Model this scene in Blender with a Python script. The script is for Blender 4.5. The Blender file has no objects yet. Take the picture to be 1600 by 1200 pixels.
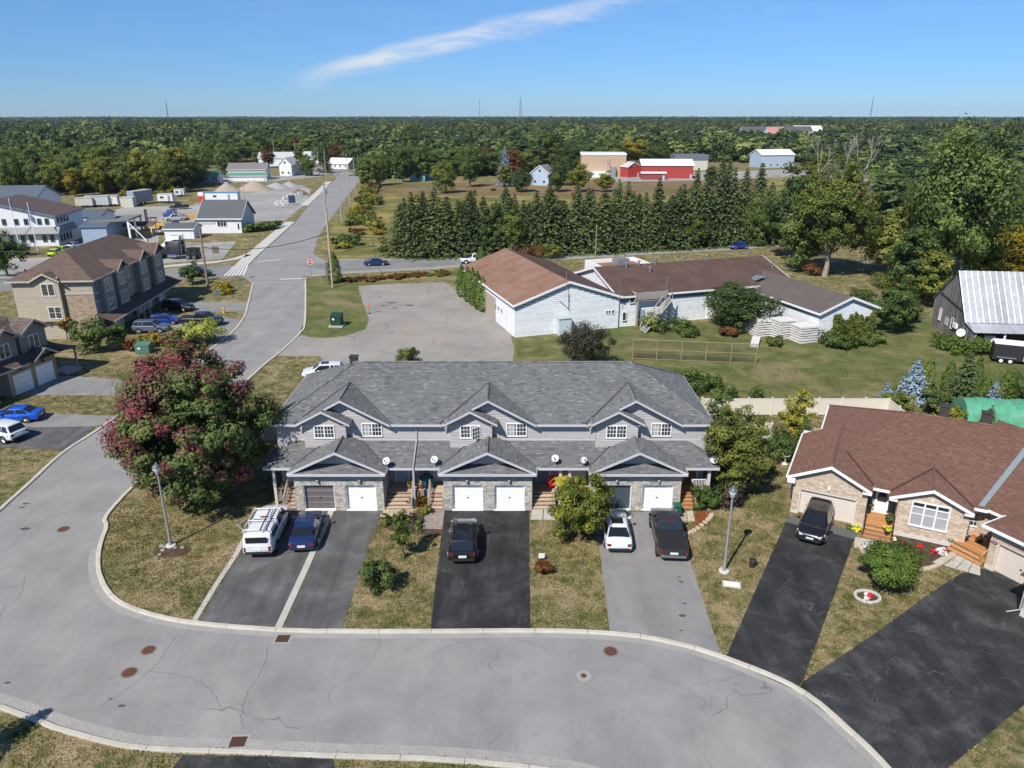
import bpy, bmesh, math, random
import numpy as np
from mathutils import Vector, Matrix
R = math.radians
sc = bpy.context.scene
col = sc.collection

# ---------------------------------------------------------------- camera
CAMH = 28.0
cam_d = bpy.data.cameras.new('camera'); cam = bpy.data.objects.new('camera', cam_d); col.objects.link(cam)
cam_d.sensor_width = 36.0; cam_d.lens = 36.0*1148/1600; cam_d.clip_start = 0.5; cam_d.clip_end = 30000
cam.location = (0, 0, CAMH); cam.rotation_euler = (R(90-20.0952), 0, 0)
sc.camera = cam

# ---------------------------------------------------------------- light
SUN_EL, SUN_AZ = 46.0, 32.0          # light travels towards +Y rotated SUN_AZ towards +X
sun_d = bpy.data.lights.new('sun', 'SUN'); sun = bpy.data.objects.new('sun', sun_d); col.objects.link(sun)
sun_d.energy = 5.0; sun_d.angle = R(0.53); sun_d.color = (1.0, 0.955, 0.89)
dv = Vector((math.sin(R(SUN_AZ))*math.cos(R(SUN_EL)), math.cos(R(SUN_AZ))*math.cos(R(SUN_EL)), -math.sin(R(SUN_EL))))
sun.rotation_euler = dv.to_track_quat('-Z', 'Y').to_euler(); sun.location = (-40, -60, 90)
world = bpy.data.worlds.new('World'); sc.world = world; world.use_nodes = True
wn, wl = world.node_tree.nodes, world.node_tree.links
wn.clear()
def nn(t, **k):
    n = wn.new(t)
    for a, b in k.items(): setattr(n, a, b)
    return n
out = nn('ShaderNodeOutputWorld'); bg = nn('ShaderNodeBackground'); bg.inputs[1].default_value = 0.072
sky = nn('ShaderNodeTexSky', sky_type='NISHITA'); sky.sun_disc = False
sky.sun_elevation = R(SUN_EL); sky.sun_rotation = R(180+SUN_AZ)
sky.altitude = 100; sky.air_density = 1.0; sky.dust_density = 0.0; sky.ozone_density = 4.0
# thin cirrus streak: a noisy band on the sky sphere, defined by world direction
tc = nn('ShaderNodeTexCoord'); sep = nn('ShaderNodeSeparateXYZ'); wl.new(tc.outputs['Generated'], sep.inputs[0])
def m(op, a, b=None, c=None):
    n = nn('ShaderNodeMath', operation=op)
    for i, v in enumerate((a, b, c)):
        if v is None: continue
        if isinstance(v, (int, float)): n.inputs[i].default_value = v
        else: wl.new(v, n.inputs[i])
    return n.outputs[0]
def sstep(v, a, b):
    n = nn('ShaderNodeMapRange', interpolation_type='SMOOTHSTEP'); wl.new(v, n.inputs[0])
    n.inputs[1].default_value = a; n.inputs[2].default_value = b; return n.outputs[0]
az = m('ARCTAN2', sep.outputs[0], sep.outputs[1]); el = m('ARCSINE', sep.outputs[2])
cmb = nn('ShaderNodeCombineXYZ'); wl.new(m('MULTIPLY', az, 5.0), cmb.inputs[0]); wl.new(m('MULTIPLY', el, 26.0), cmb.inputs[1])
nz = nn('ShaderNodeTexNoise'); nz.inputs['Scale'].default_value = 2.0; nz.inputs['Detail'].default_value = 9; nz.inputs['Roughness'].default_value = 0.68
nz.inputs['Distortion'].default_value = 0.6
wl.new(cmb.outputs[0], nz.inputs['Vector'])
nf = m('SUBTRACT', nz.outputs[0], 0.5)
t = m('MULTIPLY', m('ADD', az, 0.285), 2.08)            # 0 at the streak's low tip, 1 at its far end
line = m('ADD', m('MULTIPLY', m('POWER', m('MAXIMUM', t, 0.0), 0.80), 0.112), 0.030)
d = m('SUBTRACT', m('ADD', el, m('MULTIPLY', nf, 0.026)), line)
lower = sstep(d, -0.020, 0.004); upper = m('SUBTRACT', 1.0, sstep(d, 0.002, 0.014))
ends = m('MULTIPLY', sstep(t, -0.01, 0.20), m('SUBTRACT', 1.0, m('MULTIPLY', sstep(t, 0.45, 1.15), 0.8)))
streak = m('MULTIPLY', m('MULTIPLY', lower, upper), m('MULTIPLY', ends, sstep(nz.outputs[0], 0.12, 0.66)))
veil = m('MULTIPLY', m('MULTIPLY', sstep(nz.outputs[0], 0.45, 0.95), sstep(el, 0.02, 0.12)), 0.16)
cloud = m('MINIMUM', m('ADD', m('MULTIPLY', streak, 0.80), veil), 1.0)
mix = nn('ShaderNodeMix', data_type='RGBA'); wl.new(cloud, mix.inputs[0]); tint = nn('ShaderNodeMix', data_type='RGBA', blend_type='MULTIPLY'); tint.inputs[0].default_value = 1.0; wl.new(sky.outputs[0], tint.inputs[6]); hz = nn('ShaderNodeMix', data_type='RGBA'); wl.new(sstep(el, 0.0, 0.30), hz.inputs[0]); hz.inputs[6].default_value = (0.48, 0.79, 1.34, 1); hz.inputs[7].default_value = (0.86, 1.12, 1.30, 1); wl.new(hz.outputs[2], tint.inputs[7]); wl.new(tint.outputs[2], mix.inputs[6])
mix.inputs[7].default_value = (9.3, 9.6, 10.0, 1)
wl.new(mix.outputs[2], bg.inputs[0]); wl.new(bg.outputs[0], out.inputs[0])
sc.view_settings.view_transform = 'Standard'; sc.view_settings.look = 'None'
sc.view_settings.exposure = 0.28; sc.view_settings.gamma = 1.0
sc.cycles.use_denoising = True; sc.cycles.max_bounces = 5; sc.cycles.transparent_max_bounces = 6
sc.cycles.diffuse_bounces = 3; sc.cycles.glossy_bounces = 2; sc.cycles.transmission_bounces = 2
sc.render.use_persistent_data = False

# ---------------------------------------------------------------- helpers
rnd = random.Random(7)
class MB:
    """collects polygons; build() links them as one mesh object"""
    def __init__(s): s.v = []; s.f = []; s.t = []; s.m = []
    def poly(s, pts, t=0.5, m=0):
        i = len(s.v); s.v.extend(tuple(p) for p in pts); s.f.append(tuple(range(i, i+len(pts)))); s.t.append(t); s.m.append(m); return s
    def box(s, x0, x1, y0, y1, z0, z1, t=0.5, m=0):
        i = len(s.v)
        s.v += [(x0,y0,z0),(x1,y0,z0),(x1,y1,z0),(x0,y1,z0),(x0,y0,z1),(x1,y0,z1),(x1,y1,z1),(x0,y1,z1)]
        for f in ((3,2,1,0),(4,5,6,7),(0,1,5,4),(1,2,6,5),(2,3,7,6),(3,0,4,7)):
            s.f.append(tuple(i+k for k in f)); s.t.append(t); s.m.append(m)
        return s
    def cbox(s, c, d, t=0.5, m=0):
        return s.box(c[0]-d[0]/2, c[0]+d[0]/2, c[1]-d[1]/2, c[1]+d[1]/2, c[2]-d[2]/2, c[2]+d[2]/2, t, m)
    def prism(s, pts, z0, z1, t=0.5, m=0):
        """2-D counter-clockwise outline pulled up from z0 to z1"""
        n = len(pts); i = len(s.v)
        s.v += [(p[0], p[1], z0) for p in pts] + [(p[0], p[1], z1) for p in pts]
        s.f.append(tuple(range(i+n-1, i-1, -1))); s.f.append(tuple(range(i+n, i+2*n)))
        for k in range(n): s.f.append((i+k, i+(k+1) % n, i+n+(k+1) % n, i+n+k))
        s.t += [t]*(n+2); s.m += [m]*(n+2); return s
    def xprism(s, pts, x0, x1, t=0.5, m=0):
        """outline in (y, z) pulled along x"""
        n = len(pts); i = len(s.v)
        s.v += [(x0, p[0], p[1]) for p in pts] + [(x1, p[0], p[1]) for p in pts]
        s.f.append(tuple(range(i+n-1, i-1, -1))); s.f.append(tuple(range(i+n, i+2*n)))
        for k in range(n): s.f.append((i+k, i+(k+1) % n, i+n+(k+1) % n, i+n+k))
        s.t += [t]*(n+2); s.m += [m]*(n+2); return s
    def yprism(s, pts, y0, y1, t=0.5, m=0):
        """outline in (x, z) pulled along y"""
        n = len(pts); i = len(s.v)
        s.v += [(p[0], y0, p[1]) for p in pts] + [(p[0], y1, p[1]) for p in pts]
        s.f.append(tuple(range(i, i+n))); s.f.append(tuple(range(i+2*n-1, i+n-1, -1)))
        for k in range(n): s.f.append((i+(k+1) % n, i+k, i+n+k, i+n+(k+1) % n))
        s.t += [t]*(n+2); s.m += [m]*(n+2); return s
    def slab(s, pts, th, t=0.5, m=0):
        """planar 3-D polygon given thickness th downwards along its normal"""
        a, b, c = (Vector(p) for p in pts[:3]); nrm = (b-a).cross(c-a).normalized()
        if nrm.z < 0: pts = list(reversed(pts)); nrm = -nrm
        n = len(pts); i = len(s.v)
        s.v += [tuple(p) for p in pts] + [tuple(Vector(p)-nrm*th) for p in pts]
        s.f.append(tuple(range(i, i+n))); s.f.append(tuple(range(i+2*n-1, i+n-1, -1)))
        for k in range(n): s.f.append((i+(k+1) % n, i+k, i+n+k, i+n+(k+1) % n))
        s.t += [t]*(n+2); s.m += [m]*(n+2); return s
    def tube(s, p0, p1, r0, r1=None, n=8, t=0.5, m=0):
        r1 = r0 if r1 is None else r1
        a, b = Vector(p0), Vector(p1); d = (b-a)
        if d.length < 1e-6: return s
        q = d.to_track_quat('Z', 'Y'); i = len(s.v)
        for p, r in ((a, r0), (b, r1)):
            for k in range(n):
                w = 2*math.pi*k/n; s.v.append(tuple(p+q @ Vector((r*math.cos(w), r*math.sin(w), 0))))
        for k in range(n): s.f.append((i+k, i+(k+1) % n, i+n+(k+1) % n, i+n+k))
        s.f.append(tuple(range(i+n-1, i-1, -1))); s.f.append(tuple(range(i+n, i+2*n)))
        s.t += [t]*(n+2); s.m += [m]*(n+2); return s
    def lathe(s, prof, n=14, c=(0, 0, 0), t=0.5, m=0):
        i = len(s.v); k = len(prof)
        for r, z in prof:
            for a in range(n):
                w = 2*math.pi*a/n; s.v.append((c[0]+r*math.cos(w), c[1]+r*math.sin(w), c[2]+z))
        for j in range(k-1):
            for a in range(n):
                s.f.append((i+j*n+a, i+j*n+(a+1) % n, i+(j+1)*n+(a+1) % n, i+(j+1)*n+a)); s.t.append(t); s.m.append(m)
        s.f.append(tuple(range(i+n-1, i-1, -1))); s.f.append(tuple(range(i+(k-1)*n, i+k*n))); s.t += [t, t]; s.m += [m, m]
        return s
    def loft(s, rings, t=0.5, m=0, caps=True):
        i = len(s.v); n = len(rings[0])
        for r in rings: s.v += [tuple(p) for p in r]
        for j in range(len(rings)-1):
            for k in range(n):
                s.f.append((i+j*n+k, i+j*n+(k+1) % n, i+(j+1)*n+(k+1) % n, i+(j+1)*n+k)); s.t.append(t); s.m.append(m)
        if caps:
            s.f.append(tuple(range(i+n-1, i-1, -1))); e = i+(len(rings)-1)*n; s.f.append(tuple(range(e, e+n))); s.t += [t, t]; s.m += [m, m]
        return s
    def build(s, name, mat, parent=None, smooth=None, loc=None, rz=0.0):
        me = bpy.data.meshes.new(name); me.from_pydata(s.v, [], s.f)
        mats = mat if isinstance(mat, (list, tuple)) else [mat]
        for x in mats: me.materials.append(x)
        if len(mats) > 1: me.polygons.foreach_set('material_index', s.m)
        at = me.attributes.new('tone', 'FLOAT', 'FACE'); at.data.foreach_set('value', s.t)
        if smooth:
            me.polygons.foreach_set('use_smooth', [True]*len(s.f)); me.update()
            if smooth < 179: me.set_sharp_from_angle(angle=R(smooth))
        me.update()
        o = bpy.data.objects.new(name, me); col.objects.link(o)
        if parent is not None: o.parent = parent
        if loc is not None: o.location = loc
        if rz: o.rotation_euler = (0, 0, rz)
        return o
def tag(o, label, cat, group=None):
    o['label'] = label; o['category'] = cat
    if group: o['group'] = group
    return o
def thing(name, label, cat, loc=(0, 0, 0), rz=0.0, group=None):
    o = bpy.data.objects.new(name, None); col.objects.link(o)
    o.empty_display_size = 0.3; o.location = loc; o.rotation_euler = (0, 0, rz)
    return tag(o, label, cat, group)
def struct(o): o['kind'] = 'structure'; return o
def stuff(o): o['kind'] = 'stuff'; return o
def share(name, src, parent=None, loc=(0, 0, 0), rz=0.0, scale=None):
    """another object on the same mesh data"""
    o = bpy.data.objects.new(name, src.data); col.objects.link(o); o.parent = parent; o.location = loc; o.rotation_euler = (0, 0, rz)
    if scale: o.scale = scale
    return o
def copy_tree(o, parent=None):
    c = o.copy(); col.objects.link(c); c.parent = parent
    for ch in list(o.children): copy_tree(ch, c)
    return c
def clip(poly, a, b):
    """Sutherland-Hodgman: keep the part of 2-D poly left of line a->b"""
    o = []; n = len(poly); ex, ey = b[0]-a[0], b[1]-a[1]
    def side(p): return ex*(p[1]-a[1])-ey*(p[0]-a[0])
    for i in range(n):
        p, q = poly[i], poly[(i+1) % n]; sp, sq = side(p), side(q)
        if sp >= 0: o.append(p)
        if (sp >= 0) != (sq >= 0):
            u = sp/(sp-sq); o.append((p[0]+(q[0]-p[0])*u, p[1]+(q[1]-p[1])*u))
    return o
def tiles(mb, pts, w, h, lift=0.012, base=0.004, stag=0.5, jit=0.0, gap=0.0, wj=0.0, mode='lap', rg=None):
    """cover a convex planar 3-D polygon (counter-clockwise seen from outside) with real overlapping courses:
    mode 'lap' = tabs or boards tilted so that the lower edge stands proud; 'stone' = separate raised blocks with open joints"""
    rg = rg or rnd
    P = [Vector(p) for p in pts]; nrm = Vector((0, 0, 0))
    for i in range(len(P)): nrm += P[i].cross(P[(i+1) % len(P)])
    nrm.normalize()
    up = Vector((0, 0, 1)); v = up-nrm*up.dot(nrm)
    if v.length < 1e-3: v = Vector((0, 1, 0))
    v.normalize(); u = v.cross(nrm); o = P[0]
    q = [((p-o).dot(u), (p-o).dot(v)) for p in P]
    x0, x1 = min(a for a, b in q), max(a for a, b in q); y0, y1 = min(b for a, b in q), max(b for a, b in q)
    ny = max(1, int(math.ceil((y1-y0)/h-1e-6)))
    edges = [(q[i], q[(i+1) % len(q)]) for i in range(len(q))]
    for r in range(ny):
        ya = y0+r*h; yb = ya+h
        x = x0-((r % 2)*stag+rg.random()*wj)*w
        while x < x1:
            ww = w*(1+(rg.random()-0.5)*wj) if wj else w
            c = [(x+gap, ya+gap), (x+ww-gap, ya+gap), (x+ww-gap, yb-gap), (x+gap, yb-gap)]; x += ww
            for a, b in edges:
                c = clip(c, a, b)
                if len(c) < 3: break
            if len(c) < 3: continue
            t = rg.random(); jj = rg.random()*jit
            if mode == 'lap':
                mb.poly([o+u*a+v*b+nrm*(base+(lift+jj)*(1-(b-ya)/h)) for a, b in c], t)
            else:
                k = len(c); i = len(mb.v); top = base+lift+jj
                mb.v += [tuple(o+u*a+v*b+nrm*top) for a, b in c]+[tuple(o+u*a+v*b) for a, b in c]
                mb.f.append(tuple(range(i, i+k))); mb.t.append(t); mb.m.append(0)
                for e in range(k): mb.f.append((i+(e+1) % k, i+e, i+k+e, i+k+(e+1) % k)); mb.t.append(t); mb.m.append(0)
    return mb

# ---------------------------------------------------------------- materials
MATS = {}
def base_mat(name):
    M = bpy.data.materials.new(name); M.use_nodes = True; MATS[name] = M
    return M, M.node_tree.nodes, M.node_tree.links, M.node_tree.nodes['Principled BSDF']
def L(c): return (c[0], c[1], c[2], 1)
def paint(name, c, rough=0.5, metal=0.0, spec=0.5, coat=0.0, var=0.06, vs=3.0, bump=0.0):
    """plain painted or cast surface, with slight uneven tone"""
    if name in MATS: return MATS[name]
    M, n, l, b = base_mat(name)
    b.inputs['Roughness'].default_value = rough; b.inputs['Metallic'].default_value = metal
    b.inputs['Specular IOR Level'].default_value = spec; b.inputs['Coat Weight'].default_value = coat; b.inputs['Coat Roughness'].default_value = 0.08
    if var:
        tc = n.new('ShaderNodeTexCoord'); z = n.new('ShaderNodeTexNoise'); z.inputs['Scale'].default_value = vs; z.inputs['Detail'].default_value = 5
        l.new(tc.outputs['Object'], z.inputs['Vector'])
        mx = n.new('ShaderNodeMix'); mx.data_type = 'RGBA'; l.new(z.outputs[0], mx.inputs[0])
        mx.inputs[6].default_value = L([x*(1-var*2) for x in c]); mx.inputs[7].default_value = L([min(1, x*(1+var*2)) for x in c]); l.new(mx.outputs[2], b.inputs['Base Color'])
        if bump:
            bp = n.new('ShaderNodeBump'); bp.inputs['Strength'].default_value = bump; bp.inputs['Distance'].default_value = 0.02; l.new(z.outputs[0], bp.inputs['Height']); l.new(bp.outputs[0], b.inputs['Normal'])
    else: b.inputs['Base Color'].default_value = L(c)
    return M
def ramp(n, stops):
    r = n.new('ShaderNodeValToRGB'); e = r.color_ramp.elements
    while len(e) < len(stops): e.new(0.5)
    for k, (p, c) in enumerate(stops): e[k].position = p; e[k].color = L(c)
    return r
def noise(n, l, vec, scale, detail=6, rough=0.6, dist=0.0):
    z = n.new('ShaderNodeTexNoise'); z.inputs['Scale'].default_value = scale; z.inputs['Detail'].default_value = detail
    z.inputs['Roughness'].default_value = rough; z.inputs['Distortion'].default_value = dist; l.new(vec, z.inputs['Vector']); return z.outputs[0]
def mth(n, l, op, a, b=None):
    k = n.new('ShaderNodeMath'); k.operation = op
    for i, v in enumerate((a, b)):
        if v is None: continue
        if isinstance(v, (int, float)): k.inputs[i].default_value = v
        else: l.new(v, k.inputs[i])
    return k.outputs[0]
def mixc(n, l, f, a, b, mode='MIX'):
    k = n.new('ShaderNodeMix'); k.data_type = 'RGBA'; k.blend_type = mode
    for i, v in ((0, f), (6, a), (7, b)):
        if isinstance(v, (int, float)): k.inputs[i].default_value = v
        elif isinstance(v, tuple): k.inputs[i].default_value = L(v)
        else: l.new(v, k.inputs[i])
    return k.outputs[2]
def maprange(n, l, v, a, b, c=0.0, d=1.0):
    k = n.new('ShaderNodeMapRange'); l.new(v, k.inputs[0])
    for i, x in enumerate((a, b, c, d)): k.inputs[i+1].default_value = x
    return k.outputs[0]
def tone_mat(name, stops, rough=0.85, mott=0.12, ms=9.0, spec=0.25, stain=0.0, metal=0.0):
    """colour picked per piece by the mesh's tone value, plus fine mottling"""
    if name in MATS: return MATS[name]
    M, n, l, b = base_mat(name)
    a = n.new('ShaderNodeAttribute'); a.attribute_name = 'tone'
    r = ramp(n, stops); l.new(a.outputs['Fac'], r.inputs[0])
    tc = n.new('ShaderNodeTexCoord'); z = noise(n, l, tc.outputs['Object'], ms)
    c = mixc(n, l, 1.0, r.outputs[0], ramp_out(n, l, z, 1-mott*2, 1+mott*2), 'MULTIPLY')
    if stain:
        z2 = noise(n, l, tc.outputs['Object'], 0.5, 4, 0.6, 0.8); c = mixc(n, l, 1.0, c, ramp_out(n, l, z2, 1-stain*2, 1+stain*2), 'MULTIPLY')
    l.new(c, b.inputs['Base Color']); b.inputs['Roughness'].default_value = rough; b.inputs['Specular IOR Level'].default_value = spec; b.inputs['Metallic'].default_value = metal
    return M
def ramp_out(n, l, z, lo, hi):
    k = n.new('ShaderNodeMapRange'); l.new(z, k.inputs[0]); k.inputs[1].default_value = 0.3; k.inputs[2].default_value = 0.7
    k.inputs[3].default_value = lo; k.inputs[4].default_value = hi
    c = n.new('ShaderNodeCombineColor')
    for i in range(3): l.new(k.outputs[0], c.inputs[i])
    return c.outputs[0]
def ground_mat(name, stops, scale, patch=None, fine=40.0, rough=0.95, bump=0.25, bdist=0.03, cracks=None, streak=None, spec=0.15, fa=0.28):
    """ground cover: broad noise ramp, optional second patch colour, fine grain, optional crack lines"""
    M, n, l, b = base_mat(name)
    geo = n.new('ShaderNodeNewGeometry'); pos = geo.outputs['Position']
    z1 = noise(n, l, pos, scale, 8, 0.65, 0.4); r = ramp(n, stops); l.new(z1, r.inputs[0]); c = r.outputs[0]
    if patch:
        for (pc, ps, lo, hi) in patch:
            z2 = noise(n, l, pos, ps, 5, 0.6, 0.7); c = mixc(n, l, maprange(n, l, z2, lo, hi), c, pc)
    zf = noise(n, l, pos, fine, 4, 0.7)
    c = mixc(n, l, 1.0, c, ramp_out(n, l, zf, 1-fa, 1+fa), 'MULTIPLY')
    if streak:                                   # worn wheel tracks along a direction
        ang, sw, amt = streak
        mp = n.new('ShaderNodeMapping'); l.new(pos, mp.inputs[0]); mp.inputs['Rotation'].default_value = (0, 0, ang); mp.inputs['Scale'].default_value = (sw, sw*0.09, 1)
        z3 = noise(n, l, mp.outputs[0], 1.0, 4, 0.6); c = mixc(n, l, 1.0, c, ramp_out(n, l, z3, 1-amt, 1+amt), 'MULTIPLY')
    if cracks:
        cs, cc, wd = cracks
        zd = n.new('ShaderNodeTexNoise'); zd.inputs['Scale'].default_value = 0.7; l.new(pos, zd.inputs['Vector'])
        pv = n.new('ShaderNodeVectorMath'); pv.operation = 'ADD'; l.new(pos, pv.inputs[0])
        sv = n.new('ShaderNodeVectorMath'); sv.operation = 'SCALE'; sv.inputs[3].default_value = 1.6; l.new(zd.outputs['Color'], sv.inputs[0]); l.new(sv.outputs[0], pv.inputs[1])
        vo = n.new('ShaderNodeTexVoronoi'); vo.feature = 'DISTANCE_TO_EDGE'; vo.inputs['Scale'].default_value = cs; l.new(pv.outputs[0], vo.inputs['Vector'])
        zm = noise(n, l, pos, cs*1.7, 2); k = mth(n, l, 'MULTIPLY', maprange(n, l, vo.outputs['Distance'], 0.0, wd, 1, 0), maprange(n, l, zm, 0.47, 0.56))
        c = mixc(n, l, k, c, cc)
    l.new(c, b.inputs['Base Color']); b.inputs['Roughness'].default_value = rough; b.inputs['Specular IOR Level'].default_value = spec
    if bump:
        bp = n.new('ShaderNodeBump'); bp.inputs['Strength'].default_value = bump; bp.inputs['Distance'].default_value = bdist; l.new(zf, bp.inputs['Height']); l.new(bp.outputs[0], b.inputs['Normal'])
    return M
def leaf_mat(name, stops, trans=0.28, objvar=0.18, gain=2.05):
    if name in MATS: return MATS[name]
    stops = [(p, tuple(min(0.8, x*gain) for x in c)) for p, c in stops]
    M, n, l, b = base_mat(name)
    a = n.new('ShaderNodeAttribute'); a.attribute_name = 'tone'; oi = n.new('ShaderNodeObjectInfo')
    k = mth(n, l, 'ADD', a.outputs['Fac'], mth(n, l, 'MULTIPLY', mth(n, l, 'SUBTRACT', oi.outputs['Random'], 0.5), objvar*2))
    r = ramp(n, stops); l.new(k, r.inputs[0])
    b.inputs['Roughness'].default_value = 0.6; b.inputs['Specular IOR Level'].default_value = 0.25; l.new(r.outputs[0], b.inputs['Base Color'])
    tr = n.new('ShaderNodeBsdfTranslucent'); l.new(r.outputs[0], tr.inputs[0])
    mx = n.new('ShaderNodeMixShader'); mx.inputs[0].default_value = trans; l.new(b.outputs[0], mx.inputs[1]); l.new(tr.outputs[0], mx.inputs[2])
    l.new(mx.outputs[0], n['Material Output'].inputs[0]); return M
def glass_mat(name, c, rough=0.06):
    return paint(name, c, rough, 0.0, 0.9, 0.0, 0.0)
def smoothline(pts, k=6, closed=False):
    """Catmull-Rom through 2-D points"""
    o = []; n = len(pts)
    for i in range(n if closed else n-1):
        g = lambda j: pts[j % n] if closed else pts[max(0, min(n-1, j))]
        a, b, c, d = g(i-1), g(i), g(i+1), g(i+2)
        for s in range(k):
            t = s/k
            o.append(tuple(0.5*((2*b[e])+(-a[e]+c[e])*t+(2*a[e]-5*b[e]+4*c[e]-d[e])*t*t+(-a[e]+3*b[e]-3*c[e]+d[e])*t**3) for e in (0, 1)))
    if not closed: o.append(tuple(pts[-1]))
    return o
HARD = []
def sheet(name, pts, z, mat):
    """flat ground cover, triangulated outline"""
    if name not in ('meadow', 'brown_field', 'ditch_grass', 'tar_stain', 'road_crack', 'road_marking', 'mulch_bed'): HARD.append(pts)
    me = bpy.data.meshes.new(name); bm = bmesh.new()
    vs = [bm.verts.new((p[0], p[1], z)) for p in pts]; f = bm.faces.new(vs); bm.normal_update()
    if f.normal.z < 0: bmesh.ops.reverse_faces(bm, faces=[f])
    bmesh.ops.triangulate(bm, faces=bm.faces[:]); bm.to_mesh(me); bm.free(); me.materials.append(mat)
    o = bpy.data.objects.new(name, me); col.objects.link(o); return o
def offset_line(pts, d):
    o = []
    for i in range(len(pts)):
        a = Vector(pts[max(0, i-1)]); b = Vector(pts[min(len(pts)-1, i+1)]); t = (b-a).normalized()
        o.append((pts[i][0]-t.y*d, pts[i][1]+t.x*d))
    return o

# ================================================================ the ground
GRASS = ground_mat('lawn grass', [(0.30, (0.050, 0.060, 0.017)), (0.43, (0.105, 0.105, 0.036)), (0.55, (0.215, 0.175, 0.085)), (0.68, (0.32, 0.245, 0.14))], 1.3,
                   patch=[((0.070, 0.092, 0.024), 0.16, 0.55, 0.72), ((0.31, 0.24, 0.14), 0.30, 0.52, 0.66)], fine=9.0, bump=0.9, bdist=0.08)
MEADOW = ground_mat('rough meadow', [(0.32, (0.085, 0.09, 0.025)), (0.5, (0.20, 0.178, 0.06)), (0.68, (0.32, 0.255, 0.10))], 0.09,
                    patch=[((0.075, 0.088, 0.022), 0.05, 0.52, 0.7)], fine=1.6, bump=1.0, bdist=0.25)
BROWN = ground_mat('bare brown field', [(0.3, (0.13, 0.085, 0.045)), (0.6, (0.22, 0.155, 0.085))], 0.05, patch=[((0.11, 0.11, 0.035), 0.03, 0.5, 0.66)], fine=1.2, bump=0.8, bdist=0.2)
ASPH = ground_mat('old grey asphalt', [(0.3, (0.212, 0.206, 0.200)), (0.52, (0.250, 0.243, 0.235)), (0.72, (0.29, 0.28, 0.268))], 0.3, fine=7, bump=0.05, fa=0.07, cracks=(0.085, (0.15, 0.15, 0.155), 0.004),
                  patch=[((0.20, 0.195, 0.19), 0.5, 0.6, 0.8), ((0.30, 0.288, 0.27), 0.12, 0.58, 0.8)], streak=(R(90), 0.35, 0.08))
HWAY = ground_mat('highway asphalt', [(0.3, (0.17, 0.167, 0.166)), (0.7, (0.225, 0.22, 0.215))], 0.2, fine=18, bump=0.1, streak=(R(4), 0.45, 0.10))
STREET = ground_mat('side street asphalt', [(0.3, (0.22, 0.215, 0.212)), (0.7, (0.28, 0.272, 0.265))], 0.15, fine=6, bump=0.05, fa=0.08, cracks=(0.06, (0.17, 0.17, 0.175), 0.004))
LOT = ground_mat('weathered lot paving', [(0.3, (0.22, 0.205, 0.185)), (0.5, (0.275, 0.255, 0.232)), (0.7, (0.32, 0.29, 0.26))], 0.13, fine=9, bump=0.2,
                 patch=[((0.15, 0.14, 0.13), 0.35, 0.66, 0.76), ((0.31, 0.25, 0.20), 0.10, 0.56, 0.72)], cracks=(0.11, (0.15, 0.14, 0.12), 0.01))
YARD = ground_mat('pale gravel yard', [(0.3, (0.25, 0.24, 0.225)), (0.7, (0.36, 0.345, 0.32))], 0.06, fine=2.5, bump=0.3, bdist=0.06, patch=[((0.21, 0.19, 0.16), 0.08, 0.56, 0.7)])
SEAL = ground_mat('sealed black driveway', [(0.3, (0.020, 0.020, 0.021)), (0.5, (0.031, 0.031, 0.032)), (0.74, (0.066, 0.065, 0.065))], 0.55, fine=9, rough=0.8, bump=0.1, spec=0.2, streak=(R(4), 1.1, 0.35), cracks=(0.2, (0.095, 0.093, 0.091), 0.005))
SEAL2 = ground_mat('worn black driveway', [(0.3, (0.022, 0.022, 0.023)), (0.5, (0.036, 0.036, 0.037)), (0.7, (0.075, 0.074, 0.073))], 0.6, fine=9, rough=0.8, bump=0.1, spec=0.2, streak=(R(48), 0.9, 0.32), cracks=(0.30, (0.105, 0.102, 0.10), 0.006))
DGREY = ground_mat('dark grey driveway', [(0.3, (0.072, 0.07, 0.07)), (0.5, (0.098, 0.096, 0.095)), (0.72, (0.15, 0.148, 0.148))], 0.45, fine=24, rough=0.8, bump=0.1, streak=(R(-12), 0.9, 0.25))
LGREY = ground_mat('light grey driveway', [(0.3, (0.19, 0.183, 0.175)), (0.7, (0.255, 0.245, 0.235))], 0.4, fine=20, bump=0.12, streak=(R(5), 0.7, 0.08), patch=[((0.12, 0.115, 0.11), 1.3, 0.74, 0.8)])
CONC = paint('concrete', (0.43, 0.405, 0.36), 0.9, var=0.10, vs=1.6, spec=0.2)
KERBM = paint('kerb concrete', (0.46, 0.43, 0.365), 0.92, var=0.14, vs=1.1, spec=0.2)
MULCH = ground_mat('red mulch', [(0.3, (0.17, 0.035, 0.018)), (0.7, (0.30, 0.075, 0.035))], 2.0, fine=30, bump=0.8, bdist=0.05)
SOIL = ground_mat('garden soil', [(0.3, (0.045, 0.03, 0.02)), (0.7, (0.12, 0.085, 0.055))], 2.0, fine=22, bump=0.8, bdist=0.05)
RUST = paint('rusty iron', (0.105, 0.048, 0.032), 0.85, var=0.25, vs=9, spec=0.3)
WHITELINE = paint('road paint', (0.66, 0.65, 0.62), 0.7, var=0.12, vs=4)

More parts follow.
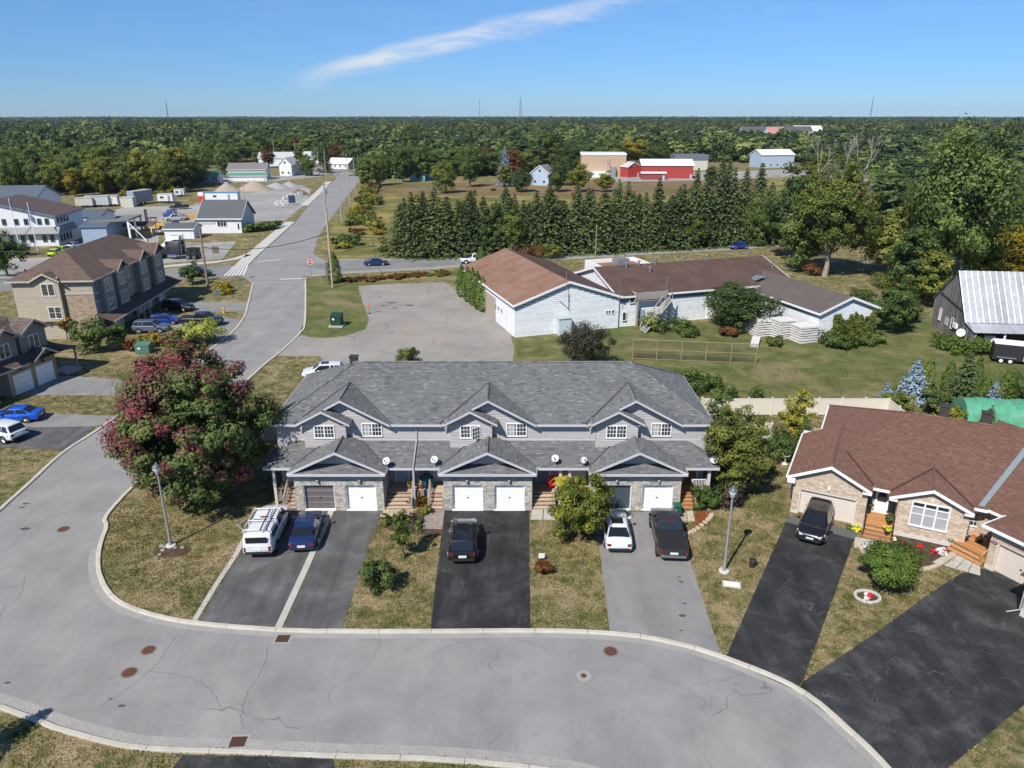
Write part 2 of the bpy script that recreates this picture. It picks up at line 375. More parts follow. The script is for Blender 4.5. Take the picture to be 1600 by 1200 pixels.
g = MB(); N = 9000.0
g.poly([(-N, -400, 0), (N, -400, 0), (N, 1.4*N, 0), (-N, 1.4*N, 0)])
struct(g.build('ground', GRASS))
KIN = smoothline([(-37.59, 131.57), (-30.28, 103.65), (-29.12, 96.32), (-29.42, 86.95), (-29.82, 80.87), (-30.57, 51.53), (-29.35, 46.00), (-28.09, 42.58), (-26.61, 40.03), (-24.26, 37.59), (-21.27, 36.18), (-18.23, 35.43), (-13.28, 34.86), (-8.83, 34.75), (-4.75, 34.75), (1.07, 34.81), (5.57, 34.59), (8.67, 33.93), (11.51, 32.63), (14.74, 30.25), (16.29, 27.33), (16.95, 25.49), (17.39, 23.50)], 6)
KOUT = smoothline([(-45.69, 128.34), (-41.86, 114.57), (-39.31, 104.73), (-38.16, 93.89), (-38.92, 66.49), (-39.47, 59.18), (-38.89, 53.14), (-38.47, 48.54)]+[(-37.9, 43.0), (-37.6, 38.0), (-34.6, 33.3), (-28.6, 30.2)]+[(-25.93, 29.37), (-23.42, 28.45), (-21.81, 27.84), (-18.90, 27.02), (-16.61, 26.68), (-12.02, 26.50), (-8.07, 26.28), (-2.97, 26.06), (1.75, 25.49), (4.30, 24.80)], 6)
struct(sheet('crescent_road', KIN+[(19.0, 22.0)]+list(reversed(KOUT)), 0.006, ASPH))
hn = [(-99.76, 128.34), (-92.81, 131.57), (-80.23, 136.13), (-68.41, 140.99), (-51.18, 146.18), (-36.12, 150.31), (-25.73, 151.02), (-10.74, 153.93), (7.63, 159.27), (36.90, 170.18), (60.85, 175.71), (83.17, 181.58), (99.92, 186.76)]
hs = [(-93.04, 119.00), (-86.42, 121.81), (-74.54, 125.75), (-63.66, 130.48), (-53.62, 133.81), (-47.33, 134.38), (-37.77, 134.96), (-32.48, 137.91), (-18.63, 141.62), (-9.52, 144.85), (8.61, 151.74), (31.20, 159.27), (48.07, 164.14), (58.18, 167.54), (79.81, 173.83), (96.28, 179.58)]
struct(sheet('highway', smoothline(hn, 4)+list(reversed(smoothline(hs, 4))), 0.012, HWAY))
sl = smoothline([(-51.54, 144.19), (-53.48, 153.19), (-60.34, 208.00), (-66.77, 246.42), (-80.27, 340.20), (-85.72, 369.41), (-96.56, 403.92), (-108.04, 418.54), (-130.90, 434.22), (-167.71, 445.34)], 4)
sr = smoothline([(-36.14, 147.53), (-42.12, 156.94), (-44.87, 168.42), (-48.35, 186.76), (-53.17, 221.90), (-59.63, 270.11), (-66.14, 321.09), (-73.02, 361.66), (-86.40, 403.92), (-101.81, 434.22), (-124.54, 451.10), (-174.24, 463.09)], 4)
struct(sheet('side_street', sl+list(reversed(sr)), 0.018, STREET))
struct(sheet('junction_mouth', [(-53.41, 133.25), (-50.69, 135.54), (-45.34, 127.29), (-37.15, 129.93), (-38.89, 133.81), (-37.30, 134.96), (-32.72, 137.91), (-41.87, 144.85), (-50.75, 144.85)], 0.0165, STREET))
struct(sheet('parking_lot', [(-29.04, 95.71), (-25.03, 94.19), (-22.30, 95.40), (-20.29, 98.55), (-20.78, 103.65), (-23.45, 113.30), (-26.80, 126.26), (-21.46, 127.81), (-11.99, 129.40), (-8.58, 120.86), (-4.40, 109.25), (-0.26, 96.32), (0.25, 89.61), (0.00, 82.03), (-0.35, 74.12), (-19.32, 74.12), (-23.73, 86.43), (-29.34, 86.69)], 0.011, LOT))
struct(sheet('meadow', [(-50.69, 232.73), (-63.89, 315.17), (-28.67, 340.20), (136.65, 369.41), (109.32, 293.48), (68.33, 179.58), (29.23, 168.42), (8.40, 160.87), (-10.84, 155.42), (-26.62, 152.46), (-36.60, 152.46), (-41.99, 160.87), (-45.81, 179.58)], 0.02, MEADOW))
GREENL = ground_mat('fresh lawn', [(0.30, (0.062, 0.076, 0.022)), (0.45, (0.105, 0.116, 0.038)), (0.58, (0.155, 0.150, 0.058)), (0.72, (0.23, 0.195, 0.095))], 0.35, patch=[((0.082, 0.112, 0.030), 0.06, 0.52, 0.66), ((0.23, 0.185, 0.10), 0.10, 0.53, 0.68)], fine=6.0, bump=0.8, bdist=0.08)
struct(sheet('meadow', [(0.44, 78.65), (0.49, 89.61), (0.00, 95.71), (0.88, 96.95), (15.60, 101.90), (35.41, 103.65), (63.74, 115.43), (61.46, 101.90), (66.26, 91.00), (63.89, 76.53), (57.34, 67.63), (19.11, 67.63), (18.46, 76.53)], 0.006, GREENL)); struct(sheet('meadow', [(-37.36, 131.57), (-28.62, 135.54), (-9.82, 139.74), (-7.73, 124.74), (-11.86, 130.48), (-21.39, 128.86), (-27.12, 126.77), (-23.65, 113.30), (-20.96, 103.65), (-20.53, 98.88), (-22.45, 95.71), (-25.10, 94.49), (-29.03, 96.32), (-30.09, 103.65)], 0.006, GREENL))
struct(sheet('brown_field', [(-61.69, 303.95), (-55.21, 327.22), (-11.47, 340.20), (91.27, 361.66), (119.26, 354.22), (96.90, 293.48), (47.33, 279.01), (-18.93, 279.01), (-48.88, 288.50)], 0.045, BROWN))
struct(sheet('gravel_yard', [(-131.74, 201.65), (-123.31, 214.73), (-125.26, 242.86), (-105.73, 248.24), (-113.05, 293.48), (-108.42, 321.09), (-90.27, 324.13), (-80.71, 303.95), (-69.57, 253.86), (-64.15, 210.64), (-73.28, 209.31), (-88.01, 209.31), (-93.26, 201.65), (-86.96, 179.58), (-100.94, 179.58)], 0.02, YARD))
struct(sheet('truck_pad', [(-81.81, 169.30), (-65.08, 174.76), (-60.16, 152.46), (-71.27, 146.18)], 0.02, YARD))
struct(sheet('office_forecourt', [(-110.52, 146.85), (-103.15, 152.46), (-97.37, 153.93), (-97.44, 167.54), (-96.74, 183.62), (-88.16, 185.70), (-74.21, 151.74), (-80.45, 134.38), (-93.17, 132.12), (-98.62, 129.93)], 0.017, YARD))
struct(sheet('village_gravel', [(-147.71, 324.13), (-139.32, 330.38), (-108.94, 340.20), (-93.17, 369.41), (-92.76, 394.72), (-108.42, 403.92), (-114.91, 369.41), (-149.08, 354.22)], 0.03, YARD))
struct(sheet('red_barn_yard', [(31.31, 354.22), (64.82, 385.91), (138.67, 413.55), (192.71, 434.22), (171.76, 385.91), (90.61, 347.07), (45.87, 340.20)], 0.05, YARD))
struct(sheet('ditch_grass', [(-31.35, 134.38), (-24.04, 136.72), (-9.90, 140.99), (-9.54, 135.54), (-18.49, 131.02), (-29.02, 128.86)], 0.02, MEADOW))

def strip_sheet(name, line, w, z, mat): return struct(sheet(name, line+list(reversed(offset_line(line, w))), z, mat))
# kerbs: cast lengths with open joints
def kerb(name, line, side, piece=3.0):
    root = bpy.data.objects.new(name, None); col.objects.link(root); root['kind'] = 'structure'
    pts = [Vector(p) for p in line]; L_ = [0]
    for a, b in zip(pts, pts[1:]): L_.append(L_[-1]+(b-a).length)
    def at(s):
        for i in range(len(pts)-1):
            if s <= L_[i+1]: k = (s-L_[i])/max(1e-6, L_[i+1]-L_[i]); return pts[i].lerp(pts[i+1], k), (pts[i+1]-pts[i]).normalized()
        return pts[-1], (pts[-1]-pts[-2]).normalized()
    s = 0
    while s < L_[-1]-0.3:
        e = min(L_[-1], s+piece); rings = []; dz = rnd.uniform(-0.008, 0.008)
        for k in range(5):
            p, t = at(s+0.012+(e-s-0.024)*k/4); nx = Vector((-t.y, t.x))*side; jx = rnd.uniform(-0.012, 0.012)
            rings.append([(*(p+nx*(a+jx)), z) for a, z in ((0, -0.02), (0.02, 0.085+dz), (0.06, 0.105+dz), (0.27, 0.11+dz), (0.30, 0.10+dz), (0.30, -0.02))])
        b = MB(); b.loft(rings)
        if side > 0: b.f = [tuple(reversed(f)) for f in b.f]
        b.build('kerb_stone', KERBM, root); s = e
kerb('kerb', KIN, 1); kerb('kerb', KOUT[:48], -1); kerb('kerb', KOUT[66:], -1)
# gutter strip of lighter dust along the far kerbs
DUST = ground_mat('dusty gutter', [(0.3, (0.27, 0.26, 0.245)), (0.7, (0.34, 0.325, 0.295))], 0.9, fine=14, bump=0.1)
strip_sheet('gutter', KIN[40:], -0.42, 0.010, DUST); strip_sheet('gutter', KOUT[66:], 0.6, 0.010, DUST)
# pavement along the side street
SWALK = paint('pavement concrete', (0.47, 0.45, 0.41), 0.9, var=0.08, vs=0.8)
def pave_line(line, w, n):
    if True:
        root = bpy.data.objects.new('pavement', None); col.objects.link(root); root['kind'] = 'structure'
        A, B = line, offset_line(line, w)
        for i in range(len(line)-1):
            for k in range(n):
                u, v = k/n, (k+0.98)/n
                f = lambda P, t: (P[i][0]+(P[i+1][0]-P[i][0])*t, P[i][1]+(P[i+1][1]-P[i][1])*t)
                MB().prism([f(A, u), f(A, v), f(B, v), f(B, u)], 0, 0.13).build('slab', SWALK, root)
pave_line([(-52.27, 144.85), (-53.72, 153.93), (-56.57, 176.66), (-60.52, 208.00)], 2.6, 7)
pave_line([(-67.24, 248.24), (-72.13, 283.68), (-80.56, 340.20)], 2.6, 8)
pave_line([(-68.99, 142.25), (-59.37, 147.53), (-56.46, 151.02), (-55.27, 156.18)], 1.8, 5)

# driveways of the grey townhouse row
d = 0.010
struct(sheet('driveway', [(-18.47, 35.66), (-18.49, 42.81), (-19.03, 48.64), (-16.72, 48.83), (-13.36, 48.92), (-13.29, 35.14), (-15.61, 35.20)], d, DGREY))
struct(sheet('driveway', [(-13.26, 35.14), (-13.31, 48.92), (-9.83, 48.92), (-9.94, 41.67), (-9.84, 35.14)], d, DGREY))
struct(sheet('driveway', [(-5.12, 48.83), (1.30, 48.83), (1.07, 34.98), (-4.73, 34.98)], d, SEAL))
struct(sheet('driveway', [(6.01, 48.54), (12.55, 48.54), (12.18, 46.17), (11.89, 41.67), (11.55, 32.79), (10.19, 33.46), (8.72, 34.15), (5.63, 34.75), (6.00, 42.89)], d, LGREY))
struct(sheet('driveway', [(20.24, 47.42), (24.33, 45.15), (15.36, 31.03), (14.69, 30.30), (13.16, 31.55), (11.69, 32.68)], d, SEAL))
struct(sheet('driveway', [(15.38, 30.99), (20.49, 34.48), (26.52, 38.88), (29.11, 40.59), (30.95, 41.16), (32.76, 39.82), (34.18, 36.18), (32.65, 33.14), (25.87, 29.29), (19.66, 25.31), (16.53, 23.44), (17.10, 25.49), (16.38, 27.52), (14.76, 30.30)], d, SEAL2))
struct(sheet('driveway', [(-15.35, 26.20), (-8.31, 26.06), (-7.59, 24.14), (-15.75, 24.14)], d, SEAL2))
struct(sheet('driveway', [(-52.87, 64.90), (-45.21, 64.44), (-39.88, 64.75), (-39.60, 59.31), (-49.60, 60.25)], d+0.004, DGREY))
struct(sheet('driveway', [(-55.74, 68.99), (-48.73, 68.14), (-39.33, 67.30), (-39.36, 65.53), (-39.79, 64.59), (-45.21, 64.44), (-52.87, 64.90)], d, LGREY))
struct(sheet('driveway', [(-52.41, 72.97), (-51.65, 79.31), (-49.84, 79.09), (-45.01, 78.22), (-42.64, 77.37), (-41.52, 72.97), (-50.03, 72.97)], d, LGREY))
struct(sheet('driveway', [(-56.55, 115.43), (-41.72, 114.15), (-40.30, 108.47), (-52.93, 108.47)], d, LGREY))
struct(sheet('driveway', [(-49.28, 96.95), (-48.09, 107.33), (-38.76, 103.65), (-37.85, 95.40), (-38.10, 91.00), (-46.85, 93.89)], d, LGREY))
struct(sheet('garage_apron', [(20.58, 47.98), (24.82, 45.74), (24.15, 44.73), (20.06, 47.06)], 0.0145, paint('apron asphalt', (0.10, 0.10, 0.10), 0.9, var=0.12)))
# concrete border strips
def border(line, w):
    MBs = MB(); A, B = line, offset_line(line, w)
    for i in range(len(line)-1): MBs.prism([A[i], A[i+1], B[i+1], B[i]], -0.01, 0.045)
    return struct(MBs.build('border_strip', CONC))
border([(-18.55, 35.66), (-18.61, 39.21), (-18.55, 42.73), (-18.86, 47.98)], 0.33); border([(-13.37, 35.14), (-13.35, 41.09), (-13.39, 48.83)], 0.42)
# manholes, gully grates
def manhole(p, label, r=0.36):
    o = thing('manhole_cover', label, 'manhole cover', (p[0], p[1], 0.008), 0, 'manhole covers in the crescent road')
    MB().lathe([(r+0.10, 0.0), (r+0.10, 0.006)], 22).build('frame_ring', paint('manhole ring', (0.20, 0.17, 0.15), 0.9), o)
    MB().lathe([(r, 0.004), (r, 0.016), (r*0.9, 0.02)], 22).build('lid', RUST, o)
    x = MB()
    for k in range(-3, 4): x.box(-r*0.75, r*0.75, k*0.085-0.02, k*0.085+0.02, 0.018, 0.027)
    x.build('tread_pattern', RUST, o)
manhole((-20.26, 33.35), 'rusty round manhole cover in the bend, the one nearer the kerb', 0.34)
manhole((-20.47, 31.60), 'rusty round manhole cover in the bend, the one farther from the kerb', 0.36)
manhole((5.48, 33.25), 'rusty round manhole cover close to the kerb by the light grey driveway', 0.36)
manhole((-32.30, 46.09), 'rusty round manhole cover in the road left of the red maple', 0.36)
def gully(p, label, rz):
    o = thing('gully_grate', label, 'drain grate', (p[0], p[1], 0.008), rz, 'drain grates at the kerb')
    MB().box(-0.5, 0.5, -0.42, 0.42, 0, 0.005).build('frame', DUST, o)
    MB().box(-0.37, 0.37, -0.3, 0.3, 0.0, 0.008).build('well', paint('dark void', (0.02, 0.015, 0.013), 0.9), o)
    for k in range(7): MB().box(-0.35+k*0.105, -0.29+k*0.105, -0.29, 0.29, 0.006, 0.02).build('bar', RUST, o)
gully((-13.05, 34.31), 'rusty drain grate at the kerb below the concrete strip of the double driveway', 0)
gully((-13.03, 26.98), 'rusty drain grate at the near kerb at the bottom of the photo', 0.05)
o = thing('manhole_cover', 'pale concrete valve cover in the middle of the crescent road', 'manhole cover', (*(3.81, 31.36), 0.008))
MB().lathe([(0.42, 0), (0.42, 0.006), (0.3, 0.008)], 14).build('frame_ring', DUST, o); MB().lathe([(0.16, 0.0), (0.16, 0.014)], 12).build('lid', RUST, o)
# painted lines
def stripe(line, w, z=0.025): return strip_sheet('road_marking', line, w, z, WHITELINE)
stripe([(-42.11, 131.57), (-37.41, 132.68)], 0.45); stripe([(-51.82, 148.91), (-47.49, 151.02)], 0.4)
zx0, zx1 = [(-53.22, 134.96), (-54.58, 144.19)], [(-49.97, 135.54), (-52.27, 144.85)]
for k in range(6):
    t = k/5; p0 = (zx0[0][0]+(zx1[0][0]-zx0[0][0])*t, zx0[0][1]+(zx1[0][1]-zx0[0][1])*t); p1 = (zx0[1][0]+(zx1[1][0]-zx0[1][0])*t, zx0[1][1]+(zx1[1][1]-zx0[1][1])*t)
    stripe([p0, p1], 0.3)
YEL = paint('yellow road paint', (0.42, 0.33, 0.12), 0.8, var=0.2)
mid = [((a[0]+b[0])/2, (a[1]+b[1])/2) for a, b in zip(smoothline([(-31.66, 151.02), (-10.74, 153.93), (7.63, 159.27), (36.90, 170.18), (60.85, 175.71), (83.17, 181.58)], 3), smoothline([(-29.21, 138.52), (-9.52, 144.85), (8.61, 151.74), (31.20, 159.27), (58.18, 167.54), (79.81, 173.83)], 3))]
strip_sheet('road_marking', mid, 0.18, 0.022, YEL)
stripe(offset_line(smoothline(hs[7:], 3), 0.5), 0.15, 0.022); stripe(offset_line(smoothline(hn[6:], 3), -0.6), 0.15, 0.022)
SHOULD = ground_mat('gravel shoulder', [(0.3, (0.26, 0.245, 0.22)), (0.7, (0.36, 0.34, 0.30))], 0.5, fine=8, bump=0.3)
strip_sheet('road_shoulder', smoothline(hs[6:], 3), -1.3, 0.024, SHOULD); strip_sheet('road_shoulder', smoothline(hn[5:], 3), 1.3, 0.024, SHOULD)
# tar snakes: sealed cracks that wander across the crescent road
TAR = paint('crack tar', (0.135, 0.135, 0.14), 0.8, var=0)
def crack(pts, w=0.05):
    l = smoothline(pts, 7); l = [(p[0]+rnd.uniform(-0.07, 0.07), p[1]+rnd.uniform(-0.07, 0.07)) for p in l]
    strip_sheet('road_crack', l, w*0.75, 0.0095, TAR)
crack([(-19.18, 34.42), (-19.35, 32.38), (-19.58, 31.17), (-20.09, 30.34), (-20.79, 29.16)], 0.045); crack([(-13.65, 33.67), (-13.43, 31.65), (-13.67, 30.03), (-13.45, 28.53), (-13.08, 27.72)], 0.05); crack([(-19.63, 31.70), (-16.94, 31.17), (-15.57, 30.25), (-14.55, 28.95)], 0.04)
crack([(-31.55, 40.38), (-30.53, 38.22), (-30.87, 37.40), (-30.38, 36.18)], 0.045); crack([(-7.50, 34.48), (-7.80, 32.14), (-9.33, 30.48), (-9.24, 29.37)], 0.03); crack([(5.03, 33.67), (7.28, 32.14), (9.22, 30.03)], 0.03)
BLOT = paint('tar blot', (0.07, 0.07, 0.072), 0.8, var=0.1)
def blot(p, r):
    a = [(p[0]+r*(0.6+0.5*rnd.random())*math.cos(k*0.785), p[1]+r*0.55*(0.6+0.5*rnd.random())*math.sin(k*0.785)) for k in range(8)]
    struct(sheet('tar_stain', a, 0.0155, BLOT))
for q, r in (((-26.49, 30.85), 0.2), ((-19.70, 29.24), 0.22), ((-20.53, 29.72), 0.12), ((-16.20, 41.45), 0.15), ((10.14, 36.36), 0.3), ((10.55, 37.52), 0.16), ((10.80, 39.75), 0.22), ((10.78, 40.24), 0.15), ((9.78, 35.03), 0.14), ((-37.33, 49.80), 0.3), ((-37.26, 49.21), 0.3), ((-35.08, 46.17), 0.4), ((-19.13, 114.15), 0.9), ((-18.13, 110.84), 0.6), ((-19.91, 112.06), 0.6), ((-21.73, 118.09), 0.5), ((-20.20, 108.47), 0.5), ((-16.06, 112.47), 0.9)): blot(q, r)

# ================================================================ building kit
TRIM = paint('pale grey trim', (0.47, 0.47, 0.49), 0.55, var=0.04)
WHITE = paint('white vinyl', (0.76, 0.76, 0.75), 0.45, var=0.03)
SIDE = tone_mat('mauve grey siding', [(0, (0.355, 0.335, 0.332)), (1, (0.425, 0.402, 0.398))], 0.7, 0.04, 4)
SHIN = tone_mat('grey shingles', [(0.0, (0.085, 0.088, 0.089)), (0.12, (0.130, 0.133, 0.134)), (0.5, (0.150, 0.153, 0.154)), (0.90, (0.165, 0.168, 0.169)), (0.985, (0.22, 0.223, 0.224))], 0.9, 0.07, 14, stain=0.05)
SHINB = tone_mat('grey shingle base', [(0, (0.13, 0.14, 0.15)), (1, (0.13, 0.14, 0.15))], 0.9)
STONE = tone_mat('buff grey stone', [(0, (0.27, 0.25, 0.225)), (0.3, (0.40, 0.375, 0.335)), (0.7, (0.48, 0.45, 0.40)), (1, (0.36, 0.33, 0.32))], 0.9, 0.15, 7)
MORTAR = paint('mortar', (0.42, 0.40, 0.37), 0.95)
GLASS = glass_mat('window glass', (0.022, 0.028, 0.034)); CURT = glass_mat('curtained glass', (0.34, 0.35, 0.36), 0.12)
FLASH = paint('dark flashing', (0.05, 0.055, 0.062), 0.6, var=0)
DOORW = paint('pale blue grey door', (0.42, 0.47, 0.52), 0.5)
DECKW = tone_mat('weathered pink brown decking', [(0, (0.40, 0.29, 0.215)), (1, (0.53, 0.41, 0.315))], 0.8, 0.12, 6)
ORANGEW = tone_mat('orange stained cedar', [(0, (0.40, 0.185, 0.07)), (1, (0.52, 0.26, 0.105))], 0.7, 0.10, 6)
POSTW = paint('greyed timber', (0.31, 0.27, 0.23), 0.85, var=0.15, vs=6)
METALG = paint('galvanised metal', (0.42, 0.43, 0.45), 0.4, 0.7)
BLACKM = paint('black metal', (0.02, 0.02, 0.022), 0.45, 0.3)

def win(parent, x, y, z, rz, w, h, sashes=2, nx=3, nz=3, fm=None, glass=None, bar=0.03, openlast=False, depth=0.07):
    """window facing local -Y at (x, y, z centre): frame, one pane per sash, glazing bars"""
    fm = fm or WHITE; f = MB(); e = 0.075
    f.box(-w/2-e, w/2+e, -depth, 0, h/2, h/2+e); f.box(-w/2-e, w/2+e, -depth-0.02, 0, -h/2-e-0.02, -h/2)
    f.box(-w/2-e, -w/2, -depth, 0, -h/2, h/2); f.box(w/2, w/2+e, -depth, 0, -h/2, h/2)
    sw = w/sashes
    for k in range(1, sashes): f.box(-w/2+k*sw-e*0.6, -w/2+k*sw+e*0.6, -depth+0.004, 0, -h/2, h/2)
    o = f.build('window', fm, parent, loc=(x, y, z), rz=rz)
    for k in range(sashes):
        x0 = -w/2+k*sw+(0.03 if k else 0); x1 = x0+sw-0.03
        if openlast and k == sashes-1:
            p = MB().box(0, x1-x0, -0.012, 0.012, -h/2, h/2).build('pane', glass or GLASS, o, loc=(x1, -depth-0.03, 0), rz=R(180+38)); c = MB()
            for s in range(nx+1): xx = (x1-x0)*s/nx; c.box(xx-0.025, xx+0.025, -0.02, 0.02, -h/2, h/2)
            for s in range(nz+1): zz = -h/2+h*s/nz; c.box(0, x1-x0, -0.018, 0.018, zz-0.025, zz+0.025)
            c.build('glazing_bar', fm, o, loc=(x1, -depth-0.03, 0), rz=R(180+38)); continue
        MB().box(x0, x1, -0.025, -0.005, -h/2, h/2).build('pane', glass or GLASS, o)
        c = MB()
        for s in range(1, nx): xx = x0+(x1-x0)*s/nx; c.box(xx-bar/2, xx+bar/2, -0.045, -0.02, -h/2, h/2)
        for s in range(1, nz): zz = -h/2+h*s/nz; c.box(x0, x1, -0.042, -0.02, zz-bar/2, zz+bar/2)
        if c.f: c.build('glazing_bar', fm, o)
    return o
def roof_plane(base, tabs, pts, th=0.10, w=0.34, h=0.13):
    base.slab(pts, th)
    a, b, c = (Vector(p) for p in pts[:3])
    if (b-a).cross(c-a).z < 0: pts = list(reversed(pts))
    if tabs is not None: tiles(tabs, pts, w, h, lift=0.018, base=0.003, stag=0.5, jit=0.008, wj=0.35)
def rake(mb, p, q, drop=0.2, th=0.05, out=(0, -1)):
    """fascia board under a sloping or level roof edge from p to q"""
    o = Vector((out[0], out[1], 0))*th; p, q = Vector(p), Vector(q); d = Vector((0, 0, -drop)); up = Vector((0, 0, 0.025))
    a = [p+up, q+up, q+d, p+d]; b = [v+o for v in a]; i = len(mb.v)
    mb.v += [tuple(v) for v in a+b]
    for f in ((0, 1, 2, 3), (7, 6, 5, 4), (0, 4, 5, 1), (1, 5, 6, 2), (2, 6, 7, 3), (3, 7, 4, 0)): mb.f.append(tuple(i+k for k in f)); mb.t.append(0.5); mb.m.append(0)
def lap_wall(parent, pts, mat, name='siding', h=0.19, w=3.7):
    b = MB(); b.poly(pts, 0.5); tiles(b, pts, w, h, lift=0.035, base=0.003, stag=0.37, wj=0.5)
    return stuff(b.build(name, mat, parent))
def stone_wall(parent, pts, mat, name='stonework', w=0.42, h=0.17, mort=None):
    b = MB(); b.poly(pts, 0.5); o = b.build('wall_backing', mort or MORTAR, parent)
    s = MB(); tiles(s, pts, w, h, lift=0.02, base=0.006, stag=0.45, jit=0.012, gap=0.007, wj=0.7, mode='stone')
    return stuff(s.build(name, mat, parent))
PANEL = {}
def garage_door(parent, x, y, z, w, h, mat, rows=4, cols=4, rz=0.0, handle=True):
    o = MB().box(-w/2, w/2, -0.03, 0.03, 0, h).build('garage_door', mat, parent, loc=(x, y, z), rz=rz)
    key = (round(w, 2), round(h, 2), mat.name, rows, cols)
    pw, ph = w/cols, h/rows
    if key not in PANEL:
        b = MB(); a = 0.03; i = 0.02
        for (x0, x1, z0, z1) in ((a, pw-a, a*0.6, ph-a*0.6),):
            q = [(x0, -0.031, z0), (x1, -0.031, z0), (x1, -0.031, z1), (x0, -0.031, z1)]; r = [(x0+i, -0.04, z0+i), (x1-i, -0.04, z0+i), (x1-i, -0.04, z1-i), (x0+i, -0.04, z1-i)]
            b.poly(r)
            for k in range(4): b.poly([q[k], q[(k+1) % 4], r[(k+1) % 4], r[k]])
        PANEL[key] = b
        ref = b.build('panel', mat, o, loc=(-w/2, 0, 0)); PANEL[key] = ref; first = True
    ref = PANEL[key]
    for r_ in range(rows):
        for c_ in range(cols):
            if ref.parent is o and r_ == 0 and c_ == 0: continue
            share('panel', ref, o, (-w/2+c_*pw, 0, r_*ph))
    s = MB()
    for r_ in range(1, rows): s.box(-w/2, w/2, -0.036, -0.028, r_*ph-0.008, r_*ph+0.008)
    s.build('section_joint', FLASH if mat.name.startswith('slate') else paint('door joint', (0.45, 0.45, 0.45), 0.6), o)
    if handle: MB().box(-0.06, 0.06, -0.085, -0.03, h*0.45-0.03, h*0.45+0.03).build('handle', BLACKM, o)
    return o
def steps(parent, x0, x1, y0, n, run, rise, z0, mat, dirn=1, name='steps'):
    """flight rising from y0 towards +Y: each tread a piece of its own"""
    r = MB()
    for k in range(n): r.box(x0+0.03, x1-0.03, y0+k*run+0.02, y0+n*run, z0+k*rise, z0+(k+1)*rise-0.04)
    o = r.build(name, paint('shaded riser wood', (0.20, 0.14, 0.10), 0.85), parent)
    for k in range(n):
        MB().box(x0, x1, y0+k*run-0.03, y0+(k+1)*run, z0+(k+1)*rise-0.04, z0+(k+1)*rise, rnd.random()).build('tread', mat, o)
    return o
def railing(parent, p, q, z0, z1, h, mat, n=8, name='railing', bal=0.035, post=0.09):
    b = MB(); p, q = Vector((*p, z0)), Vector((*q, z1)); H = Vector((0, 0, h))
    def bar(a, c, s): 
        d = (c-a); u = Vector((-d.y, d.x, 0)); u = u.normalized()*s if u.length > 1e-6 else Vector((s, 0, 0)); k = Vector((0, 0, s))
        b.loft([[tuple(a-u-k), tuple(a+u-k), tuple(a+u+k), tuple(a-u+k)], [tuple(c-u-k), tuple(c+u-k), tuple(c+u+k), tuple(c-u+k)]])
    bar(p+H, q+H, 0.045); bar(p+H*0.15, q+H*0.15, 0.03)
    o = b.build(name, mat, parent)
    for e in (p, q): MB().box(e.x-post/2, e.x+post/2, e.y-post/2, e.y+post/2, e.z, e.z+h+0.06).build('post', mat, o)
    for k in range(1, n):
        e = p.lerp(q, k/n); MB().box(e.x-bal/2, e.x+bal/2, e.y-bal/2, e.y+bal/2, e.z+h*0.15, e.z+h).build('baluster', mat, o)
    return o

# ================================================================ the grey townhouse row
TX, TY = -1.8, 51.8
row = thing('townhouse_row', 'grey two-storey townhouse row with shingle roof, three twin garages and six front doors', 'townhouse', (TX, TY, 0))
CS = (-11.1, 0.0, 11.1)
XL, XR, DEEP = -16.3, 16.8, 10.3
ZE, YE, YB, XE0, XE1 = 5.95, -0.4, 10.7, -16.7, 17.2
ZR, YR = 9.05, 5.15; RX0, RX1 = -10.95, 11.4
body = MB(); body.box(XL, XR, 0, DEEP, 0, ZE+0.02); body.build('wall', SIDE, row)
lap_wall(row, [(XL, -0.006, 0.5), (XR, -0.006, 0.5), (XR, -0.006, ZE), (XL, -0.006, ZE)], SIDE)
lap_wall(row, [(XL-0.006, DEEP, 0.3), (XL-0.006, 0, 0.3), (XL-0.006, 0, ZE), (XL-0.006, DEEP, ZE)], SIDE)
lap_wall(row, [(XR+0.006, 0, 0.3), (XR+0.006, DEEP, 0.3), (XR+0.006, DEEP, ZE), (XR+0.006, 0, ZE)], SIDE)
rb, rt = MB(), MB()
ms = (ZR-ZE)/(YR-YE); ZS = ZE+ms*0.5; kx = (RX0-XE0)/(YR-YE)*0.5; kx1 = (XE1-RX1)/(YR-YE)*0.5
roof_plane(rb, rt, [(XE0+kx, YE+0.5, ZS), (XE1-kx1, YE+0.5, ZS), (RX1, YR, ZR), (RX0, YR, ZR)])
for a, b, da, db in ((XE0, CS[0]-3.55, kx, 0.8), (CS[0]+3.55, CS[1]-3.55, -0.8, 0.8), (CS[1]+3.55, CS[2]-3.55, -0.8, 0.8), (CS[2]+3.55, XE1, -0.8, -kx1)): roof_plane(rb, rt, [(a, YE, ZE), (b, YE, ZE), (b+db, YE+0.5, ZS), (a+da, YE+0.5, ZS)])
roof_plane(rb, rt, [(XE0, YB, ZE), (XE0, YE, ZE), (RX0, YR, ZR)])
roof_plane(rb, rt, [(XE1, YE, ZE), (XE1, YB, ZE), (RX1, YR, ZR)])
roof_plane(rb, None, [(XE1, YB, ZE), (XE0, YB, ZE), (RX0, YR, ZR), (RX1, YR, ZR)])
fas = MB(); valley = MB(); gw = MB()
ms = (ZR-ZE)/(YR-YE)
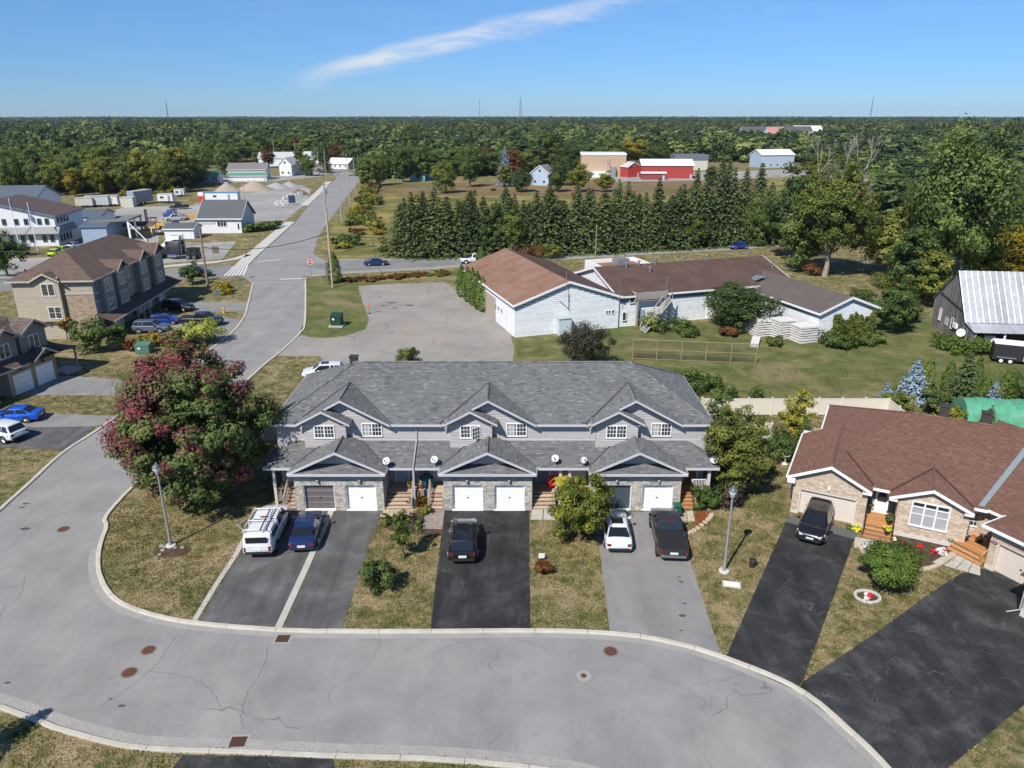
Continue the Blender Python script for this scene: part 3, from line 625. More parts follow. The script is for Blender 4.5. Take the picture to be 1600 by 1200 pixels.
for c in CS:
    hw, zr = 3.65, 7.96; yb = YE+(zr-ZE)/ms
    z1 = 0.03
    YG = YE-0.28; A, B, C_, D_ = (c-hw, YG, ZE+z1), (c, YG, zr+z1), (c, yb, zr+z1), (c+hw, YG, ZE+z1)
    roof_plane(rb, rt, [A, B, C_]); roof_plane(rb, rt, [B, D_, C_])
    rake(fas, (c-hw, YG, ZE), (c, YG, zr), 0.14); rake(fas, (c, YG, zr), (c+hw, YG, ZE), 0.14)
    for s in (-1, 1):
        valley.tube((c+s*(hw+0.04), YE, ZE+0.04), (c, yb+0.05, zr+0.05), 0.06, 0.06, 5)
        rt.tube((c, YE, zr+0.05), (c, yb, zr+0.05), 0.05, 0.05, 5, 0.5)
    gw.poly([(c-hw+0.5, -0.012, ZE-0.2), (c+hw-0.5, -0.012, ZE-0.2), (c, -0.012, zr-0.1)])
    lap_wall(row, [(c-hw+0.35, -0.016, ZE-0.1), (c+hw-0.35, -0.016, ZE-0.1), (c, -0.016, zr-0.12)], SIDE)
    # bay over the garage with its own small gable
    cs, sh, se, sr = c-1.32, 2.03, 6.2, 7.28; bx0, bx1, by = c-2.92, c+0.28, -0.6
    gw.box(bx0, bx1, by+0.02, -0.02, 4.0, se)
    lap_wall(row, [(bx0, by, 4.05), (bx1, by, 4.05), (bx1, by, se-0.05), (cs, by, sr-0.14), (bx0, by, se-0.05)], SIDE, 'bay_siding')
    gw.poly([(bx0, by+0.004, se-0.05), (bx1, by+0.004, se-0.05), (cs, by+0.004, sr-0.14)])
    roof_plane(rb, rt, [(cs-sh, -1.2, se), (cs, -1.2, sr), (cs, -0.03, sr), (cs-sh, -0.03, se)], 0.08)
    roof_plane(rb, rt, [(cs, -1.2, sr), (cs+sh, -1.2, se), (cs+sh, -0.03, se), (cs, -0.03, sr)], 0.08)
    rake(fas, (cs-sh, -1.2, se), (cs, -1.2, sr), 0.13); rake(fas, (cs, -1.2, sr), (cs+sh, -1.2, se), 0.13)
    fas.box(cs+sh-0.5, cs+sh, -1.0, -0.03, se-0.18, se-0.09); fas.box(cs-sh, cs-sh+0.5, -1.0, -0.03, se-0.18, se-0.09)
    win(row, c-1.36, by-0.015, 5.42, 0, 1.42, 0.92, openlast=(c == 0.0)); win(row, c+2.15, -0.035, 5.34, 0, 1.42, 0.96, glass=None)
    MB().box(c+1.5, c+2.02, -0.064, -0.062, 4.9, 5.75).build('curtain', CURT, row)
xs = [XE0]+[v for c in CS for v in (c-3.65, c+3.65)]+[XE1]
for k in range(0, 8, 2):
    fas.box(xs[k], xs[k+1], YE-0.14, YE-0.01, ZE-0.17, ZE-0.02)
fas.box(XE0-0.05, XE0+0.02, YE, YB, ZE-0.17, ZE+0.02); fas.box(XE1-0.02, XE1+0.05, YE, YB, ZE-0.17, ZE+0.02)
for k in range(0, 8, 2): fas.box(xs[k]+0.03, xs[k+1]-0.03, YE+0.01, -0.05, ZE-0.17, ZE-0.13)
for (a, b) in (((RX0, YR, ZR), (XE0, YE, ZE)), ((RX0, YR, ZR), (XE0, YB, ZE)), ((RX1, YR, ZR), (XE1, YE, ZE)), ((RX1, YR, ZR), (XE1, YB, ZE)), ((RX0, YR, ZR), (RX1, YR, ZR))):
    p, q = Vector(a), Vector(b); n_ = int((q-p).length/0.3)
    for k in range(n_): rt.tube(p.lerp(q, k/n_)+Vector((0, 0, 0.05)), p.lerp(q, (k+1.1)/n_)+Vector((0, 0, 0.03)), 0.075, 0.085, 6, rnd.random())
# lower roof over the porches
PE, PZ, PT = -2.4, 3.26, 4.38; mp = (PT-PZ)/(-PE)
px0, px1 = XL-0.5, XR+0.5
roof_plane(rb, rt, [(px0, PE, PZ), (px1, PE, PZ), (px1-1.9, 0, PT), (px0+1.9, 0, PT)], 0.09)
roof_plane(rb, rt, [(px0, 0.35, PZ), (px0, PE, PZ), (px0+1.9, 0, PT), (px0+1.9, 0.35, PT)][:4] if False else [(px0, 0.3, PZ), (px0, PE, PZ), (px0+1.9, 0.0, PT)], 0.09)
roof_plane(rb, rt, [(px1, PE, PZ), (px1, 0.3, PZ), (px1-1.9, 0.0, PT)], 0.09)
fas.box(px0, px1, PE-0.12, PE, PZ-0.16, PZ-0.01); fas.box(px0-0.04, px0, PE, 0.2, PZ-0.16, PZ+0.01); fas.box(px1, px1+0.04, PE, 0.2, PZ-0.16, PZ+0.01)
MB().box(px0+0.05, px1-0.05, PE+0.03, -0.01, PZ-0.16, PZ-0.12).build('soffit', TRIM, row)
fas.box(XL, XR, -0.05, -0.01, PT+0.04, PT+0.13)
# garages
GW = 3.3; TAUPE = paint('taupe garage door', (0.125, 0.105, 0.110), 0.5); SLATE = paint('slate garage door', (0.052, 0.072, 0.086), 0.5); GWH = paint('white garage door', (0.80, 0.80, 0.79), 0.42, var=0.02)
dm = [(TAUPE, GWH), (GWH, GWH), (SLATE, GWH)]
sconce = None
for gi, c in enumerate(CS):
    gh, y0 = 3.12, -3.0
    xs_ = (c-GW, c-2.68, c-0.38, c+0.46, c+2.74, c+GW); dh = 2.12
    w_ = MB(); w_.box(xs_[0], xs_[0]+0.15, y0+0.02, 0, 0, gh); w_.box(xs_[5]-0.15, xs_[5], y0+0.02, 0, 0, gh)
    for a, b in ((0, 1), (2, 3), (4, 5)): w_.box(xs_[a]+0.003, xs_[b], y0+0.005, y0+0.35, 0, dh)
    w_.box(xs_[0]+0.003, xs_[5]-0.003, y0+0.005, y0+0.35, dh, gh)
    w_.build('garage_wall', MORTAR, row)
    for a, b in ((0, 1), (2, 3), (4, 5)): stone_wall(row, [(xs_[a], y0, 0), (xs_[b], y0, 0), (xs_[b], y0, dh), (xs_[a], y0, dh)], STONE)
    stone_wall(row, [(xs_[0], y0, dh), (xs_[5], y0, dh), (xs_[5], y0, 2.72), (xs_[0], y0, 2.72)], STONE)
    lap_wall(row, [(xs_[0]-0.005, 0, 0), (xs_[0]-0.005, y0, 0), (xs_[0]-0.005, y0, gh), (xs_[0]-0.005, 0, gh)], SIDE); lap_wall(row, [(xs_[5]+0.005, y0, 0), (xs_[5]+0.005, 0, 0), (xs_[5]+0.005, 0, gh), (xs_[5]+0.005, y0, gh)], SIDE)
    MB().box(xs_[0]-0.02, xs_[5]+0.02, y0-0.05, y0+0.1, 2.72, gh).build('frieze_board', paint('dusk grey board', (0.30, 0.30, 0.32), 0.6), row)
    tr = MB()
    for (a, b) in ((xs_[1], xs_[2]), (xs_[3], xs_[4])):
        tr.box(a, a+0.05, y0+0.03, y0+0.34, 0, dh); tr.box(b-0.05, b, y0+0.03, y0+0.34, 0, dh); tr.box(a, b, y0+0.03, y0+0.34, dh-0.06, dh+0.01); tr.box(a-0.02, b+0.02, y0-0.10, y0+0.2, -0.02, 0.07)
    tr.build('door_trim', WHITE, row)
    garage_door(row, (xs_[1]+xs_[2])/2, y0+0.28, 0.07, 2.2, dh-0.13, dm[gi][0]); garage_door(row, (xs_[3]+xs_[4])/2, y0+0.28, 0.07, 2.18, dh-0.13, dm[gi][1])
    for xx in (c-1.53, c+1.6):
        s = MB(); s.box(-0.06, 0.06, -0.04, 0, -0.1, 0.1); s.lathe([(0.03, 0.1), (0.1, 0.04), (0.085, -0.16), (0.04, -0.2)], 8, (0, -0.13, 0)); s.tube((0, -0.02, 0.05), (0, -0.13, 0.12), 0.02, 0.02, 6)
        s.build('wall_light', paint('aged lantern', (0.33, 0.33, 0.33), 0.5, 0.3), row, 40, loc=(xx, y0-0.05, 2.58))
    # roof with boxed front gable
    hw, ze, zr, yf = 3.6, 3.3, 5.0, -3.45
    roof_plane(rb, rt, [(c-hw, yf, ze), (c, yf, zr), (c, 0.0, zr), (c-hw, 0.0, ze)]); roof_plane(rb, rt, [(c, yf, zr), (c+hw, yf, ze), (c+hw, 0.0, ze), (c, 0.0, zr)])
    roof_plane(rb, rt, [(c-hw+0.12, yf-0.03, ze-0.02), (c+hw-0.12, yf-0.03, ze-0.02), (c+hw-0.75, -2.5, ze+0.40), (c-hw+0.75, -2.5, ze+0.40)], 0.07)
    rake(fas, (c-hw, yf, ze), (c, yf, zr), 0.16); rake(fas, (c, yf, zr), (c+hw, yf, ze), 0.16)
    fas.box(c-hw, c+hw, yf-0.14, yf-0.03, ze-0.17, ze-0.02); fas.box(c-hw-0.05, c-hw+0.02, yf, PE, ze-0.16, ze+0.02); fas.box(c+hw-0.02, c+hw+0.05, yf, PE, ze-0.16, ze+0.02)
    MB().box(c-hw+0.05, c+hw-0.05, yf, y0, ze-0.17, ze-0.13).build('soffit', TRIM, row)
    gw.poly([(c-2.95, -2.55, ze+0.2), (c+2.95, -2.55, ze+0.2), (c, -2.55, zr-0.1)])
    lap_wall(row, [(c-2.9, -2.555, ze+0.25), (c+2.9, -2.555, ze+0.25), (c, -2.555, zr-0.13)], SIDE, 'gable_siding')
    for s in (-1, 1): valley.tube((c+s*(hw-0.02), PE-0.02, PZ+0.08), (c+s*1.25, 0.0, PT+0.09), 0.055, 0.055, 5)
    for k in range(11): rt.tube((c, yf+k*0.315, zr+0.045), (c, yf+k*0.315+0.34, zr+0.035), 0.07, 0.08, 6, rnd.random())
gw.build('gable_backing', SIDE, row); fas.build('fascia', TRIM, row, 30); stuff(valley.build('valley_flashing', FLASH, row))
roof = rb.build('roof', SHINB, row); stuff(rt.build('shingle', SHIN, roof))
# porches: deck, door, steps, downspout
def porch(x0, x1, sx0, sx1, dx, dmat, n=5, step_mat=None, rail=None, z=0.86, door_w=0.95):
    p = MB().box(x0, x1, -1.42, -0.01, 0, z).build('porch', paint('porch base', (0.22, 0.19, 0.17), 0.9), row)
    for k in range(9): MB().box(x0, x1, -1.45+k*0.158, -1.45+k*0.158+0.148, z, z+0.03, rnd.random()).build('deck_board', step_mat or DECKW, p)
    steps(row, sx0, sx1, -1.45-0.30*n, n, 0.30, z/n, 0, step_mat or DECKW)
    d = MB().box(dx-door_w/2, dx+door_w/2, -0.08, -0.02, z+0.05, z+2.1).build('front_door', dmat, row)
    f = MB(); f.box(dx-door_w/2-0.1, dx-door_w/2, -0.12, -0.01, z+0.03, z+2.2); f.box(dx+door_w/2, dx+door_w/2+0.1, -0.12, -0.01, z+0.03, z+2.2); f.box(dx-door_w/2, dx+door_w/2, -0.12, -0.01, z+2.1, z+2.2); f.build('door_frame', WHITE, d)
    MB().box(dx-door_w*0.33, dx+door_w*0.33, -0.095, -0.08, z+1.2, z+1.9).build('door_window', GLASS, d); MB().cbox((dx+door_w*0.4, -0.11, z+1.05), (0.05, 0.06, 0.1)).build('handle', METALG, d)
    MB().box(dx-1.35, dx-0.75, -0.05, -0.02, z+0.9, z+1.7).build('side_light', GLASS, d)
x1_, x2_ = CS[0]+GW, CS[1]-GW; mdl = (x1_+x2_)/2
BLUED = paint('blue grey front door', (0.20, 0.29, 0.37), 0.5); WD = paint('white front door', (0.66, 0.68, 0.70), 0.5); BROWND = paint('orange brown front door', (0.32, 0.10, 0.035), 0.5)
porch(x1_+0.02, mdl-0.05, x1_+0.05, mdl-0.25, x1_+1.0, DOORW); porch(mdl+0.05, x2_-0.02, x2_-1.15, x2_-0.1, x2_-0.75, WD)
x3_, x4_ = CS[1]+GW, CS[2]-GW; md2 = (x3_+x4_)/2
porch(x3_+0.02, md2-0.05, x3_+0.08, md2-0.45, x3_+0.95, BLUED); porch(md2+0.05, x4_-0.02, x4_-1.3, x4_-0.1, x4_-0.8, WD)
porch(XL+0.02, CS[0]-GW-0.02, CS[0]-GW-0.95, CS[0]-GW-0.1, CS[0]-GW-0.8, WD); porch(CS[2]+GW+0.02, XR-0.02, CS[2]+GW+0.08, CS[2]+GW+1.15, XR-1.0, BROWND, step_mat=ORANGEW)
railing(row, (CS[0]-GW-1.0, -2.9), (CS[0]-GW-1.0, -1.45), 0.05, 0.86, 0.9, POSTW, 6); railing(row, (CS[0]-GW-0.08, -2.9), (CS[0]-GW-0.08, -1.45), 0.05, 0.86, 0.9, POSTW, 5)
railing(row, (x2_-0.08, -2.95), (x2_-0.08, -1.45), 0.05, 0.86, 0.9, POSTW, 6); railing(row, (x2_-1.2, -2.9), (x2_-1.2, -1.45), 0.05, 0.86, 0.9, POSTW, 5); railing(row, (mdl-0.22, -2.9), (mdl-0.22, -1.45), 0.05, 0.86, 0.9, POSTW, 5)
railing(row, (CS[2]+GW+1.2, -1.45), (XR-0.1, -1.45), 0.86, 0.86, 0.95, WHITE, 9); railing(row, (md2-0.35, -2.2), (md2-0.35, -1.45), 0.45, 0.86, 0.9, POSTW, 4)
for xx in (XL+0.12, XR-0.12, md2+0.6, md2-0.1): MB().box(xx-0.1, xx+0.1, PE+0.25, PE+0.45, 0, PZ-0.12).build('porch_post', paint('pale post', (0.52, 0.50, 0.47), 0.6), row)
for xx in (mdl,):
    dsp = MB(); dsp.box(xx-0.06, xx+0.06, -0.12, -0.03, PT, ZE-0.1); dsp.tube((xx, -0.08, PT+0.10), (xx-0.02, PE-0.12, PZ+0.10), 0.055, 0.055, 6); dsp.box(xx-0.09, xx+0.05, PE-0.2, PE-0.06, 0.05, PZ+0.1); dsp.tube((xx, YE-0.08, ZE-0.12), (xx, -0.07, ZE-0.5), 0.06, 0.06, 6)
    dsp.build('downspout', paint('downspout grey', (0.36, 0.355, 0.35), 0.5), row)
# roof vent box by the left hip
v_ = MB(); v_.box(-0.3, 0.3, -0.3, 0.3, -0.3, 0.42); v_.box(-0.36, 0.36, -0.36, 0.36, 0.42, 0.5); v_.build('roof_vent', paint('dark vent', (0.035, 0.036, 0.04), 0.6), row, loc=(RX0-0.25, YR+0.5, ZR-0.1))
# satellite dishes clamped to the eaves
def dish(p, label, rz=0.0, r=0.27, mast=0.5, tilt=40):
    o = thing('satellite_dish', label, 'satellite dish', p, rz, 'satellite dishes on the townhouse row')
    MB().tube((0, 0, 0), (0, 0, mast), 0.03, 0.03, 7).cbox((0, 0, 0.02), (0.18, 0.14, 0.04)).build('mast', METALG, o)
    b = MB(); prof = [(r*k/4, 0.35*r*(k/4)**2) for k in range(5)]; prof[0] = (0.01, 0)
    b.lathe(prof+[(r*1.03, 0.35*r), (r*0.5, 0.03)], 18); d = b.build('reflector', paint('dish grey white', (0.60, 0.60, 0.60), 0.45), o, 60); d.location = (0, -0.05, mast+0.1); d.rotation_euler = (R(90-tilt), 0, 0)
    q = Matrix.Rotation(R(90-tilt), 3, 'X'); f = Vector((0, -0.05, mast+0.1))+q @ Vector((0, -r*0.2, r*1.25)); s = Vector((0, -0.05, mast+0.1))+q @ Vector((0, -r*0.95, 0.1))
    MB().tube(s, f, 0.018, 0.018, 6).build('feed_arm', METALG, o); MB().cbox(f, (0.1, 0.1, 0.12)).build('receiver', METALG, o)
dish((TX+CS[0]+3.62, TY-2.55, 3.3), 'white satellite dish on the eave right of the leftmost twin garage', R(-18)); dish((TX+CS[1]-3.95, TY-2.3, 3.3), 'white satellite dish on the eave left of the middle twin garage', R(-18))
dish((TX+CS[1]+5.05, TY-2.2, 3.35), 'tall white satellite dish over the porch with the small palm-like tree', R(-18)); dish((TX+CS[2]-4.0, TY-2.35, 3.28), 'white satellite dish above the yellow-green tree beside the slate garage door', R(20), 0.25)
dish((TX+XR+0.1, TY-2.1, 3.3), 'white satellite dish on the right end porch eave', R(-6), 0.30, 0.4); dish((TX+XR+0.25, TY-0.4, 3.8), 'small satellite dish on the right side wall of the townhouse row', R(60), 0.24, 0.35)

# ================================================================ brown-roofed bungalow on the right
BRICK = tone_mat('tan brick', [(0, (0.40, 0.31, 0.23)), (0.5, (0.50, 0.40, 0.305)), (1, (0.57, 0.475, 0.38))], 0.9, 0.10, 9)
BMORT = paint('pale mortar', (0.50, 0.43, 0.35), 0.95)
SHBR = tone_mat('red brown shingles', [(0.0, (0.140, 0.073, 0.052)), (0.4, (0.165, 0.088, 0.064)), (0.8, (0.182, 0.098, 0.073)), (0.97, (0.20, 0.112, 0.085))], 0.9, 0.06, 12, stain=0.03)
SHBRB = paint('red brown shingle base', (0.14, 0.08, 0.062), 0.95)
SANDD = paint('sand garage door', (0.60, 0.53, 0.46), 0.5, var=0.02)
CONCW = paint('foundation concrete', (0.52, 0.50, 0.46), 0.9, var=0.08)
BA = R(-27.5); BO = (20.94, 48.59)
bung = thing('bungalow', 'tan brick bungalow with red-brown shingle roof, wide sand garage door and triple front window', 'house', (BO[0], BO[1], 0), BA)
w = MB()
w.box(0.01, 4.89, 0.4, 8.0, 0, 2.95); w.box(1.3, 12.5, 1.9, 15.4, 0, 2.95); w.box(6.9, 11.2, 0.12, 2.0, 0, 2.9)
w.build('wall', BMORT, bung)
dx0, dx1, dh = 0.42, 4.3, 2.1
for q in ([(0, 0, 0.25), (dx0, 0, 0.25), (dx0, 0, dh), (0, 0, dh)], [(dx1, 0, 0.25), (4.9, 0, 0.25), (4.9, 0, dh), (dx1, 0, dh)], [(0, 0, dh), (4.9, 0, dh), (4.9, 0, 3.1), (2.35, 0, 4.25), (0, 0, 3.1)],
          [(6.9, 0.1, 0.3), (11.2, 0.1, 0.3), (11.2, 0.1, 2.9), (8.85, 0.1, 3.95), (6.9, 0.1, 2.9)], [(6.89, 2.0, 0.3), (6.89, 0.1, 0.3), (6.89, 0.1, 2.9), (6.89, 2.0, 2.9)], [(4.91, 0, 0.3), (4.91, 1.9, 0.3), (4.91, 1.9, 2.9), (4.91, 0, 2.9)],
          [(-0.005, 8, 0.25), (-0.005, 0, 0.25), (-0.005, 0, 2.95), (-0.005, 8, 2.95)], [(11.2, 1.89, 0.3), (12.5, 1.89, 0.3), (12.5, 1.89, 2.9), (11.2, 1.89, 2.9)], [(11.21, 0.1, 0.3), (11.21, 1.9, 0.3), (11.21, 1.9, 2.9), (11.21, 0.1, 2.9)]):
    stone_wall(bung, q, BRICK, 'brickwork', 0.30, 0.10, BMORT)
f_ = MB(); f_.box(-0.03, dx0, -0.04, 0.2, 0, 0.25); f_.box(dx1, 4.93, -0.04, 0.2, 0, 0.25); f_.box(6.86, 11.24, 0.04, 0.4, 0, 0.3); f_.box(-0.03, 0.1, 0.2, 8, 0, 0.25); f_.build('foundation', CONCW, bung)
jb = MB(); jb.box(dx0, dx0+0.09, -0.02, 0.3, 0, dh); jb.box(dx1-0.09, dx1, -0.02, 0.3, 0, dh); jb.box(dx0, dx1, -0.02, 0.3, dh-0.09, dh+0.06); jb.build('door_trim', SANDD, bung)
garage_door(bung, (dx0+dx1)/2, 0.25, 0.02, dx1-dx0-0.18, dh-0.12, SANDD, 4, 8)
MB().lathe([(0.03, 0.16), (0.1, 0.08), (0.08, -0.12), (0.03, -0.16)], 8, (2.35, -0.14, 2.55)).box(2.27, 2.43, -0.06, 0, 2.4, 2.7).build('wall_light', WHITE, bung, 40)
brf, brt, bfa = MB(), MB(), MB()
FE, RE, RV, RZ, UL, UR = 0.6, 16.2, 8.6, 6.2, 0.8, 20.0
s1 = (RZ-3.0)/(RV-FE)
roof_plane(brf, brt, [(UL, FE, 3.0), (12.1, FE, 3.0), (19.5, RV, RZ), (7.2, RV, RZ)], w=0.3, h=0.13)
roof_plane(brf, brt, [(UL, RE, 3.0), (UL, FE, 3.0), (7.2, RV, RZ)], w=0.3, h=0.13); roof_plane(brf, None, [(UR, RE, 3.0), (UL, RE, 3.0), (7.2, RV, RZ), (UR, RV, RZ)])
def small_gable(u0, u1, uc, ze, zr, vf, vb):
    roof_plane(brf, brt, [(u0, vf, ze), (uc, vf, zr), (uc, vb, zr), (u0, vb if u0 < 0 else vf+(vb-vf)*0.35, ze)], w=0.3, h=0.13); roof_plane(brf, brt, [(uc, vf, zr), (u1, vf, ze), (u1, vf+(vb-vf)*0.3, ze), (uc, vb, zr)], w=0.3, h=0.13)
    rake(bfa, (u0, vf, ze), (uc, vf, zr), 0.2); rake(bfa, (uc, vf, zr), (u1, vf, ze), 0.2)
    bfa.box(u0, u0+0.55, vf-0.02, vf+0.42, ze-0.26, ze-0.12); bfa.box(u1-0.55, u1, vf-0.02, vf+0.42, ze-0.26, ze-0.12)
z0g, zrg = 3.1, 4.48
roof_plane(brf, brt, [(-0.5, -0.45, z0g), (2.32, -0.45, zrg), (2.32, 8.2, zrg), (-0.5, 8.2, z0g)], w=0.3, h=0.13); roof_plane(brf, brt, [(2.32, -0.45, zrg), (5.15, -0.45, z0g), (5.15, 1.0, z0g), (2.32, 4.4, zrg)], w=0.3, h=0.13); roof_plane(brf, brt, [(2.32, 3.0, zrg), (3.2, 3.0, 4.05), (3.2, 8.2, 4.05), (2.32, 8.2, zrg)], w=0.3, h=0.13); brf.poly([(-0.5, 8.19, z0g), (2.32, 8.19, zrg), (5.15, 8.19, z0g)])
rake(bfa, (-0.5, -0.45, z0g), (2.32, -0.45, zrg), 0.2); rake(bfa, (2.32, -0.45, zrg), (5.15, -0.45, z0g), 0.2)
bfa.box(4.55, 5.15, -0.47, 0.0, z0g-0.26, z0g-0.12); bfa.box(-0.5, 0.05, -0.47, 0.1, z0g-0.5, z0g-0.12); bfa.box(-0.62, -0.48, -0.45, 8.2, z0g-0.14, z0g+0.02); bfa.box(UL-0.13, UL-0.01, 8.2, RE, 2.86, 3.02); bfa.box(-0.5, UL, 8.18, 8.3, 2.9, 3.35)
small_gable(6.25, 11.38, 8.82, 2.98, 4.12, -0.3, 3.3)
bfa.box(5.15, 6.25, FE-0.06, FE+0.06, 2.84, 3.03); bfa.box(11.38, 12.2, FE-0.06, FE+0.06, 2.84, 3.03)
v_ = MB()
for (a, b) in (((5.15, 0.8, 3.16), (3.05, 3.41, 4.2)), ((6.3, 0.62, 3.07), (8.82, 3.4, 4.2)), ((11.35, 0.62, 3.07), (8.82, 3.4, 4.2))): v_.tube(a, b, 0.07, 0.07, 5)
stuff(v_.build('valley', paint('brown valley', (0.06, 0.03, 0.025), 0.9), bung))
for (a, b) in (((7.2, RV, RZ), (UL, FE, 3.0)), ((7.2, RV, RZ), (UL, RE, 3.0)), ((7.2, RV, RZ), (15.2, RV, RZ)), ((2.32, -0.4, zrg), (2.32, 8.1, zrg)), ((8.82, -0.25, 4.12), (8.82, 3.3, 4.12))):
    p, q = Vector(a), Vector(b); n_ = int((q-p).length/0.3)
    for k in range(n_): brt.tube(p.lerp(q, k/n_)+Vector((0, 0, 0.045)), p.lerp(q, (k+1.1)/n_)+Vector((0, 0, 0.03)), 0.07, 0.08, 6, rnd.random())
# valley flashing towards the angled half
fl = MB(); fl.slab([(11.62, 0.85, 3.16), (11.95, 0.75, 3.16), (15.5, 8.5, 6.3), (15.15, 8.7, 6.3)], 0.03); fl.build('valley_flashing', paint('grey green flashing', (0.20, 0.24, 0.25), 0.5), bung)
rf = brf.build('roof', SHBRB, bung); stuff(brt.build('shingle', SHBR, rf)); bfa.build('fascia', WHITE, bung)
for p in ((9.6, 12.2), (12.6, 12.4)):
    c_ = MB(); zz = RZ-(p[1]-RV)*0.42; c_.box(-0.35, 0.35, -0.25, 0.25, zz-0.3, zz+0.75); c_.box(-0.42, 0.42, -0.32, 0.32, zz+0.75, zz+0.83); c_.build('roof_vent', paint('dark brown vent', (0.045, 0.035, 0.035), 0.7), bung, loc=(p[0], p[1]+1.5, 0))
# triple window, entry, porch
w3 = win(bung, 8.87, 0.07, 1.98, 0, 2.2, 1.75, 3, 1, 2, glass=CURT, bar=0.05, depth=0.1)
MB().box(-1.12, 1.12, -0.09, -0.03, 0.5, 0.56).build('transom', WHITE, w3)
for k in range(3): MB().box(-1.05+k*0.73, -0.42+k*0.73, -0.03, -0.026, 0.6, 0.84).build('pane', GLASS, w3)
MB().box(8.77, 8.97, 0.0, 0.1, 3.05, 3.3).build('keystone', paint('keystone', (0.62, 0.55, 0.45), 0.9), bung)
ed = MB().box(5.45, 6.35, 1.7, 1.86, 0.8, 2.9).build('front_door', WHITE, bung); pts = [(5.9+0.3*math.cos(R(a)), 2.0+0.3*math.sin(R(a))) for a in range(0, 181, 20)]
MB().yprism([(5.6, 1.55), (6.2, 1.55)]+pts, 1.66, 1.70).build('door_window', GLASS, ed); MB().box(5.3, 6.5, 1.35, 1.69, 0.78, 0.86).build('threshold', WHITE, ed); MB().cbox((6.24, 1.66, 1.75), (0.05, 0.08, 0.12)).build('handle', METALG, ed)
for xx in (5.2, 6.58): MB().box(xx-0.14, xx+0.14, 1.72, 1.84, 0.9, 2.75).build('shutter', paint('blue grey shutter', (0.10, 0.14, 0.19), 0.6), bung)
MB().box(4.95, 6.85, -0.3, 1.9, 0, 0.74).build('porch_base', CONCW, bung)
for k in range(15): MB().box(4.93, 6.86, -0.32+k*0.148, -0.32+k*0.148+0.138, 0.74, 0.78, rnd.random()).build('deck_board', ORANGEW, bung)
steps(bung, 4.95, 6.9, -1.52, 4, 0.30, 0.185, 0, ORANGEW)
railing(bung, (5.0, -1.5), (5.0, -0.3), 0.1, 0.76, 0.85, BLACKM, 7, bal=0.02, post=0.05); railing(bung, (6.8, -1.5), (6.8, -0.3), 0.1, 0.76, 0.85, BLACKM, 7, bal=0.02, post=0.05)
win(bung, 11.75, 1.86, 1.6, 0, 0.62, 1.0, 1, 2, 3)
ac = MB(); ac.box(-0.4, -0.06, 2.5, 3.3, 0.05, 0.75); ac.box(-0.42, -0.04, 2.48, 3.32, 0.75, 0.8)
for k in range(5): ac.box(-0.425, -0.4, 2.55, 3.25, 0.14+k*0.12, 0.18+k*0.12)
tag(ac.build('air_conditioner', paint('off white metal', (0.62, 0.60, 0.56), 0.5), None, loc=(BO[0], BO[1], 0), rz=BA), 'off-white air conditioner box against the left side of the bungalow garage', 'air conditioner')

# angled second half of the pair
A2 = R(-63); O2 = (31.17, 41.38)
b2 = thing('bungalow', 'angled tan brick bungalow half at the right edge with number plaque beside the garage', 'house', (O2[0], O2[1], 0), A2)
w = MB(); w.box(0.01, 8.0, 0.35, 9.0, 0, 2.95); w.box(-2.9, 8, 2.6, 12.0, 0, 2.95); w.build('wall', BMORT, b2)
for q in ([(0, 0, 0.3), (0.45, 0, 0.3), (0.45, 0, 2.15), (0, 0, 2.15)], [(3.6, 0, 0.3), (5.6, 0, 0.3), (5.6, 0, 2.15), (3.6, 0, 2.15)], [(0, 0, 2.15), (5.6, 0, 2.15), (5.6, 0, 2.9), (0, 0, 2.9)], [(-0.005, 2.6, 0.3), (-0.005, 0, 0.3), (-0.005, 0, 2.9), (-0.005, 2.6, 2.9)], [(-2.9, 2.59, 0.3), (0, 2.59, 0.3), (0, 2.59, 2.9), (-2.9, 2.59, 2.9)]):
    stone_wall(b2, q, BRICK, 'brickwork', 0.30, 0.10, BMORT)
MB().box(-0.03, 0.46, -0.04, 0.3, 0, 0.3).build('foundation', CONCW, b2)
garage_door(b2, 2.02, 0.22, 0.02, 3.1, 2.05, SANDD, 4, 6); MB().box(0.45, 0.54, -0.02, 0.3, 0, 2.15).box(3.52, 3.6, -0.02, 0.3, 0, 2.15).box(0.45, 3.6, -0.02, 0.3, 2.06, 2.2).build('door_trim', SANDD, b2)
pl = MB(); pl.yprism([(0.23+0.2*math.cos(R(a)), 2.0+0.11*math.sin(R(a))) for a in range(0, 360, 24)], -0.06, 0.0); pq = pl.build('number_plaque', BLACKM, b2)
tx = bpy.data.curves.new('house_number', 'FONT'); tx.body = '131'; tx.size = 0.19; tx.align_x = 'CENTER'; tx.align_y = 'CENTER'; tx.extrude = 0.004
to = bpy.data.objects.new('t', tx); col.objects.link(to); bpy.context.view_layer.update(); tme = bpy.data.meshes.new_from_object(to); bpy.data.objects.remove(to)
tm = bpy.data.objects.new('house_number', tme); col.objects.link(tm); tm.parent = pq; tm.location = (0.23, -0.07, 2.0); tm.rotation_euler = (R(90), 0, 0); tme.materials.clear(); tme.materials.append(WHITE)
r2, t2, f2 = MB(), MB(), MB()
roof_plane(r2, t2, [(-0.45, -0.4, 3.08), (8.4, -0.4, 3.08), (8.4, 3.0, 4.3), (2.9, 3.0, 4.3)], w=0.3, h=0.13); roof_plane(r2, t2, [(-0.45, 2.2, 3.08), (-0.45, -0.4, 3.08), (2.9, 3.0, 4.3), (2.2, 3.9, 4.05)], w=0.3, h=0.13)
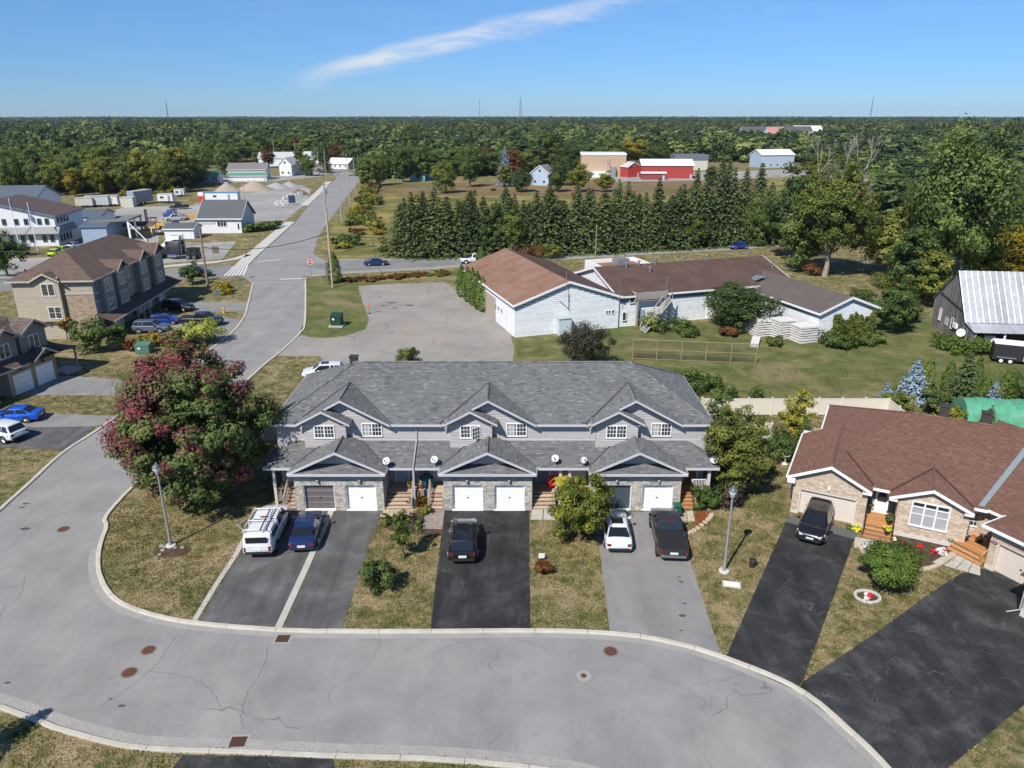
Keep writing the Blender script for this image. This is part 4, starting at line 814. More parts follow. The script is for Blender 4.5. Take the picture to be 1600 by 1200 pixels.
roof_plane(r2, t2, [(-2.6, 1.9, 2.99), (8.4, 1.9, 2.99), (8.4, 9.9, 6.2), (-6.5, 9.9, 6.2)], w=0.3, h=0.13); roof_plane(r2, None, [(8.4, 9.95, 6.2), (8.4, 15, 4.0), (-1.0, 15, 4.0), (-6.0, 9.95, 6.2)])
f2.box(-0.5, 8.4, -0.52, -0.4, 2.92, 3.1); f2.box(-0.55, -0.45, -0.5, 2.0, 2.92, 3.1); f2.box(-2.6, -0.55, 1.82, 1.94, 2.84, 3.02); f2.build('fascia', WHITE, b2)
MB().box(-0.45, 8.3, -0.4, 0, 2.90, 2.94).build('soffit', WHITE, b2)
rf2 = r2.build('roof', SHBRB, b2); stuff(t2.build('shingle', SHBR, rf2))
d2 = MB().box(-0.14, -0.06, 0.9, 1.85, 0.65, 2.6).build('front_door', paint('pale blue door', (0.46, 0.55, 0.63), 0.5), b2); MB().box(-0.16, -0.14, 1.1, 1.65, 1.5, 2.4).build('door_window', GLASS, d2)
MB().box(-2.4, -0.05, 0.6, 2.58, 0, 0.5).build('porch_base', CONCW, b2)
for k in range(13): MB().box(-2.42, -0.06, 0.58+k*0.153, 0.58+k*0.153+0.144, 0.5, 0.54, rnd.random()).build('deck_board', ORANGEW, b2)
steps(b2, -2.45, -0.12, -0.3, 3, 0.30, 0.18, 0, ORANGEW); railing(b2, (-0.17, -0.25), (-0.17, 0.7), 0.05, 0.52, 0.85, ORANGEW, 5)
# corner of the next brick house at the frame edge
b3 = thing('brick_house', 'corner of another tan brick house at the lower right edge with downspout', 'house', (*(30.27, 36.36), 0), A2)
MB().box(0, 5, 0.02, 3, 0, 2.8).build('wall', BMORT, b3); stone_wall(b3, [(0, 0.01, 0.5), (5, 0.01, 0.5), (5, 0.01, 2.8), (0, 0.01, 2.8)], BRICK, 'brickwork', 0.3, 0.1, BMORT); stone_wall(b3, [(-0.005, 3, 0.5), (-0.005, 0, 0.5), (-0.005, 0, 2.8), (-0.005, 3, 2.8)], BRICK, 'brickwork', 0.3, 0.1, BMORT)
MB().box(-0.04, 5, -0.03, 3, 0, 0.5).build('foundation', CONCW, b3); MB().tube((-0.12, 0.0, 2.7), (-0.12, 0.0, 0.35), 0.045, 0.045, 7).tube((-0.12, 0.0, 0.35), (-0.55, -0.5, 0.1), 0.04, 0.04, 7).build('downspout', paint('downspout grey', (0.36, 0.355, 0.35)), b3)
rp, rq = MB(), MB(); roof_plane(rp, rq, [(-0.4, -0.4, 2.8), (5, -0.4, 2.8), (5, 3, 4.2), (2, 3, 4.2)], w=0.3, h=0.13); roof_plane(rp, rq, [(-0.4, 3, 2.8), (-0.4, -0.4, 2.8), (2, 3, 4.2)], w=0.3, h=0.13); q_ = rp.build('roof', SHBRB, b3); stuff(rq.build('shingle', SHBR, q_))

# ================================================================ left brown-roofed townhouses
TAN = tone_mat('tan siding', [(0, (0.36, 0.305, 0.235)), (1, (0.40, 0.345, 0.27))], 0.75, 0.05, 4)
GTAN = tone_mat('grey tan siding', [(0, (0.23, 0.215, 0.195)), (1, (0.265, 0.25, 0.225))], 0.75, 0.05, 4)
LBRICK = tone_mat('mottled tan brick', [(0, (0.26, 0.19, 0.135)), (0.5, (0.345, 0.265, 0.195)), (1, (0.41, 0.325, 0.245))], 0.9, 0.12, 7)
LMORT = paint('brick mortar', (0.36, 0.30, 0.24), 0.95)
SHB2 = tone_mat('mid brown shingles', [(0.0, (0.118, 0.082, 0.066)), (0.5, (0.134, 0.094, 0.076)), (1, (0.15, 0.107, 0.088))], 0.95, 0.04, 3)
SHB2B = paint('mid brown shingle base', (0.125, 0.088, 0.07), 0.95)
TTRIM = paint('tan trim', (0.44, 0.39, 0.32), 0.6)
def rp_(base, tabs, pts): roof_plane(base, tabs, pts, 0.12, 0.6, 0.22)
lb = thing('townhouse_block', 'three-storey brown-roofed townhouse block with tan brick end wall, left of the side street', 'townhouse', (-54.83, 94.49, 0), R(4.3))
ZE2, ZR2, LW, LL = 7.9, 10.9, -10.0, 24.5
MB().box(LW, 0, 0, LL, 0, ZE2).build('wall', GTAN, lb)
lap_wall(lb, [(LW, -0.01, 0), (-4.2, -0.01, 0), (-4.2, -0.01, ZE2), (LW, -0.01, ZE2)], TAN, h=0.2); lap_wall(lb, [(-4.2, -0.01, 6.1), (0, -0.01, 6.1), (0, -0.01, ZE2), (-4.2, -0.01, ZE2)], TAN, h=0.2)
stone_wall(lb, [(-4.2, -0.02, 0), (0, -0.02, 0), (0, -0.02, 6.0), (-4.2, -0.02, 6.0)], LBRICK, 'brickwork', 0.4, 0.14, LMORT)
MB().box(-4.25, 0.05, -0.12, 0, 5.98, 6.12).build('band_course', TTRIM, lb)
MB().box(-7.0, -3.9, -0.55, -0.01, 2.5, ZE2+0.4).build('bay', TAN, lb); lap_wall(lb, [(-7.0, -0.56, 2.55), (-3.9, -0.56, 2.55), (-3.9, -0.56, ZE2+0.2), (-5.45, -0.56, ZE2+1.0), (-7.0, -0.56, ZE2+0.2)], TAN, h=0.2)
win(lb, -5.3, -0.57, 6.75, 0, 1.5, 1.5, 2, 1, 1, glass=GLASS); win(lb, -5.0, -0.57, 3.7, 0, 1.5, 1.5, 2, 1, 2)
r_, t_ = MB(), MB(); e = 0.5
rp_(r_, t_, [(e, -e, ZE2), (e, LL+e, ZE2), (-5, LL-4.5, ZR2), (-5, 4.8, ZR2)]); rp_(r_, t_, [(LW-e, -e, ZE2), (e, -e, ZE2), (-5, 4.8, ZR2)]); rp_(r_, None, [(LW-e, LL+e, ZE2), (LW-e, -e, ZE2), (-5, 4.8, ZR2), (-5, LL-4.5, ZR2)]); rp_(r_, None, [(e, LL+e, ZE2), (LW-e, LL+e, ZE2), (-5, LL-4.5, ZR2)])
def gab_s(u, vf, hw, ze, zr, vb):      # little gable facing south
    rp_(r_, t_, [(u-hw, vf, ze), (u, vf, zr), (u, vb, zr)]); rp_(r_, t_, [(u, vf, zr), (u+hw, vf, ze), (u, vb, zr)])
gab_s(-5.45, -1.0, 1.95, ZE2+0.02, ZE2+1.05, 1.4)
ff = MB(); rake(ff, (-7.4, -1.0, ZE2), (-5.45, -1.0, ZE2+1.05), 0.2); rake(ff, (-5.45, -1.0, ZE2+1.05), (-3.5, -1.0, ZE2), 0.2)
ff.box(LW-e, -7.4, -e-0.1, -e, ZE2-0.2, ZE2); ff.box(-3.5, e, -e-0.1, -e, ZE2-0.2, ZE2); ff.box(e, e+0.1, -e, LL+e, ZE2-0.2, ZE2)
for (v0, v1, zt, big) in ((1.2, 4.4, ZE2, 0), (5.6, 8.6, ZE2+0.1, 1), (13.2, 16.4, ZE2+0.1, 1), (18.6, 22.4, ZE2, 0)):
    MB().box(0, 0.75, v0, v1, 2.9, zt).build('bay', GTAN, lb); lap_wall(lb, [(0.76, v0, 2.9), (0.76, v1, 2.9), (0.76, v1, zt), (0.76, v0, zt)], GTAN, h=0.2); lap_wall(lb, [(0, v0-0.01, 2.9), (0.75, v0-0.01, 2.9), (0.75, v0-0.01, zt), (0, v0-0.01, zt)], GTAN, h=0.2)
    vm = (v0+v1)/2; hw = (v1-v0)/2+0.5; zr = zt+hw*0.62
    if big or v0 > 15:
        rp_(r_, t_, [(1.25, vm-hw, zt), (1.25, vm, zr), (-3.4, vm, zr)]); rp_(r_, t_, [(1.25, vm, zr), (1.25, vm+hw, zt), (-3.4, vm, zr)])
        MB().poly([(0.8, vm-hw+0.3, zt-0.1), (0.8, vm+hw-0.3, zt-0.1), (0.8, vm, zr-0.15)]).build('gable', SHB2B, lb)
        rake(ff, (1.25, vm-hw, zt), (1.25, vm, zr), 0.2, out=(1, 0)); rake(ff, (1.25, vm, zr), (1.25, vm+hw, zt), 0.2, out=(1, 0))
    win(lb, 0.78, vm, 6.7, R(90), 1.9, 1.5, 3, 1, 2); win(lb, 0.78, vm, 4.1, R(90), 1.7, 1.4, 3, 1, 2)
for v in (0.6, 10.9, 17.5): win(lb, 0.02, v if v > 1 else 0.62, 6.7, R(90), 0.9, 1.5, 2, 1, 1); win(lb, 0.02, v if v > 1 else 0.62, 4.1, R(90), 0.9, 1.5, 2, 1, 1)
rp_(r_, t_, [(2.3, -0.6, 2.45), (2.3, LL+0.3, 2.45), (0.0, LL+0.3, 3.35), (0.0, -0.6, 3.35)]); ff.box(2.3, 2.4, -0.6, LL+0.3, 2.3, 2.48)
for v in (0.2, 2.0, 7.0, 9.0, 11.2, 17.4): MB().box(2.0, 2.2, v, v+0.2, 0, 2.4).build('porch_post', TTRIM, lb)
for v in (4.4, 13.2, 15.9, 21.2): garage_door(lb, 0.06, v+0.4, 0, 2.3, 2.1, GWH, 4, 4, R(90))
for v in (1.5, 10.4, 18.9): MB().box(0.02, 0.1, v, v+0.95, 0.3, 2.3).build('front_door', paint('dark door', (0.06, 0.05, 0.05), 0.5), lb)
rr = r_.build('roof', SHB2B, lb); stuff(t_.build('shingle', SHB2, rr)); ff.build('fascia', TTRIM, lb)
MB().tube((-8.6, 1.2, ZE2+0.7), (-8.6, 1.2, ZE2+1.3), 0.08, 0.08, 8).build('vent_pipe', BLACKM, lb)

la = thing('townhouse_block', 'grey-brown two-storey townhouse at the left edge with two white garage doors in shade', 'townhouse', (-51.45, 79.4, 0), R(-11.5))
SHB3 = tone_mat('grey brown shingles', [(0.0, (0.082, 0.062, 0.054)), (0.5, (0.115, 0.09, 0.08)), (1, (0.155, 0.125, 0.11))], 0.95, 0.08, 4)
MB().box(-11, -1.7, -18, 0, 0, 5.7).build('wall', GTAN, la); MB().box(-1.8, 0, -6.9, -0.6, 0, 3.0).build('garage_wall', LMORT, la)
r_, t_, ff = MB(), MB(), MB()
lap_wall(la, [(-1.69, -18, 2.5), (-1.69, 0, 2.5), (-1.69, 0, 5.7), (-1.69, -18, 5.7)], GTAN, h=0.2)
stone_wall(la, [(0.01, -6.9, 0), (0.01, -0.6, 0), (0.01, -0.6, 3.0), (0.01, -6.9, 3.0)], LBRICK, 'brickwork', 0.4, 0.14, LMORT); stone_wall(la, [(0, -0.59, 0), (-1.7, -0.59, 0), (-1.7, -0.59, 3.0), (0, -0.59, 3.0)], LBRICK, 'brickwork', 0.4, 0.14, LMORT)
for v in (-5.35, -2.35):
    MB().box(0.0, 0.1, v-1.3, v-1.18, 0, 2.3).box(0, 0.1, v+1.18, v+1.3, 0, 2.3).box(0, 0.1, v-1.18, v+1.18, 2.15, 2.3).build('door_trim', TTRIM, la); garage_door(la, 0.07, v, 0.02, 2.36, 2.12, GWH, 4, 4, R(90))
    MB().box(0.02, 0.16, v-0.1, v+0.1, 2.45, 2.75).build('wall_light', BLACKM, la)
for (v0, v1) in ((-3.6, -0.05), (-7.4, -4.1), (-13, -9.6)):
    MB().box(-1.7, -1.05, v0, v1, 2.9, 5.7).build('bay', GTAN, la); lap_wall(la, [(-1.04, v0, 2.9), (-1.04, v1, 2.9), (-1.04, v1, 5.7), (-1.04, v0, 5.7)], GTAN, h=0.2); vm = (v0+v1)/2; win(la, -1.02, vm, 4.6, R(90), 1.25, 1.35, 2, 1, 1)
    hw, zt = (v1-v0)/2+0.55, 5.75; zr = zt+hw*0.6
    rp_(r_, t_, [(-0.4, vm-hw, zt), (-0.4, vm, zr), (-4.6, vm, zr)]); rp_(r_, t_, [(-0.4, vm, zr), (-0.4, vm+hw, zt), (-4.6, vm, zr)])
    MB().poly([(-1.03, vm-hw+0.4, zt-0.1), (-1.03, vm+hw-0.4, zt-0.1), (-1.03, vm, zr-0.2)]).build('gable', GTAN, la); rake(ff, (-0.4, vm-hw, zt), (-0.4, vm, zr), 0.22, out=(1, 0)); rake(ff, (-0.4, vm, zr), (-0.4, vm+hw, zt), 0.22, out=(1, 0))
rp_(r_, t_, [(-1.2, -18.5, 5.72), (-1.2, 0.5, 5.72), (-6.35, -4.6, 8.7), (-6.35, -18.5, 8.7)]); rp_(r_, t_, [(-1.2, 0.5, 5.72), (-11.5, 0.5, 5.72), (-6.35, -4.6, 8.7)]); rp_(r_, None, [(-11.5, 0.5, 5.72), (-11.5, -18.5, 5.72), (-6.35, -18.5, 8.7), (-6.35, -4.6, 8.7)])
rp_(r_, t_, [(0.5, -18, 3.0), (0.5, 0.6, 3.0), (-1.7, 0.6, 3.95), (-1.7, -18, 3.95)]); rp_(r_, t_, [(0.5, 0.6, 3.0), (0.4, 2.6, 2.85), (-1.9, 2.6, 2.85), (-1.9, 0.6, 3.9)])
for (v0, v1) in ((-3.7, -0.9),):
    vm = (v0+v1)/2; hw = 1.75; rp_(r_, t_, [(0.75, vm-hw, 3.05), (0.75, vm, 4.1), (-1.7, vm, 4.1), (-1.7, vm-hw, 3.05)]); rp_(r_, t_, [(0.75, vm, 4.1), (0.75, vm+hw, 3.05), (-1.7, vm+hw, 3.05), (-1.7, vm, 4.1)]); rake(ff, (0.75, vm-hw, 3.05), (0.75, vm, 4.1), 0.2, out=(1, 0)); rake(ff, (0.75, vm, 4.1), (0.75, vm+hw, 3.05), 0.2, out=(1, 0)); MB().poly([(0.1, vm-hw+0.2, 3.0), (0.1, vm+hw-0.2, 3.0), (0.1, vm, 3.95)]).build('gable', GTAN, la)
ff.box(0.5, 0.6, -18, -4.5, 2.85, 3.03); ff.box(-1.2, -1.1, -18.5, 0.5, 5.55, 5.74)
rr = r_.build('roof', SHB2B, la); stuff(t_.build('shingle', SHB3, rr)); ff.build('fascia', TTRIM, la)
MB().box(0.0, 0.18, 2.2, 2.38, 0, 2.8).build('porch_post', POSTW, la); MB().box(-1.9, 0.4, 0.3, 2.6, 0, 0.25).build('porch_slab', CONC, la)
for v in (-7.2, -9.0): MB().box(0.25, 0.4, v, v+0.15, 0, 2.9).build('porch_post', TTRIM, la)

# ================================================================ the long blue-white building
BLUEW = tone_mat('pale blue siding', [(0, (0.63, 0.655, 0.67)), (1, (0.71, 0.735, 0.75))], 0.7, 0.05, 2)
BLUEF = paint('blue fascia', (0.115, 0.165, 0.23), 0.6, var=0.06)
RBR = ground_mat('faded red brown roofing', [(0.3, (0.185, 0.102, 0.072)), (0.55, (0.235, 0.137, 0.10)), (0.75, (0.27, 0.17, 0.13))], 0.35, fine=5, bump=0.2, patch=[((0.10, 0.065, 0.05), 0.8, 0.66, 0.74)])
DBR = ground_mat('dark brown roofing', [(0.3, (0.075, 0.048, 0.040)), (0.6, (0.108, 0.068, 0.056)), (0.78, (0.155, 0.09, 0.072))], 0.35, fine=5, bump=0.2, patch=[((0.16, 0.085, 0.065), 0.5, 0.62, 0.74)])
GRR = ground_mat('plain grey roofing', [(0.3, (0.098, 0.082, 0.074)), (0.7, (0.125, 0.106, 0.096))], 0.4, fine=6, bump=0.15)
AW = R(18.5); WO = (0.43, 94.79)
ww = thing('workshop_building', 'long pale blue sided building with brown roofs beside the parking lot', 'building', (WO[0], WO[1], 0), AW)
def gable_block(par, u0, u1, v0, v1, ze, zr, ridge, wall, roofm, over=0.4, fasm=None, h=0.28, lap=True, sides='swe'):
    """walls, two roof slopes, barge boards; ridge runs along 'u' or 'v'"""
    MB().box(u0, u1, v0, v1, 0, ze).build('wall', wall, par)
    um, vm = (u0+u1)/2, (v0+v1)/2; g, f = MB(), MB(); o = over
    if ridge == 'v':
        k = (zr-ze)/(um-u0); zo = ze-o*k
        for v in (v0, v1): g.poly([(u0, v, ze), (u1, v, ze), (um, v, zr)])
        pl = [[(u0-o, v0-o, zo), (um, v0-o, zr), (um, v1+o, zr), (u0-o, v1+o, zo)], [(um, v0-o, zr), (u1+o, v0-o, zo), (u1+o, v1+o, zo), (um, v1+o, zr)]]
        rake(f, (u0-o, v0-o, zo+0.14), (um, v0-o, zr+0.14), 0.3); rake(f, (um, v0-o, zr+0.14), (u1+o, v0-o, zo+0.14), 0.3)
        f.box(u0-o-0.1, u0-o, v0-o, v1+o, zo-0.1, zo+0.14); f.box(u1+o, u1+o+0.1, v0-o, v1+o, zo-0.1, zo+0.14)
        if lap: lap_wall(par, [(u0, v0-0.01, 0), (u1, v0-0.01, 0), (u1, v0-0.01, ze), (um, v0-0.01, zr-0.15), (u0, v0-0.01, ze)], wall, h=h)
    else:
        k = (zr-ze)/(vm-v0); zo = ze-o*k
        for u in (u0, u1): g.poly([(u, v0, ze), (u, v1, ze), (u, vm, zr)])
        pl = [[(u0-o, v0-o, zo), (u1+o, v0-o, zo), (u1+o, vm, zr), (u0-o, vm, zr)], [(u0-o, vm, zr), (u1+o, vm, zr), (u1+o, v1+o, zo), (u0-o, v1+o, zo)]]
        for u, d in ((u0-o, -1), (u1+o, 1)): rake(f, (u, v0-o, zo+0.14), (u, vm, zr+0.14), 0.3, out=(d, 0)); rake(f, (u, vm, zr+0.14), (u, v1+o, zo+0.14), 0.3, out=(d, 0))
        f.box(u0-o, u1+o, v0-o-0.1, v0-o, zo-0.1, zo+0.14); f.box(u0-o, u1+o, v1+o, v1+o+0.1, zo-0.1, zo+0.14)
        if lap: lap_wall(par, [(u0, v0-0.01, 0), (u1, v0-0.01, 0), (u1, v0-0.01, ze), (u0, v0-0.01, ze)], wall, h=h)
    stuff(g.build('gable', wall, par))
    for p in pl:
        r = MB(); r.slab([(a, b, c+0.12) for a, b, c in p], 0.14); r.build('roof', roofm, par)
    if lap and 'w' in sides: lap_wall(par, [(u0-0.01, v1, 0), (u0-0.01, v0, 0), (u0-0.01, v0, ze), (u0-0.01, v1, ze)], wall, h=h)
    f.build('fascia', fasm or WHITE, par)
gable_block(ww, 0, 15.2, 0, 26.8, 4.5, 7.05, 'v', BLUEW, RBR)
gable_block(ww, 15.4, 44.0, 0.3, 16.5, 4.4, 6.9, 'u', BLUEW, DBR)
gable_block(ww, 37.0, 46.2, -14.4, 7.0, 3.9, 5.6, 'v', BLUEW, GRR)
MB().slab([(7.7, -0.35, 7.2), (15.5, -0.35, 4.6), (15.5, 27.1, 4.6), (7.7, 27.1, 7.2)], 0.03).build('roof', DBR, ww)
fr = MB(); 
fr.poly([(-0.02, -0.03, 4.45), (-0.02, -0.03, 3.75), (7.6, -0.03, 6.25), (7.6, -0.03, 6.95)][::-1]); fr.poly([(7.6, -0.03, 6.95), (7.6, -0.03, 6.25), (15.22, -0.03, 3.75), (15.22, -0.03, 4.45)][::-1])
fr.poly([(36.98, -14.43, 3.85), (36.98, -14.43, 3.3), (41.6, -14.43, 4.95), (41.6, -14.43, 5.5)][::-1]); fr.poly([(41.6, -14.43, 5.5), (41.6, -14.43, 4.95), (46.22, -14.43, 3.3), (46.22, -14.43, 3.85)][::-1])
fr.box(15.5, 36.9, 0.18, 0.28, 3.5, 4.3); fr.box(36.9, 36.98, -14.4, 0.2, 3.2, 3.75); fr.build('fascia_panel', BLUEF, ww)
for (x, z, w_) in ((6.2, 2.15, 0.75), (13.6, 2.35, 0.7)): win(ww, x, -0.02, z, 0, w_, 0.4, 2, 1, 1)
win(ww, 14.35, -0.02, 2.35, 0, 0.35, 0.55, 1, 1, 1)
for (x, z, w_, h_) in ((17.3, 3.85, 0.7, 0.9), (16.2, 1.5, 0.5, 1.1)): win(ww, x, 0.15, z, 0, w_, h_, 1, 1, 1)
MB().box(18.2, 19.3, 0.1, 0.28, 0, 2.2).build('door', paint('grey blue door', (0.30, 0.37, 0.42), 0.5), ww); MB().box(29.6, 30.6, 0.1, 0.28, 0, 2.1).build('door', WHITE, ww)
for k in range(2): MB().box(-0.1, -0.02, 0.6+k*1.7, 1.9+k*1.7, 0, 3.1).build('door', WHITE, ww)
for v in (5.5, 7.0, 8.3): MB().box(-0.12, -0.02, v, v+0.35, 2.0, 2.5).build('vent_cover', paint('grey cover', (0.2, 0.2, 0.2), 0.6), ww)
fc = MB(); fc.box(-0.08, -0.02, 8.6, 14, 0, 3.4); fc.build('timber_screen', paint('beige boards', (0.36, 0.30, 0.24), 0.85, var=0.15), ww)
# parapet box behind the dark roof
pb = MB()
for b in ((20.6, 29.8, 17.0, 17.4), (20.6, 29.8, 23.6, 24.0), (20.6, 21.0, 17.4, 23.6), (29.4, 29.8, 17.4, 23.6)): pb.box(*b, 0, 5.0)
pb.build('parapet', WHITE, ww); MB().box(21.0, 29.4, 17.4, 23.6, 4.2, 4.4).build('flat_roof', RBR, ww)
MB().box(24.2, 26.4, 19, 21, 4.4, 5.7).build('rooftop_unit', METALG, ww)
pipe = None
for k, (u, v) in enumerate(((20, 7.6), (22.2, 7.9), (25, 8.1), (30, 8.2), (34, 8.2), (38.5, 9), (42, 8.8), (23, 5.9), (43.5, 4.5))):
    q = MB(); zb = 6.9-abs(v-8.4)*0.3; q.tube((0, 0, -0.3), (0, 0, 0.7), 0.13, 0.13, 8); q.lathe([(0.24, 0.7), (0.24, 0.82), (0.1, 0.92)], 8); q.build('vent_pipe', METALG, ww, loc=(u, v, zb))
ch = MB(); ch.slab([(37.9, 0.8, 5.0), (39.6, 0.8, 5.5), (39.2, 2.4, 5.45), (37.9, 2.4, 4.95)], 0.06); ch.build('roof_hatch', METALG, ww)
an = MB(); an.tube((7.0, -0.5, 5.0), (7.0, -0.5, 8.6), 0.03, 0.03, 5); an.tube((7.6, -0.1, 3.2), (7.6, -0.1, 5.4), 0.06, 0.06, 5); an.tube((6.2, -0.1, 4.6), (7.6, -0.35, 3.4), 0.04, 0.04, 5); an.build('antenna_bracket', METALG, ww)
for (u, v) in ((15.0, -0.5), (22.6, 0.2)): MB().tube((u, v, 3.6), (u, v, 7.0), 0.03, 0.02, 5).build('antenna', METALG, ww)
# wooden fire stair with balcony
fs = thing('fire_stair', 'weathered timber fire stair and balcony on the blue-white building', 'staircase', (*(17.98, 96.95), 0), AW)
fx, fy = 2.6, 4.0
for (x, y) in ((0.6, 3.2), (5.6, 3.2), (0.6, 6.2), (5.6, 6.2)): MB().box(x-0.12, x+0.12, y-0.12, y+0.12, 0, 3.6).build('post', POSTW, fs)
for k in range(11): MB().box(0.4, 5.8, 3.1+k*0.3, 3.1+k*0.3+0.26, 3.6, 3.68).build('deck_board', POSTW, fs)
GREYW = paint('pale grey timber', (0.36, 0.34, 0.31), 0.85, var=0.15, vs=5)
railing(fs, (0.4, 3.1), (5.0, 3.1), 3.68, 3.68, 1.1, GREYW, 22, bal=0.1); railing(fs, (0.4, 3.1), (0.4, 6.3), 3.68, 3.68, 1.1, GREYW, 15, bal=0.1); railing(fs, (0.4, 6.3), (5.8, 6.3), 3.68, 3.68, 1.1, GREYW, 22, bal=0.1)
for k in range(16):
    t = k/15; MB().cbox((0.2+t*5.2, 0.2+t*2.6, 0.2+t*3.45), (0.42, 1.3, 0.06)).build('tread', GREYW, fs)
for s in (-0.65, 0.65):
    p, q = Vector((0.0, 0.2+s, 0.1)), Vector((5.5, 2.9+s, 3.75)); MB().tube(p, q, 0.11, 0.11, 4).build('stringer', GREYW, fs); MB().tube(p+Vector((0, 0, 1.0)), q+Vector((0, 0, 1.0)), 0.07, 0.07, 4).build('handrail', GREYW, fs)
    for k in range(5): e_ = p.lerp(q, k/4); MB().tube(e_, e_+Vector((0, 0, 1.05)), 0.06, 0.06, 4).build('post', GREYW, fs)
# long-run things around it
def shed(name, label, p, rz, w, d, h, rise, wm, rm, group=None, door=True):
    o = thing(name, label, 'shed', (p[0], p[1], 0), rz, group); gable_block(o, -w/2, w/2, -d/2, d/2, h, h+rise, 'u', wm, rm, 0.15, lap=False)
    if door: MB().box(-w*0.2, w*0.2, -d/2-0.05, -d/2, 0, h*0.85).build('door', WHITE, o)
    return o
shed('garden_shed', 'small white garden shed against the blue-white gable wall', (12.11, 100.20), AW, 3.0, 2.2, 1.9, 0.6, WHITE, WHITE)
tk = thing('storage_tank', 'pale grey upright storage box against the blue-white gable wall', 'tank', (*(6.97, 96.32), 0), AW); MB().box(-0.9, 0.9, -0.7, 0.7, 0, 2.3).build('body', paint('faded tank', (0.50, 0.56, 0.58), 0.5), tk); MB().box(-1.0, 1.0, -0.8, 0.8, 2.3, 2.45).build('lid', paint('faded lid', (0.42, 0.5, 0.5), 0.5), tk)
# stacked white blocks by the grey wing
BLK = paint('white foam block', (0.62, 0.60, 0.57), 0.9, var=0.12, vs=2)
for si, (p, n, wd, lb_) in enumerate((((33.73, 96.01), 7, 2.6, 'left'), ((36.26, 94.79), 8, 2.6, 'middle'), ((38.43, 93.00), 7, 2.8, 'right'))):
    st = thing('block_stack', 'tall stack of white slabs by the grey-roofed wing, the %s one' % lb_, 'stack', (p[0], p[1], 0), AW, 'stacks of white slabs')
    for k in range(n):
        for j in range(2): MB().box(-wd/2+j*wd/2+0.03, -wd/2+(j+1)*wd/2-0.03, -1.1, 1.1, k*0.33+0.07, k*0.33+0.27).build('slab', BLK, st, loc=(rnd.uniform(-.06, .06), rnd.uniform(-.08, .08), 0))
for p, rz in (((33.11, 98.55), 0.5), ((31.74, 91.85), 1.2)):
    q = MB(); 
    for k in range(3): q.box(-1.6, 1.6, -0.5, 0.5, k*0.2, k*0.2+0.16)
    tag(q.build('slab_pile', BLK, None, loc=(p[0], p[1], 0), rz=rz), 'loose white slabs lying beside the stacks, %s' % ('at the back' if rz < 1 else 'at the front'), 'slabs')

# ================================================================ weathered barn on the right
BARNW = tone_mat('weathered barn boards', [(0, (0.11, 0.10, 0.096)), (0.5, (0.18, 0.168, 0.16)), (1, (0.30, 0.285, 0.275))], 0.9, 0.2, 5)
TIN = tone_mat('corrugated tin', [(0, (0.36, 0.375, 0.39)), (0.6, (0.43, 0.445, 0.46)), (1, (0.48, 0.495, 0.51))], 0.42, 0.06, 2, 0.5, 0.06, 0.25)
bn = thing('barn', 'weathered grey board barn with steep tin roof at the right', 'barn', (58.25, 89.07, 0), R(-6))
prof = [(0.0, 0.0), (12.0, 0.0), (12.0, 4.0), (6.6, 8.7), (2.4, 3.1), (0.0, 2.4)]
MB().poly([(0, v, z) for v, z in reversed(prof)]).box(0.1, 24, 2.6, 11.9, 0, 3.0).build('wall', paint('barn core', (0.05, 0.046, 0.045), 0.95), bn)
k = 0; v = 0.0
def top(v): return 2.4+v*0.29 if v < 2.4 else (3.1+(v-2.4)*1.333 if v < 6.6 else 8.7-(v-6.6)*0.87)
while v < 11.9:
    x = -0.02-rnd.random()*0.03; MB().poly([(x, v+0.26, 0), (x, v+0.01, 0), (x, v+0.01, top(v+0.01)), (x, v+0.26, top(v+0.26))][::1], rnd.random()).poly([(x, v+0.26, 0), (x, v+0.26, top(v+0.26)), (x+0.05, v+0.26, top(v+0.26)), (x+0.05, v+0.26, 0)], 0.1).build('board', BARNW, bn); v += 0.27
def tin(q, n):
    a, b, c, d = (Vector(p) for p in q)         # a-b along the eave, d-c along the ridge
    for k in range(n):
        p0, p1, p2, p3 = a.lerp(b, k/n), a.lerp(b, (k+1)/n), d.lerp(c, (k+1)/n), d.lerp(c, k/n); up = Vector((0, 0, 0.05)); m0, m1 = p0.lerp(p1, 0.12)+up, p3.lerp(p2, 0.12)+up; e0, e1 = p0.lerp(p1, 0.2), p3.lerp(p2, 0.2); t = rnd.random()
        MB().poly([p0, m0, m1, p3], t).poly([m0, e0, e1, m1], t).poly([e0, p1, p2, e1], t).build('roof_sheet', TIN, bn)
tin([(-0.3, 2.2, 3.0), (24, 2.2, 3.0), (24, 6.6, 8.85), (-0.3, 6.6, 8.85)], 32); tin([(24, 12.4, 3.75), (-0.3, 12.4, 3.75), (-0.3, 6.6, 8.85), (24, 6.6, 8.85)], 12)
tin([(-0.2, -0.3, 2.35), (24, -0.3, 2.35), (24, 2.5, 3.0), (-0.2, 2.5, 3.0)], 32)
for x in (0.1, 3.6, 6.4, 9.2, 12): MB().box(x, x+0.2, 0, 0.2, 0, 2.4).build('post', WHITE if x > 3 else POSTW, bn)
win(bn, -0.08, 9.6, 2.2, R(-90), 0.5, 1.5, 2, 1, 1); win(bn, -0.08, 5.9, 1.9, R(-90), 0.45, 1.3, 1, 1, 2); MB().box(-0.35, -0.06, 4.3, 5.2, 1.6, 2.2).build('air_unit', WHITE, bn); MB().box(-0.12, -0.06, 7.0, 8.0, 1.2, 2.3).build('door', paint('pale door', (0.5, 0.47, 0.4), 0.7), bn)
